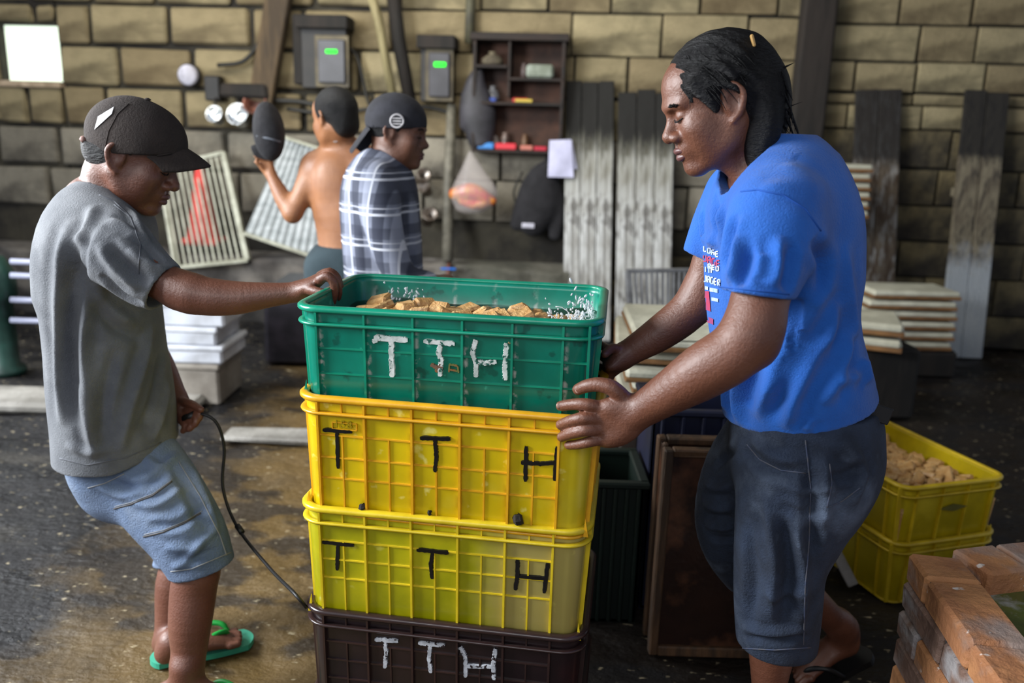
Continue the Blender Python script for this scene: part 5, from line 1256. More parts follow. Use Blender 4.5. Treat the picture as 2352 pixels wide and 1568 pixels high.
# far (right) arm and hand on the side of the crate
F2.tube([w(1700, 480, 1.76), w(1650, 570, 1.79), w(1622, 645, 1.80), w(1608, 690, 1.80)], [.05, .046, .043, .042], k=.02)
F2.tube([w(1616, 665, 1.80), w(1580, 715, 1.80), w(1520, 762, 1.80), w(1460, 800, 1.80), w(1430, 818, 1.80)], [.044, .044, .040, .032, .029], k=.018)
F2.tube([w(1430, 818, 1.80), w(1408, 832, 1.80), w(1398, 836, 1.80)], [(.03, .026), (.036, .020), (.036, .014)], side=(0, 1, 0), k=.012)
fingers(F2, [([np.array([.218, 1.83, .955+.0]), np.array([.208, 1.87, .955]), np.array([.202, 1.90, .95])], .011, .008),
             ([np.array([.220, 1.83, .930]), np.array([.208, 1.875, .927]), np.array([.202, 1.91, .92])], .011, .008),
             ([np.array([.222, 1.83, .907]), np.array([.210, 1.87, .902]), np.array([.202, 1.90, .895])], .0105, .008),
             ([np.array([.224, 1.82, .885]), np.array([.212, 1.86, .878]), np.array([.203, 1.885, .87])], .0095, .007),
             ([w(1425, 805, 1.79), w(1405, 800, 1.775), np.array([.203, 1.745, .965])], .013, .009)])
F2.tube([w(1425, 815, 1.80), np.array([.222, 1.825, .94])], [.02, .014], k=.01); F2.tube([w(1425, 830, 1.80), np.array([.225, 1.82, .90])], [.02, .014], k=.01)
# legs
F2.tube([w(1850, 960, 1.58), w(1810, 1190, 1.54), w(1788, 1290, 1.53), w(1782, 1400, 1.55), w(1772, 1500, 1.56), w(1766, 1585, 1.565), w(1766, 1660, 1.57)], [(.09, .09), (.075, .075), (.056, .056), (.054, .056), (.045, .047), (.034, .036), (.036, .04)], k=.02)
ank = w(1766, 1640, 1.57); ax_, ay_ = ank[0], ank[1]
F2.tube([(ax_+.055, ay_+.0, .042), (ax_+.0, ay_, .05), (ax_-.075, ay_-.005, .043), (ax_-.14, ay_-.01, .032)], [(.03, .03), (.032, .038), (.038, .026), (.04, .016)], side=(0, 1, 0), k=.02)
F2.tube([w(1766, 1600, 1.57), (ax_, ay_, .05)], [.034, .036], k=.02)
for i in range(5): F2.tube([(ax_-.13, ay_-.045+.019*i, .03), (ax_-.175+.006*abs(i-3.2)**1.3, ay_-.05+.019*i, .026)], [.0105, .010 if i < 4 else .013], k=.004)
F2.tube([w(1810, 960, 1.72), w(1700, 1180, 1.76), w(1690, 1255, 1.79)], [.085, .068, .055], k=.02)
F2.tube([w(1690, 1250, 1.79), w(1770, 1310, 1.84), w(1850, 1370, 1.89), w(1908, 1418, 1.93), w(1940, 1440, 1.95)], [.055, .056, .046, .036, .036], k=.02)
heel = w(1975, 1462, 1.965); toe = WZ(1842, 1545, .035)
mid = heel*.45+toe*.55+np.array([0, 0, .018])
F2.tube([heel, heel*.75+toe*.25+np.array([0, 0, .012]), mid, toe], [(.031, .034), (.032, .036), (.040, .026), (.040, .015)], side=(0, 1, .15), k=.02)
F2.tube([w(1925, 1430, 1.94), heel*.7+toe*.3+np.array([0, 0, .02])], [.036, .034], k=.02)
td = (toe-heel)/np.linalg.norm(toe-heel); sv = nrm(np.cross([0, 0, 1], td))
for i in range(5):
    b0_ = toe-td*.015+sv*(.036-.018*i); L_ = (.03, .036, .034, .030, .024)[i]; b1_ = b0_+td*L_; b1_[2] = min(b1_[2], .03); 
    F2.tube([b0_, b0_*.45+b1_*.55+np.array([0, 0, .006]), b1_], [.010, .0095, .0085 if i else .011], k=.004)
sdf_obj('body', F2, m_skin2, parent=R2, smooth=1); del F2
lips_and_eyes(R2, hf2, K2)
# fingernails on the near hand
for x, y, Y in ((1328, 897, 1.473), (1284, 931, 1.480)):
    q = w(x, y, Y); mb = MB(); mb.lathe(q, [(.0055, -.001), (.0055, .001), (.003, .0018)], 10, Matrix.Rotation(math.radians(70), 3, 'X')); mb.build('fingernail', m_nail, R2, True, world=True)

# shirt
h = .0042
FS = Field((W(1590, 700, 1.9)[0]-.06, 1.28, .70), (W(2040, 700, 1.9)[0]+.04, 1.96, 1.44), h)
FS.tube([w(1762, 395, 1.62), w(1777, 440, 1.62), w(1777, 500, 1.62), w(1785, 600, 1.62), w(1792, 700, 1.62), w(1806, 800, 1.62), w(1828, 900, 1.62), w(1845, 1030, 1.62)],
        [(.085, .075), (.155, .108), (.185, .126), (.178, .139), (.168, .142), (.165, .142), (.17, .148), (.172, .160)], side=(0, 1, 0), k=.02)
FS.tube([w(1742, 352, 1.63), w(1772, 375, 1.63), w(1800, 420, 1.63)], [(.070, .062), (.10, .082), (.13, .10)], side=(0, 1, 0), k=.03)
FS.tube([w(1850, 420, 1.62), w(1872, 500, 1.62), w(1868, 620, 1.62)], [(.10, .055), (.13, .075), (.11, .08)], side=(0, 1, 0), k=.05)
# near sleeve
FS.tube([w(1790, 455, 1.52), w(1782, 510, 1.46), w(1762, 590, 1.425), w(1738, 668, 1.395), w(1728, 710, 1.38)], [.080, .086, .076, .064, .064], k=.03)
# far sleeve
FS.tube([w(1700, 455, 1.74), w(1665, 520, 1.775), w(1630, 580, 1.79), w(1615, 620, 1.79)], [.075, .07, .057, .055], k=.03)
# folds: ridges and hollows
def ridge(F, pts, r, k=.02, op='add', ry=None): F.tube(pts, [(q, ry or q) for q in (r if hasattr(r, '__len__') else [r]*len(pts))], k=k, op=op)
S2 = lambda x, y, Y: w(x, y, Y)
# neck opening: scoop
FS.tube([P2_(-.03, 0, -.04), w(1742, 372, 1.615), w(1745, 400, 1.60)], [(.066, .061), (.070, .066), (.05, .05)], side=(0, 1, 0), k=.004, op='sub')
FS.tube([w(1700, 360, 1.585), w(1690, 400, 1.575), w(1672, 436, 1.575)], [(.07, .05), (.05, .035), (.014, .012)], side=(0, 1, 0), k=.004, op='sub')
# sleeve ends
q = w(1733, 676, 1.395); dn = nrm((-.10, -.12, -1)); FS.cut(q, dn, q+(-.075, -.12, -.12), q+(.10, .060, .05))
FS.tube([q+dn*.002, q+dn*.05], [.046, .05], k=.003, op='sub')
q2 = w(1618, 588, 1.79); dn2 = nrm(w(1608, 690, 1.80)-w(1650, 570, 1.79)); FS.cut(q2, dn2, q2+(-.10, -.09, -.12), q2+(.035, .1, .06)); FS.tube([q2+dn2*.002, q2+dn2*.04], [.040, .044], k=.003, op='sub')
# slanting hem
a_, b_ = w(1735, 1010, 1.48), w(2022, 900, 1.60); b_[1] = a_[1]; hn = np.cross(b_-a_, [0, 1, 0]); hn = hn if hn[2] < 0 else -hn
FS.cut(a_, hn, FS.lo, (9, 9, .98))
sh = sdf_obj('shirt', FS, m_blue_sh, parent=R2, smooth=2); del FS; sh['label'] = 'blue cotton T-shirt with a small front print'
folds(sh, [([(1902, 640), (1850, 740), (1790, 850), (1735, 960)], .016, .013), ([(1925, 690), (1890, 800), (1830, 920), (1800, 985)], .015, .012), ([(1952, 760), (1930, 850), (1890, 930)], .014, .011), ([(1880, 670), (1830, 780), (1770, 890)], .013, -.010),
  ([(1905, 780), (1860, 880), (1830, 960)], .013, -.010), ([(1700, 830), (1690, 900), (1700, 990)], .014, .011), ([(1745, 820), (1725, 900), (1718, 940)], .014, -.006), ([(1665, 860), (1668, 960)], .012, .008), ([(1980, 820), (1995, 880)], .014, .010), ([(1940, 560), (1955, 700), (1965, 780)], .016, .008),
  ([(1870, 545), (1890, 620), (1880, 690)], .014, -.012), ([(1700, 540), (1690, 600), (1672, 650)], .010, .008), ([(1722, 560), (1712, 620), (1700, 660)], .010, -.007), ([(1792, 540), (1785, 600), (1770, 660)], .011, .008), ([(1815, 560), (1812, 620), (1800, 670)], .011, -.008), ([(1755, 580), (1745, 640)], .009, .006),
  ([(1640, 450), (1650, 520), (1640, 560)], .012, -.010), ([(1665, 470), (1650, 540), (1625, 560)], .011, .009), ([(1690, 490), (1672, 560), (1662, 620)], .012, -.010), ([(1612, 480), (1618, 560)], .010, .007), ([(1740, 440), (1830, 420), (1900, 460)], .02, .004), ([(1790, 380), (1850, 400), (1910, 450)], .02, .004), ([(1920, 880), (1980, 860)], .012, .007), ([(1860, 960), (1850, 990)], .01, .006)], 3, .0005)
bv = bvh_of(sh)
m_seam_b = mat('blue seam', '#164c9e', rough=.9); m_prw = mat('white print', '#b9c3de', '#8da4cf', scale=60, rough=.8); m_prr = mat('red print', '#a8304e', '#8c3a6a', scale=50, rough=.8)
seam(bv, [(1702, 440), (1740, 436), (1800, 448), (1850, 480), (1885, 530)], .0016, m_seam_b, sh)
seam(bv, [(1652, 658), (1700, 664), (1760, 670), (1812, 676)], .0013, m_seam_b, sh)
def word(txt, px, py, dx, size, m, slant=0.0, nm='print'):
    """block capitals laid on the cloth as small strokes, seven-segment style on a 2x4 grid"""
    G = {'L': 'ADE', 'O': 'ABCDEF', 'S': 'ACDFG', 'E': 'ADEFG', 'W': 'ABDEC', 'A': 'ABCDFG', 'G': 'ACDEF', 'R': 'ABDFGc', 'H': 'ABCDG', 'D': 'ABCDEF', 'N': 'ABCDF', 'I': 'AD'}
    sg = {'A': ((0, 0), (0, .5)), 'D': ((0, .5), (0, 1)), 'B': ((1, 0), (1, .5)), 'C': ((1, .5), (1, 1)), 'F': ((0, 0), (1, 0)), 'E': ((0, 1), (1, 1)), 'G': ((0, .5), (1, .5)), 'c': ((.2, .5), (1, 1))}
    V = []; F = []
    for i, ch in enumerate(txt):
        x0 = px+i*dx
        for s_ in G.get(ch, 'AD'):
            (ax0, ay0), (bx0, by0) = sg[s_]; A_ = (x0+ax0*dx*.62, py+ay0*size+slant*(i*dx)); B_ = (x0+bx0*dx*.62, py+by0*size+slant*(i*dx)); t = 1.5
            ln = math.hypot(B_[0]-A_[0], B_[1]-A_[1]); nx_, ny_ = -(B_[1]-A_[1])/ln*t, (B_[0]-A_[0])/ln*t
            hs = [hit(bv, X_, Y_, .0015) for X_, Y_ in ((A_[0]+nx_, A_[1]+ny_), (B_[0]+nx_, B_[1]+ny_), (B_[0]-nx_, B_[1]-ny_), (A_[0]-nx_, A_[1]-ny_))]
            if all(q is not None for q in hs): n_ = len(V); V += [tuple(q) for q in hs]; F.append((n_, n_+1, n_+2, n_+3))
    if F: tag(mesh_obj(nm, V, F, m, sh, False, world=True), None)
bv = bvh_of(sh)
word('LOSE', 1618, 565, 9, 12, m_prw, .45); word('WAGE', 1617, 586, 10, 14, m_prr, .4); word('RED', 1628, 606, 9, 10, m_prw, .3)
word('IN', 1622, 612, 8, 12, m_prw, .3); word('WAGER', 1618, 632, 8, 14, m_prw, .3)
for (x0, y0, ww, hh_, m_) in ((1614, 655, 14, 8, m_prw), (1632, 660, 18, 9, m_prw), (1636, 682, 15, 8, m_prw)):
    patch(bv, [(x0, y0), (x0+ww, y0+3), (x0+ww, y0+3+hh_), (x0, y0+hh_)], 4, 3, m_, sh, 'print_bar')
patch(bv, [(1619, 668), (1630, 668), (1634, 715), (1616, 708)], 5, 8, m_prr, sh, 'print_balloon', 'red balloon shape on the shirt front')
patch(bv, [(1618, 722), (1640, 732), (1640, 745), (1622, 738)], 4, 3, m_prr, sh, 'print_foot')

# denim shorts
FJ = Field((W(1610, 1100, 1.8)[0]-.04, 1.36, .12), (W(2020, 1000, 1.8)[0]+.04, 1.96, .92), .0045)
FJ.tube([w(1835, 930, 1.62), w(1848, 985, 1.62), w(1850, 1050, 1.62)], [(.135, .135), (.145, .150), (.140, .155)], side=(0, 1, 0), k=.02)
FJ.tube([w(1850, 1000, 1.57), w(1850, 1090, 1.55), w(1818, 1190, 1.54), w(1792, 1290, 1.53), w(1786, 1400, 1.545), w(1784, 1520, 1.555)], [(.13, .135), (.125, .135), (.105, .112), (.092, .092), (.09, .088), (.084, .080)], side=(0, 1, 0), k=.03)
FJ.tube([w(1790, 1000, 1.70), w(1720, 1090, 1.735), w(1685, 1180, 1.765), w(1692, 1250, 1.79), w(1735, 1315, 1.83)], [(.11, .11), (.105, .10), (.09, .088), (.082, .080), (.078, .076)], side=(0, 1, 0), k=.03)
FJ.tube([w(1900, 990, 1.64), w(1912, 1070, 1.64), w(1905, 1170, 1.62), w(1870, 1250, 1.60)], [(.11, .085), (.11, .078), (.09, .055), (.06, .03)], side=(0, 1, 0), k=.04)
q = w(1784, 1484, 1.54); FJ.cut(q, (0, 0, -1), q+(-.15, -.15, -.2), q+(.15, .09, .06)); FJ.tube([q+(0, 0, .0), q+(0, 0, -.06)], [.066, .07], k=.003, op='sub')
q = w(1722, 1298, 1.82); dn = nrm(w(1770, 1330, 1.84)-w(1690, 1255, 1.79)); FJ.cut(q, dn, q+(-.08, -.05, -.1), q+(.14, .14, .06)); FJ.tube([q+dn*.0, q+dn*.05], [.058, .06], k=.003, op='sub')
je = sdf_obj('shorts', FJ, m_jean, parent=R2, smooth=2); del FJ; je['label'] = 'dark worn denim knee shorts'
folds(je, [([(1712, 1030), (1760, 1075), (1830, 1090)], .012, -.008), ([(1725, 1010), (1790, 1050), (1860, 1060)], .010, .006), ([(1890, 1040), (1895, 1130), (1880, 1220)], .014, .010), ([(1862, 1080), (1870, 1180), (1855, 1280)], .014, -.009), ([(1760, 1130), (1780, 1280), (1772, 1420)], .014, .009), ([(1795, 1180), (1812, 1300), (1800, 1440)], .013, -.008),
  ([(1830, 1200), (1845, 1320), (1838, 1450)], .013, .009), ([(1720, 1200), (1730, 1320), (1725, 1430)], .013, -.008), ([(1618, 1110), (1650, 1120), (1685, 1112)], .008, .006), ([(1614, 1135), (1650, 1143), (1685, 1138)], .008, -.006), ([(1614, 1160), (1650, 1168), (1685, 1165)], .008, .006), ([(1614, 1184), (1650, 1190), (1685, 1188)], .008, -.006), ([(1618, 1208), (1655, 1214), (1685, 1210)], .008, .006), ([(1624, 1232), (1660, 1238), (1688, 1236)], .008, -.005), ([(1640, 1080), (1670, 1050), (1690, 1030)], .009, -.006),
  ([(1705, 1440), (1780, 1452), (1860, 1440)], .009, .006), ([(1705, 1462), (1780, 1472), (1860, 1462)], .008, -.005), ([(1940, 1010), (1980, 1080), (1960, 1160)], .013, .009), ([(1900, 1100), (1950, 1090), (1985, 1060)], .010, -.007), ([(1800, 1110), (1860, 1130), (1900, 1110)], .010, .007), ([(1790, 1160), (1850, 1180), (1890, 1160)], .010, -.006), ([(1755, 1350), (1800, 1370), (1850, 1350)], .011, .006)], 5, .0010)
bv = bvh_of(je); m_st = mat('tan stitching', '#39425a', '#4a4a50', scale=60, rough=.8); 
seam(bv, [(1716, 1020), (1745, 1055), (1795, 1080), (1850, 1086)], .0014, m_st, je); seam(bv, [(1905, 1065), (1910, 1110), (1900, 1165), (1935, 1150), (1975, 1120)], .0014, m_st, je, 'pocket_seam'); seam(bv, [(1850, 1010), (1862, 1120), (1858, 1240), (1850, 1340), (1845, 1480)], .0015, m_st, je, 'side_seam')
seam(bv, [(1706, 1488), (1780, 1492), (1862, 1486)], .0016, m_st, je, 'hem_seam')
# belt with loose end at the back
mb = MB(); P = [w(1850, 972, 1.475), w(1905, 958, 1.475), w(1955, 945, 1.50), w(1990, 940, 1.54), w(2012, 944, 1.58)]
for a, b in zip(P[:-1], P[1:]): mb.bar(a, b, .006, .036, up=(0, 0, 1))
mb.bar(w(1985, 938, 1.53), w(2046, 958, 1.52), .007, .034, up=(0, 0, 1), cham=.002); mb.build('belt', m_black, R2, world=True)
# sandals
def sandal(root, heel, toe, sv, m_sole, m_strap, w_=.045, label=None, curve=.0):
    heel = V3(heel); toe = V3(toe); d = toe-heel; L_ = np.linalg.norm(d); d /= L_; sv = nrm(V3(sv)-d*np.dot(sv, d)); up = np.cross(d, sv); up = up if up[2] > 0 else -up
    o_ = empty('sandal', tuple(V3(root_loc(root))*0), None); o_.parent = root
    n_ = 28; V = []; F = []
    pr = []
    for i in range(n_+1):
        t = .5-.5*math.cos(math.pi*i/n_); wd = w_*(.78+.22*math.sin(min(1, max(0, t-.25)/.75)*math.pi*.9))*min(1, (min(t, (1-t))*2*7)**.5); z_ = curve*(t-.5)**2
        pr.append((heel+d*L_*t+up*z_, max(wd, .002)))
    for c_, wd in pr: V += [c_-sv*wd, c_+sv*wd, c_+sv*wd-up*.016, c_-sv*wd-up*.016]
    for i in range(n_):
        for k in range(4): F.append((i*4+k, i*4+(k+1) % 4, (i+1)*4+(k+1) % 4, (i+1)*4+k))
    F += [(0, 3, 2, 1), (n_*4, n_*4+1, n_*4+2, n_*4+3)]
    mesh_obj('sole', V, F, m_sole, o_, False, world=True)
    A_ = heel+d*L_*.80+up*.004
    for s_ in (-1, 1):
        mb = MB(); mb.tube(catmull([A_, heel+d*L_*.70+sv*s_*w_*.45+up*.045, heel+d*L_*.52+sv*s_*w_*.86+up*.040, heel+d*L_*.40+sv*s_*w_*.92-up*.004], 5), [.005]*4+[.0075]*12, 8); mb.build('strap', m_strap, o_, True, world=True)
    return tag(o_, label)
sandal(R2, heel+np.array([.035, 0, -.040]), toe-td*-.045+np.array([0, 0, -.026]), sv, m_black, m_black, .046, 'black flip-flop')
sandal(R2, (ax_+.085, ay_, .016), (ax_-.19, ay_-.01, .016), (0, 1, 0), m_black, m_black, .047, 'black flip-flop')

# hair
FH = Field(hf2.c-.24, hf2.c+.22, .0032)
E = lambda c, r, kk=.015, op='add': FH.ell(P2_(*c), np.array(r)*K2, kk, op, hf2.R)
E((-.020, 0, .042), (.106, .088, .092)); E((-.080, 0, .0), (.064, .086, .090), .02)
E((.072, 0, -.082), (.078, .14, .118), .012, 'sub'); E((.120, 0, .012), (.040, .052, .052), .012, 'sub')
for l in (-1, 1):
    E((-.008, .094*l, -.012), (.031, .030, .046), .006, 'sub')
for l in (-1, 1):
    FH.tube([P2_(-.058, .055*l, .0), P2_(-.066, .064*l, -.05), P2_(-.048, .060*l, -.095), P2_(-.034, .050*l, -.130)], [.030, .032, .030, .018], k=.02)
    FH.tube([P2_(.045, .068*l, .055), P2_(.030, .073*l, .02), P2_(.022, .072*l, -.012)], [(.012, .02), (.008, .016), (.004, .006)], side=hf2.s, k=.01)
FH.tube([P2_(-.085, 0, .0), P2_(-.085, 0, -.06), P2_(-.070, 0, -.11)], [.05, .045, .03], k=.02)
for i in range(60):       # locks
    rg = random.Random(i); th = rg.uniform(-2.9, 2.9); ph = rg.uniform(.0, 1.3); c_ = np.array([-.02, 0, .036]); r_ = np.array([.106, .090, .094])
    d = np.array([math.cos(ph)*math.cos(th), math.cos(ph)*math.sin(th), math.sin(ph)]); a = c_+d*r_
    if a[0] > .055 and a[2] < .07: continue
    d2 = d+np.array([-.45, .1*np.sign(d[1]), -.28]); d2 /= np.linalg.norm(d2); b = c_+d2*r_*1.01; c2 = b+np.array([-.02, 0, -.03]); c2 = c_+(c2-c_)/np.linalg.norm((c2-c_)/r_)
    if min(x_[2]-(-.01) for x_ in (b, c2)) < 0 and abs(b[0]) < .03: continue
    FH.tube([P2_(*a), P2_(*b), P2_(*c2)], [.004, .006, .004], k=.006)
v, f = FH.mesh(1); del FH
mb = MB(); rgn = lambda p_: (p_[0] < .062 or p_[2] > .085) and not (p_[2] < .055 and p_[0] > -.06) and not (p_[2] < .03)
strands(mb, hf2, 900, 4, rgn, K2, L=(.05, .10))
rg = random.Random(8)
for i in range(420):      # loose ends over nape, behind the ear and at the back
    l = rg.uniform(-1, 1); a = np.array([rg.uniform(-.115, -.045), .078*l, rg.uniform(-.05, .03)]); 
    if rg.random() < .05: dv = np.array([-.045, .01*l, rg.uniform(-.02, .01)])
    else: dv = np.array([rg.uniform(-.015, .012), rg.uniform(-.01, .01), -rg.uniform(.03, .085)])
    cr_ = rg.uniform(-.01, .012); pts = [P2_(*(a+dv*t+np.array([cr_*math.sin(t*3.1), 0, 0]))) for t in np.linspace(0, 1, 6)]; w_ = rg.uniform(.0014, .0030); mb.tube(pts, [w_, w_*1.2, w_, w_*.8, w_*.5, w_*.1], 4, cap=False)
for i in range(170):       # wisps on the temple
    l = rg.choice((-1, 1)); a = np.array([rg.uniform(.005, .068), (.070-.025*rg.random())*l, rg.uniform(.05, .10)]); a = np.array([-.018, 0, .034])+(a-np.array([-.018, 0, .034]))/np.linalg.norm((a-np.array([-.018, 0, .034]))/np.array([.100, .080, .090]))
    dv = np.array([rg.uniform(-.025, .025), .004*l, -rg.uniform(.015, .05)]); pts = [P2_(*(a+dv*t+np.array([0, .006*l*t, 0]))) for t in np.linspace(0, 1, 5)]; mb.tube(pts, [.0012, .0014, .0011, .0007, .0002], 4, cap=False)
V = np.vstack([v, np.array(mb.v)]); nf = [tuple(int(x) for x in q) for q in f]+[tuple(i+len(v) for i in q) for q in mb.f]
hr = mesh_obj('hair', V, nf, m_hair, R2, True, world=True); hr['label'] = 'long black hair gathered at the nape'
bv = bvh_of(hr); q = hit(bv, 1727, 96, .004)
if q is not None: mb = MB(); mb.box(q, (.006, .008, .022), Matrix.Rotation(-.35, 3, 'Y'), .002); mb.build('hair_clip', mat('tan hair clip', '#b08a50', rough=.4), R2, world=True)

# ---------------------------------------------------------- man in the grey shirt
R1 = empty('person', (W(260, 1000, 2.0)[0], 1.99, 0), 'person in grey T-shirt, faded denim shorts and brown cap pulling the crates from the left', 'person')
pit = math.radians(21); f1 = (math.cos(pit), .06, -math.sin(pit)); u1 = (math.sin(pit), 0, math.cos(pit))
hf1 = HeadFrame(W(310, 356, 2.0), f1, u1); P1 = hf1.P
F1 = Field((W(100, 500, 2.1)[0]-.02, 1.62, -.01), (W(790, 640, 1.85)[0]+.02, 2.30, 1.58), .0038)
head(F1, hf1, 1.0)
F1.tube([P1(-.035, 0, -.02), P1(-.045, 0, -.07), w(245, 440, 2.0), w(225, 490, 2.0)], [(.062, .060), (.058, .056), (.062, .062), (.09, .09)], side=(0, 1, 0), k=.03)
F1.tube([w(228, 500, 2.0), w(235, 700, 2.0), w(255, 900, 1.99), w(275, 1040, 2.0)], [(.12, .08), (.13, .10), (.12, .10), (.11, .085)], side=(0, 1, 0), k=.03)
F1.tube([w(250, 555, 1.86), w(320, 610, 1.83), w(385, 652, 1.82), w(435, 672, 1.81)], [.054, .048, .043, .042], k=.02)
F1.tube([w(415, 668, 1.815), w(470, 680, 1.81), w(540, 684, 1.815), w(610, 678, 1.82), w(660, 673, 1.825), w(692, 668, 1.83)], [.042, .043, .038, .029, .024, .023], k=.018)
# right hand over the crate's left rim
F1.tube([w(690, 668, 1.83), w(712, 655, 1.83), w(735, 640, 1.835)], [(.028, .020), (.040, .018), (.038, .014)], side=(0, 1, 0), k=.012)
fingers(F1, [([w(735, 642, 1.795), w(752, 634, 1.79), w(766, 650, 1.79), w(768, 676, 1.795), w(764, 694, 1.80)], .0115, .008),
             ([w(737, 638, 1.818), w(756, 628, 1.815), w(773, 642, 1.815), w(778, 668, 1.82), w(776, 684, 1.825)], .0115, .008),
             ([w(738, 634, 1.84), w(757, 624, 1.838), w(774, 636, 1.838), w(782, 656, 1.84)], .011, .008),
             ([w(735, 632, 1.862), w(752, 624, 1.86), w(768, 634, 1.86), w(776, 650, 1.862)], .010, .0075),
             ([w(702, 662, 1.812), w(722, 668, 1.785), w(742, 672, 1.775)], .013, .009)])
# far arm with the hook
F1.tube([w(265, 560, 2.14), w(300, 700, 2.17), w(335, 790, 2.17)], [.05, .045, .042], k=.02)
F1.tube([w(335, 790, 2.17), w(365, 840, 2.14), w(398, 900, 2.10), w(408, 920, 2.09)], [.042, .04, .03, .027], k=.018)
F1.tube([w(406, 915, 2.09), w(418, 935, 2.08), w(432, 955, 2.07)], [(.024, .024), (.032, .022), (.034, .019)], side=(0, 1, 0), k=.012)
fingers(F1, [([w(436, 936, 2.06), w(456, 944, 2.035), w(458, 960, 2.02), w(444, 968, 2.03)], .0108, .0082),
             ([w(430, 946, 2.05), w(450, 958, 2.02), w(448, 974, 2.01), w(434, 978, 2.03)], .0108, .0082),
             ([w(422, 956, 2.05), w(440, 970, 2.02), w(436, 984, 2.01), w(424, 984, 2.03)], .0105, .008),
             ([w(412, 962, 2.05), w(426, 978, 2.02), w(420, 990, 2.02)], .0098, .0075),
             ([w(418, 922, 2.07), w(442, 928, 2.04), w(462, 940, 2.02)], .0125, .0085)])
# legs
F1.tube([w(285, 1040, 2.01), w(385, 1180, 1.915), w(452, 1280, 1.86), w(445, 1350, 1.85), w(437, 1430, 1.83), w(434, 1510, 1.815), w(432, 1580, 1.80), w(432, 1640, 1.79)], [(.07, .065), (.066, .066), (.055, .055), (.055, .056), (.052, .052), (.040, .041), (.034, .036), (.035, .038)], k=.02)
an = w(432, 1640, 1.79); ax1, ay1 = an[0], an[1]
F1.tube([(ax1, ay1, .12), (ax1, ay1, .05)], [.035, .036], k=.02)
F1.tube([(ax1-.05, ay1, .044), (ax1, ay1, .052), (ax1+.08, ay1-.01, .043), (ax1+.145, ay1-.02, .034)], [(.03, .03), (.032, .038), (.038, .026), (.04, .016)], side=(0, 1, 0), k=.02)
for i in range(5): F1.tube([(ax1+.135, ay1-.055+.019*i, .032), (ax1+.18-.006*abs(3.2-i)**1.3, ay1-.06+.019*i, .028)], [.0105, .010 if i < 4 else .013], k=.004)
F1.tube([w(300, 1040, 2.05), w(385, 1180, 2.10), w(418, 1262, 2.12), w(402, 1340, 2.10), w(392, 1420, 2.08), w(382, 1475, 2.06)], [.085, .068, .053, .052, .042, .033], k=.02)
hl = WZ(368, 1503, .042); te = WZ(548, 1462, .034); d1 = nrm(te-hl); s1v = nrm(np.cross([0, 0, 1], d1))
F1.tube([w(382, 1475, 2.06), hl*.85+te*.15+np.array([0, 0, .03])], [.034, .036], k=.02)
hl = hl+d1*.012
F1.tube([hl, hl*.75+te*.25+np.array([0, 0, .012]), hl*.4+te*.6+np.array([0, 0, .010]), hl*.15+te*.85], [(.027, .028), (.030, .034), (.038, .024), (.040, .015)], side=s1v, k=.02)
for i in range(5): b0_ = te-d1*.03+s1v*(.034-.017*i); F1.tube([b0_, b0_+d1*(.028, .034, .032, .028, .022)[i]], [.0105, .009], k=.004)
sdf_obj('body', F1, m_skin1, parent=R1, smooth=1); del F1
lips_and_eyes(R1, hf1)
# short hair
FH = Field(hf1.c-.2, hf1.c+.2, .004); E = lambda c, r, kk=.012, op='add': FH.ell(P1(*c), r, kk, op, hf1.R)
E((-.014, 0, .036), (.101, .080, .090)); E((-.052, 0, -.006), (.066, .074, .062), .015); E((-.038, .0, -.004), (.062, .080, .052), .01); E((.072, 0, -.06), (.080, .14, .115), .01, 'sub'); E((-.01, 0, -.115), (.12, .14, .066), .01, 'sub'); E((.001, .09, -.02), (.028, .03, .035), .006, 'sub'); E((.001, -.09, -.02), (.028, .03, .035), .006, 'sub')
FH.cut(P1(0, 0, .022), hf1.u-hf1.f*.25, hf1.c-.2, hf1.c+.2)
sdf_obj('hair', FH, m_hair, parent=R1, smooth=1); del FH
# cap
m_cap = mat('dark brown cap cloth', '#352c28', '#2c2421', scale=20, rough=.9, bump=.4, bscale=200); m_capw = mat('white patch', '#c9c6c6', '#a5a2a4', scale=30, rough=.8)
FC = Field(hf1.c-.21, hf1.c+.22, .0036); 
FC.ell(P1(-.010, 0, .036), (.112, .093, .096), .01, 'add', hf1.R)
FC.ell(P1(.03, 0, .042), (.075, .080, .078), .02, 'add', hf1.R)
n_ = hf1.u*-1+hf1.f*-.36*-1*-1; FC.cut(P1(.0, 0, .006), -hf1.u+hf1.f*.36, hf1.c-.2, hf1.c+.2)
FC.ell(P1(-.010, 0, .008), (.099, .080, .085), .003, 'sub', hf1.R)
FC.ell(P1(-.115, 0, .010), (.03, .035, .030), .004, 'sub', hf1.R)
cap = sdf_obj('cap', FC, m_cap, parent=R1, smooth=1); cap['label'] = 'dark brown baseball cap'; del FC
FC = Field(hf1.c-.1, hf1.c+.25, .003)
V = []; F = []; nb = 14; na = 16
for j in range(na+1):
    for i in range(nb+1):
        s_ = -1+2*i/nb; t = j/na; yy = .076*s_*(1-.12*t); ff = .052+.030*(1-s_*s_)**.5*1.0+t*(.088*(1-.55*s_*s_)); uu = .064-.040*s_*s_-.006*t-.014*t*t
        V.append(P1(ff, yy, uu))
nt_ = len(V); V += [q-hf1.u*.005 for q in V]
for j in range(na):
    for i in range(nb): a = j*(nb+1)+i; F += [(a, a+1, a+nb+2, a+nb+1), (nt_+a, nt_+a+nb+1, nt_+a+nb+2, nt_+a+1)]
for j in range(na): a = j*(nb+1); F.append((a, a+nb+1, nt_+a+nb+1, nt_+a)); a += nb; F.append((a, nt_+a, nt_+a+nb+1, a+nb+1))
for i in range(nb): a = na*(nb+1)+i; F.append((a, a+1, nt_+a+1, nt_+a))
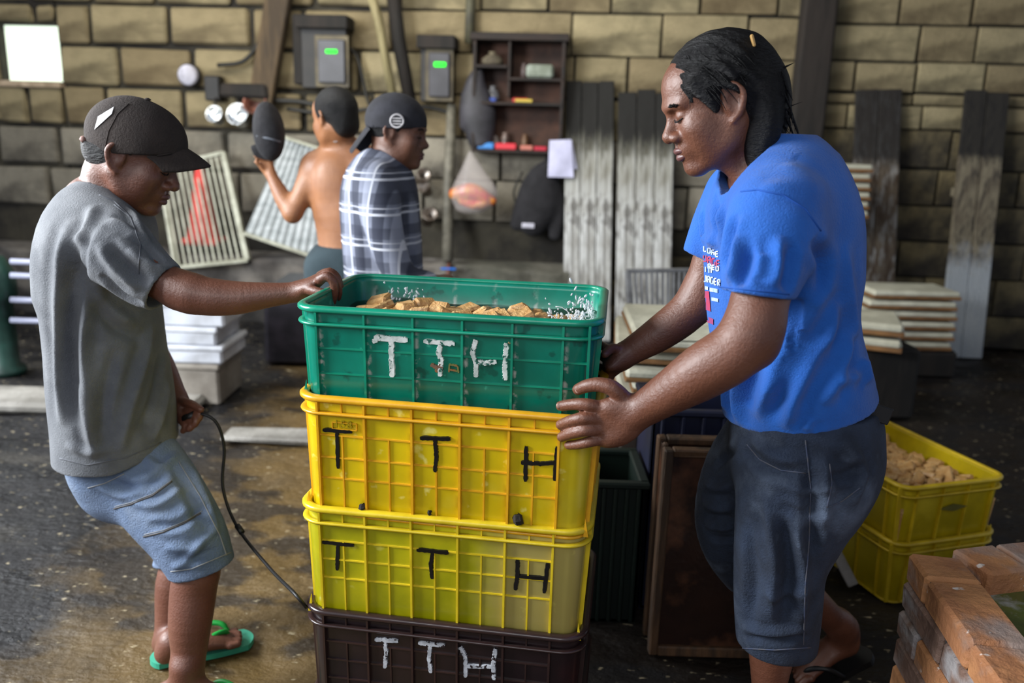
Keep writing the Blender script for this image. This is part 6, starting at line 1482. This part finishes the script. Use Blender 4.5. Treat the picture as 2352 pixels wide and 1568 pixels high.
mesh_obj('bill', V, F, m_cap, cap, True, world=True)
mb = MB(); P = [P1(-.098, l*.052, -.012+.010) for l in (-1,)]+[P1(-.113, l*.02, -.012+.006) for l in (-1, 1)]+[P1(-.098, .052, -.002)]
mb.tube(catmull(P, 4), .007, 6); mb.build('strap', mat('pinkish strap', '#8a6a62', rough=.7), cap, True, world=True)
mb = MB(); mb.lathe(P1(-.008, 0, .131), [(.008, 0), (.008, .003), (.003, .006)], 10); mb.build('button', m_cap, cap, True, world=True)
bv = bvh_of(cap); patch(bv, [(226, 268), (262, 246), (258, 262), (218, 298)], 8, 6, m_capw, cap, 'white_patch', 'white patch on the back of the cap')
seam(bv, [(296, 238), (270, 262), (250, 300), (240, 345)], .001, m_seam_b if False else m_cap, cap, 'panel_seam'); seam(bv, [(228, 392), (290, 378), (350, 358), (392, 352)], .0018, m_cap, cap, 'edge_seam', off=.001)
# shirt
FS = Field((W(100, 500, 2.2)[0]-.04, 1.70, .60), (W(415, 640, 1.75)[0]+.04, 2.32, 1.40), .0045)
FS.tube([w(240, 462, 2.0), w(238, 490, 2.0), w(234, 530, 2.0), w(232, 580, 2.0), w(233, 640, 2.0), w(235, 700, 2.0), w(246, 800, 2.0), w(258, 900, 1.99), w(268, 1000, 1.99), w(272, 1110, 1.99)],
        [(.09, .065), (.145, .088), (.178, .112), (.185, .119), (.178, .127), (.168, .131), (.165, .134), (.168, .141), (.172, .143), (.172, .143)], side=(0, 1, 0), k=.02)
FS.tube([w(200, 480, 2.0), w(170, 560, 2.0), w(160, 660, 2.0)], [(.09, .045), (.13, .055), (.12, .05)], side=(0, 1, 0), k=.04)
FS.tube([w(240, 535, 1.90), w(275, 580, 1.845), w(325, 625, 1.83), w(375, 660, 1.82), w(400, 676, 1.815)], [.080, .082, .070, .060, .060], k=.03)
FS.tube([w(250, 535, 2.1), w(285, 620, 2.15), w(310, 700, 2.17)], [.075, .07, .06], k=.03)
FS.tube([P1(-.035, 0, -.04), w(246, 440, 2.0), w(240, 466, 1.995)], [(.064, .062), (.066, .062), (.055, .05)], side=(0, 1, 0), k=.004, op='sub')
q = w(378, 662, 1.82); dn = nrm(w(435, 674, 1.81)-w(350, 640, 1.825)+np.array([0, 0, -.02])); FS.cut(q, dn, q+(-.08, -.12, -.12), q+(.14, .11, .12)); FS.tube([q-dn*.05, q+dn*.03], [.048, .056], k=.003, op='sub')
a_, b_ = w(133, 1072, 1.99), w(402, 1002, 1.99); hn = np.cross(b_-a_, [0, 1, 0]); hn = hn if hn[2] < 0 else -hn
FS.cut((a_+b_)/2+np.array([0, 0, -.018]), hn, FS.lo, (9, 9, .95))
q = w(318, 720, 2.17); FS.cut(q, nrm(w(335, 790, 2.17)-w(300, 700, 2.17)), q+(-.05, -.02, -.1), q+(.1, .1, .03))
sh1 = sdf_obj('shirt', FS, m_grey_sh, parent=R1, smooth=2); del FS; sh1['label'] = 'loose grey T-shirt'
folds(sh1, [([(165, 500), (140, 620), (138, 800), (142, 980)], .016, .011), ([(182, 540), (165, 660), (162, 820), (168, 980)], .015, -.010), ([(205, 660), (190, 780), (205, 920), (225, 1040)], .014, .010), ([(350, 740), (325, 850), (295, 950), (275, 1040)], .014, .011), ([(370, 800), (355, 900), (325, 1000)], .014, -.009), ([(385, 870), (375, 940), (350, 1015)], .012, .008),
  ([(262, 800), (240, 920), (228, 1020)], .015, -.009), ([(180, 880), (200, 980), (218, 1055)], .012, .008), ([(215, 650), (250, 710), (310, 745)], .014, .010), ([(225, 690), (265, 750), (330, 780)], .014, -.009), ([(245, 505), (290, 520), (330, 555)], .011, .007), ([(225, 560), (260, 610), (320, 665)], .012, .010), ([(250, 560), (300, 615), (345, 650)], .012, -.009),
  ([(290, 575), (340, 605), (385, 622)], .010, .008), ([(230, 630), (280, 675), (330, 700)], .011, -.008), ([(200, 520), (190, 600), (200, 660)], .014, -.008), ([(300, 540), (345, 575), (370, 610)], .010, -.006), ([(215, 470), (200, 520), (170, 560)], .012, .007), ([(300, 480), (320, 520), (340, 560)], .010, .006), ([(150, 1020), (200, 1040), (260, 1030)], .010, .006)], 7, .0006)
bv = bvh_of(sh1); m_gs = mat('grey seam', '#606268', rough=.9)
seam(bv, [(262, 470), (300, 500), (322, 560), (318, 630)], .0015, m_gs, sh1, 'shoulder_seam'); seam(bv, [(137, 1052), (200, 1068), (290, 1050), (370, 1015)], .0014, m_gs, sh1, 'hem_seam'); seam(bv, [(228, 448), (262, 462), (300, 500)], .002, m_gs, sh1, 'collar')
# shorts
FJ = Field((W(150, 1100, 2.1)[0]-.04, 1.70, .20), (W(545, 1200, 1.85)[0]+.04, 2.30, .82), .0048)
FJ.tube([w(262, 1000, 2.0), w(275, 1050, 2.0), w(290, 1090, 2.0)], [(.135, .11), (.150, .12), (.14, .12)], side=(0, 1, 0), k=.02)
FJ.tube([w(282, 1040, 1.99), w(335, 1100, 1.955), w(385, 1165, 1.91), w(430, 1230, 1.88), w(458, 1290, 1.87), w(472, 1340, 1.865)], [(.105, .122), (.105, .118), (.098, .108), (.088, .096), (.080, .084), (.080, .084)], side=(0, 1, 0), k=.03)
FJ.tube([w(300, 1040, 2.04), w(350, 1120, 2.07), w(395, 1200, 2.10), w(425, 1270, 2.12), w(420, 1300, 2.12)], [(.10, .11), (.10, .105), (.09, .09), (.078, .08), (.078, .08)], side=(0, 1, 0), k=.03)
q = w(464, 1303, 1.868); dn = nrm(np.array([.25, -.05, -1])); FJ.cut(q, dn, q+(-.16, -.14, -.2), q+(.16, .10, .08)); FJ.tube([q+dn*.0, q+dn*.05], [.064, .068], k=.003, op='sub')
q = w(424, 1278, 2.12); FJ.cut(q, dn, q+(-.12, -.08, -.2), q+(.12, .12, .03))
j1 = sdf_obj('shorts', FJ, m_jean1, parent=R1, smooth=2); del FJ; j1['label'] = 'faded light blue denim knee shorts'
folds(j1, [([(240, 1100), (320, 1120), (390, 1080)], .011, -.007), ([(215, 1110), (280, 1140), (340, 1120)], .010, .006), ([(290, 1150), (360, 1160), (430, 1115)], .010, .007), ([(340, 1205), (410, 1205), (475, 1160)], .010, -.007), ([(380, 1255), (440, 1258), (500, 1215)], .010, .007), ([(430, 1060), (468, 1140), (500, 1225)], .013, .009), ([(395, 1060), (430, 1130), (465, 1210)], .013, -.007), ([(400, 1290), (450, 1283), (510, 1255)], .009, -.006), ([(395, 1305), (430, 1285), (470, 1240)], .009, .006), ([(330, 1050), (370, 1070), (410, 1040)], .010, .006)], 9, .0010)
bv = bvh_of(j1); m_zip = mat('dark zip', '#4a4644', rough=.6); m_st1 = mat('pale stitching', '#8d8f92', rough=.8)
for z_, (pts) in enumerate(([(262, 1168), (300, 1158), (350, 1138), (395, 1105)], [(330, 1232), (375, 1222), (425, 1200), (462, 1178)])):
    seam(bv, pts, .0022, m_zip, j1, 'zip_seam'); seam(bv, [(a+2, b-5) for a, b in pts], .001, m_st1, j1, 'stitching')
seam(bv, [(202, 1120), (240, 1110), (285, 1088)], .0015, m_st1, j1, 'stitching'); seam(bv, [(392, 1312), (440, 1306), (530, 1268)], .0014, m_st1, j1, 'hem_seam'); seam(bv, [(410, 1060), (460, 1140), (505, 1230), (520, 1275)], .0015, m_st1, j1, 'side_seam')
m_tq = mat('turquoise rubber', '#3fae8e', '#33977b', scale=12, rough=.6); m_gs2 = mat('bright green strap', '#129a3c', rough=.5)
sandal(R1, WZ(344, 1512, .016), WZ(582, 1458, .016), s1v, m_tq, m_gs2, .047, 'turquoise flip-flop with green straps'); sandal(R1, (ax1-.085, ay1+.005, .016), (ax1+.20, ay1-.02, .016), (0, 1, 0), m_tq, m_gs2, .047, 'turquoise flip-flop with green straps')
# steel hook from the far hand to the lowest crate
HK = empty('pull_hook', WZ(560, 1300, .3)*0+V3(w(560, 1230, 1.9)), 'thin dark steel hook held by the man in grey and hooked to the brown crate', 'hook')
mb = MB(); tip = V3((cb.location[0]-.005, cb.location[1]+.02, cb.location[2]+H1[3]-.01))
mb.tube(catmull([w(432, 955, 2.03), w(470, 952, 2.02), w(500, 975, 2.02), w(515, 1030, 2.02), w(512, 1120, 2.0), w(545, 1210, 1.95), w(620, 1305, 1.80), tip+np.array([-.03, .01, .03]), tip], 6), .0042, 8); mb.build('rod', m_black, HK, True, world=True)
mb = MB(); mb.tube([w(424, 962, 2.035), w(448, 952, 2.025)], .011, 8); mb.build('grip', m_black, HK, True, world=True)
mb = MB(); mb.tube([w(545, 1207, 1.952), w(556, 1223, 1.935)], .008, 8); mb.build('joint_sleeve', m_black, HK, True, world=True)

# ---------------------------------------------------------- shirtless man at the back
RA = empty('person', (W(800, 500, 3.5)[0], 3.5, 0), 'shirtless person with short black hair seen from behind, one arm raised', 'person')
YA = 3.5; hfA = HeadFrame(W(768, 272, YA-.03), (-.75, .62, -.12), (-.1, .05, 1)); PA = hfA.P
FA = Field((W(590, 500, 3.6)[0]-.05, 3.15, -.01), (W(960, 500, 3.6)[0]+.1, 3.95, 1.72), .0075)
head(FA, hfA, .95)
FA.tube([PA(-.03, 0, -.04), w(775, 335, YA), w(790, 370, YA)], [.055, .055, .07], k=.03)
FA.tube([w(800, 362, YA), w(803, 400, YA), w(805, 470, YA), w(805, 560, YA), w(805, 640, YA), w(805, 720, YA)], [(.11, .08), (.185, .10), (.165, .115), (.135, .105), (.145, .11), (.16, .12)], side=(1, 0, 0), k=.03)
FA.tube([w(725, 378, YA), w(890, 378, YA)], [.055, .055], k=.04)
FA.ell(w(760, 410, YA-.07), (.06, .035, .08), .04); FA.ell(w(850, 410, YA-.07), (.06, .035, .08), .04); FA.tube([w(800, 380, YA-.12), w(803, 620, YA-.125)], [.008, .008], k=.03, op='sub')
FA.tube([w(722, 388, YA), w(698, 440, YA-.02), w(672, 490, YA-.04)], [.056, .046, .038], k=.025)
FA.tube([w(672, 490, YA-.04), w(650, 455, YA-.02), w(622, 400, YA)], [.038, .036, .022], k=.02)
FA.tube([w(622, 400, YA), w(612, 380, YA+.0), w(606, 368, YA)], [(.024, .018), (.034, .014), (.034, .012)], side=(1, 0, .5), k=.01)
FA.tube([w(606, 370, YA-.01), w(594, 362, YA-.02), w(585, 358, YA-.03)], [.009, .009, .008], k=.004); FA.tube([w(606, 366, YA-.01), w(598, 352, YA-.02), w(594, 345, YA-.02)], [.0095, .009, .008], k=.004)
FA.tube([w(612, 364, YA), w(606, 350, YA-.01), w(603, 342, YA-.01)], [.0095, .009, .008], k=.004); FA.tube([w(618, 366, YA), w(616, 352, YA), w(614, 345, YA)], [.009, .0085, .008], k=.004); FA.tube([w(614, 388, YA), w(600, 382, YA-.02), w(588, 372, YA-.03)], [.012, .010, .009], k=.005)
FA.tube([w(888, 390, YA), w(905, 470, YA), w(900, 560, YA-.1)], [.054, .044, .036], k=.025); FA.tube([w(900, 560, YA-.1), w(880, 590, YA+.1), w(850, 600, YA+.2)], [.036, .03, .026], k=.02); FA.ell(w(846, 600, YA+.21), (.04, .04, .04), .02)
for sx in (-1, 1): 
    bx = w(805, 700, YA)[0]+sx*.09; FA.tube([(bx, YA, .80), (bx, YA-.02, .48), (bx, YA, .10)], [.08, .058, .042], k=.03); FA.tube([(bx, YA-.05, .04), (bx, YA+.05, .04), (bx-.0, YA+.17, .025)], [(.035, .035), (.038, .03), (.042, .018)], side=(1, 0, 0), k=.03)
sdf_obj('body', FA, m_skinA, parent=RA, smooth=2); del FA
FH = Field(hfA.c-.17, hfA.c+.18, .005); FH.ell(PA(-.018, 0, .034, .95), np.array((.102, .084, .094))*.98, .01, 'add', hfA.R); FH.ell(PA(.085, 0, -.03), (.08, .14, .11), .01, 'sub', hfA.R); FH.ell(PA(-.07, 0, -.03), (.04, .062, .055), .02, 'add', hfA.R)
sdf_obj('hair', FH, m_hair, parent=RA, smooth=1)
FJ = Field((w(805, 600, 3.5)[0]-.27, 3.25, .38), (w(805, 600, 3.5)[0]+.27, 3.75, 1.12), .009)
FJ.tube([w(805, 590, YA), w(805, 640, YA), w(805, 700, YA)], [(.155, .12), (.165, .13), (.18, .14)], side=(1, 0, 0), k=.02)
for sx in (-1, 1): bx = w(805, 700, YA)[0]+sx*.09; FJ.tube([(bx, YA, .85), (bx, YA-.01, .42)], [.105, .09], k=.03)
FJ.cut((0, 0, .45), (0, 0, -1), FJ.lo, (9, 9, .6)); FJ.cut(w(805, 562, YA), (0, 0, 1), (-9, 0, .8), (9, 9, 2))
sdf_obj('shorts', FJ, mat('dark teal shorts', '#2b3a40', '#223036', rough=.9), parent=RA)
mb = MB(); mb.tube([w(745, 318, YA-.04), w(770, 326, YA-.085), w(800, 318, YA-.04)], .003, 6); mb.build('necklace', m_steel, RA, True, world=True)
# black oval hat held up by his hand
HT = empty('hat', W(618, 360, 3.46), 'black oval hat held up on the fingers of the shirtless person', 'hat')
FH = Field(W(570, 380, 3.46)-np.array([.06, .2, .02]), W(665, 230, 3.46)+np.array([.06, .2, .04]), .006)
Rz = Matrix.Rotation(math.radians(-6), 3, 'Y'); Rz = np.array(Rz); FH.ell(W(618, 300, 3.46), (.062, .07, .115), .01, 'add', Rz); FH.ell(W(618, 315, 3.42), (.058, .05, .095), .02, 'add', Rz)
sdf_obj('crown', FH, m_blackcloth, parent=HT); mb = MB(); mb.tube([W(590, 312, 3.385), W(618, 318, 3.365), W(645, 326, 3.385)], .004, 6); mb.build('seam', mat('grey seam line', '#5a5f68', rough=.6), HT, True, world=True)
FH = Field(W(570, 380, 3.46)-np.array([.06, .2, .06]), W(665, 230, 3.46)+np.array([.06, .2, .04]), .005); FH.tube([W(606, 345, 3.45), W(604, 362, 3.46)], [(.055, .02), (.04, .008)], side=(1, 0, 0), k=.005); sdf_obj('brim', FH, m_blackcloth, parent=HT)

# ---------------------------------------------------------- man in the plaid shirt
YB = 2.95; RB = empty('person', (W(885, 500, YB)[0], YB, 0), 'person in a grey plaid shirt and backwards dark cap, facing right behind the green crate', 'person')
hfB = HeadFrame(W(915, 305, YB), (1, -.12, -.08), (.08, 0, 1)); PB = hfB.P
FB_ = Field((W(780, 500, 3.1)[0]-.05, 2.6, -.01), (W(1000, 500, 3.1)[0]+.1, 3.3, 1.62), .007)
head(FB_, hfB, .95)
FB_.tube([PB(-.035, 0, -.04), w(888, 362, YB), w(880, 400, YB)], [.055, .055, .08], k=.03)
FB_.tube([w(875, 400, YB), w(880, 500, YB), w(885, 640, YB), w(885, 740, YB)], [(.13, .08), (.13, .10), (.13, .10), (.13, .11)], side=(0, 1, 0), k=.03)
FB_.tube([w(870, 440, YB-.17), w(890, 560, YB-.2), w(930, 640, YB-.2)], [.05, .042, .036], k=.02); FB_.tube([w(930, 640, YB-.2), w(1000, 650, YB-.17), w(1030, 655, YB-.15)], [.036, .03, .026], k=.02)
for i in range(4): FB_.tube([w(1030, 648+6*i, YB-.16), w(1048, 650+6*i, YB-.15), w(1056, 656+6*i, YB-.14)], [.010, .009, .008], k=.003)
FB_.tube([w(1015, 650, YB-.16), w(1034, 655, YB-.16)], [(.014, .036), (.012, .036)], side=(0, 1, 0), k=.01); FB_.tube([w(1022, 645, YB-.17), w(1036, 636, YB-.15)], [.012, .009], k=.005)
FB_.tube([w(880, 440, YB+.17), w(900, 560, YB+.2), w(950, 640, YB+.2)], [.05, .042, .034], k=.02); FB_.ell(w(960, 642, YB+.2), (.04, .03, .035), .02)
for sy in (-1, 1): bx = w(885, 700, YB)[0]; FB_.tube([(bx, YB+sy*.09, .80), (bx+.02, YB+sy*.09, .46), (bx, YB+sy*.09, .10)], [.08, .058, .042], k=.03); FB_.tube([(bx-.05, YB+sy*.09, .04), (bx+.05, YB+sy*.09, .04), (bx+.17, YB+sy*.09, .025)], [(.035, .035), (.038, .03), (.042, .018)], side=(0, 1, 0), k=.03)
sdf_obj('body', FB_, m_skinB, parent=RB, smooth=2); del FB_
lips_and_eyes(RB, hfB, .95, h=.003)
FH = Field(hfB.c-.17, hfB.c+.18, .006); FH.ell(PB(-.016, 0, .03, .95), np.array((.100, .082, .09))*.96, .01, 'add', hfB.R); FH.ell(PB(.085, 0, -.05), (.085, .14, .11), .01, 'sub', hfB.R); FH.ell(PB(0, -.09, -.02), (.03, .03, .035), .006, 'sub', hfB.R); FH.ell(PB(0, .09, -.02), (.03, .03, .035), .006, 'sub', hfB.R)
sdf_obj('hair', FH, m_hair, parent=RB, smooth=1)
m_capB = mat('charcoal cap cloth', '#1f1f25', '#2a2a31', scale=20, rough=.9); FC = Field(hfB.c-.2, hfB.c+.2, .005)
FC.ell(PB(-.012, 0, .040, .95), np.array((.108, .090, .096)), .01, 'add', hfB.R); FC.cut(PB(0, 0, .012), -hfB.u+hfB.f*.12, hfB.c-.2, hfB.c+.2); FC.ell(PB(-.012, 0, .018, .95), np.array((.098, .081, .096)), .003, 'sub', hfB.R)
capB = sdf_obj('cap', FC, m_capB, parent=RB, smooth=1); capB['label'] = 'dark cap worn backwards'
V = []; F = []
for j in range(9):
    for i in range(11): s_ = -1+i/5; t = j/8; V.append(PB(-.085-.02*(1-s_*s_)**.5-t*.055, .070*s_, .020-.022*s_*s_-.085*t-.0*t))
n_ = len(V); V += [q+hfB.u*.004+hfB.f*.004 for q in V]
for j in range(8):
    for i in range(10): a = j*11+i; F += [(a, a+1, a+12, a+11), (n_+a, n_+a+11, n_+a+12, n_+a+1)]
mesh_obj('bill', V, F, m_capB, capB, True, world=True)
bv = bvh_of(capB); q = hit(bv, 912, 278, .002)
mb = MB(); mb.lathe(q, [(.024, 0), (.0245, .003), (.019, .0032), (.0185, .001)], 22, Matrix.Rotation(math.radians(80), 3, 'X'), cap=False); mb.build('emblem_ring', m_capw, capB, True, world=True)
for dz in (-.009, 0, .009): mb = MB(); mb.box(Vector(q)+Vector((0, -.002, dz)), (.030, .003, .004)); mb.build('emblem_bar', m_capw, capB, world=True)
mb = MB(); mb.box(w(861, 285, YB+.02), (.03, .01, .055), None, .002); mb.build('cap_tag', m_capw, capB, world=True)
# plaid
m_pl = mat('grey plaid cotton', '#7f8494', '#6c7182', scale=6, rough=.9); nt = m_pl.node_tree; L = nt.links.new; b = nt.nodes['Principled BSDF']
tc = nd(nt, 'ShaderNodeTexCoord'); sp = nd(nt, 'ShaderNodeSeparateXYZ'); L(tc.outputs['Object'], sp.inputs[0])
def line(sock, period, width, off=0.0, soft=.25):
    a = nd(nt, 'ShaderNodeMath', operation='ADD'); L(sock, a.inputs[0]); a.inputs[1].default_value = off
    a2 = nd(nt, 'ShaderNodeMath', operation='PINGPONG'); L(a.outputs[0], a2.inputs[0]); a2.inputs[1].default_value = period/2
    r = nd(nt, 'ShaderNodeMapRange'); r.inputs['From Min'].default_value = width; r.inputs['From Max'].default_value = width*(1+soft); r.inputs['To Min'].default_value = 1; r.inputs['To Max'].default_value = 0; L(a2.outputs[0], r.inputs['Value']); return r.outputs[0]
def over(col, fac, amt):
    k_ = nd(nt, 'ShaderNodeMath', operation='MULTIPLY'); L(fac, k_.inputs[0]); k_.inputs[1].default_value = amt
    mx = nd(nt, 'ShaderNodeMix'); mx.data_type = 'RGBA'; L(k_.outputs[0], mx.inputs[0]); L(b.inputs['Base Color'].links[0].from_socket, mx.inputs[6]); mx.inputs[7].default_value = hexc(col); L(mx.outputs[2], b.inputs['Base Color'])
sxy = nd(nt, 'ShaderNodeMath', operation='MULTIPLY_ADD'); L(sp.outputs[1], sxy.inputs[0]); sxy.inputs[1].default_value = -.35; L(sp.outputs[0], sxy.inputs[2])
over('#262a3a', line(sxy.outputs[0], .11, .018), .8); over('#262a3a', line(sp.outputs[2], .11, .016), .6); over('#9a9fb0', line(sxy.outputs[0], .11, .012, .055), .6)
over('#c9ccd6', line(sp.outputs[2], .11, .0035, .05), .9); over('#c9ccd6', line(sxy.outputs[0], .11, .003, .04), .85); over('#c9ccd6', line(sp.outputs[2], .11, .002, .03), .6)
FS = Field((W(775, 500, 3.1)[0]-.06, 2.62, .75), (W(990, 500, 3.1)[0]+.08, 3.28, 1.40), .0065)
FS.tube([w(868, 385, YB), w(872, 410, YB), w(872, 450, YB), w(876, 530, YB), w(882, 620, YB), w(888, 760, YB)], [(.09, .07), (.15, .11), (.19, .135), (.185, .140), (.175, .140), (.18, .145)], side=(0, 1, 0), k=.02)
FS.tube([w(862, 425, YB-.14), w(876, 500, YB-.20), w(900, 590, YB-.22), w(930, 640, YB-.21), w(980, 652, YB-.18)], [.078, .066, .056, .052, .045], k=.03)
FS.tube([w(880, 440, YB+.14), w(890, 540, YB+.2), w(935, 635, YB+.2)], [.07, .06, .05], k=.03)
for pts, op in (([(845, 470, YB-.17), (830, 560, YB-.16), (840, 630, YB-.15)], 'add'), ([(805, 450, YB-.12), (800, 600, YB-.12)], 'add'), ([(945, 470, YB-.12), (955, 600, YB-.1)], 'sub')): ridge(FS, [w(*q_) for q_ in pts], .014, .03, op)
FS.tube([PB(-.035, 0, -.05), w(885, 372, YB), w(882, 395, YB)], [.06, .06, .045], k=.004, op='sub'); FS.cut((0, 0, .80), (0, 0, -1), FS.lo, (9, 9, .9))
sp_ = sdf_obj('shirt', FS, m_pl, parent=RB); sp_['label'] = 'grey and white plaid shirt'
FJ = Field((w(885, 600, 3.0)[0]-.27, 2.7, .05), (w(885, 600, 3.0)[0]+.27, 3.25, 1.0), .009)
FJ.tube([(w(885, 700, YB)[0], YB, .95), (w(885, 700, YB)[0], YB, .82)], [(.16, .12), (.17, .13)], side=(0, 1, 0), k=.02)
for sy in (-1, 1): bx = w(885, 700, YB)[0]; FJ.tube([(bx, YB+sy*.09, .85), (bx+.02, YB+sy*.09, .45), (bx, YB+sy*.09, .1)], [.10, .08, .065], k=.03)
FJ.cut((0, 0, .12), (0, 0, -1), FJ.lo, (9, 9, .3)); sdf_obj('trousers', FJ, mat('dark trousers', '#23252b', rough=.9), parent=RB)
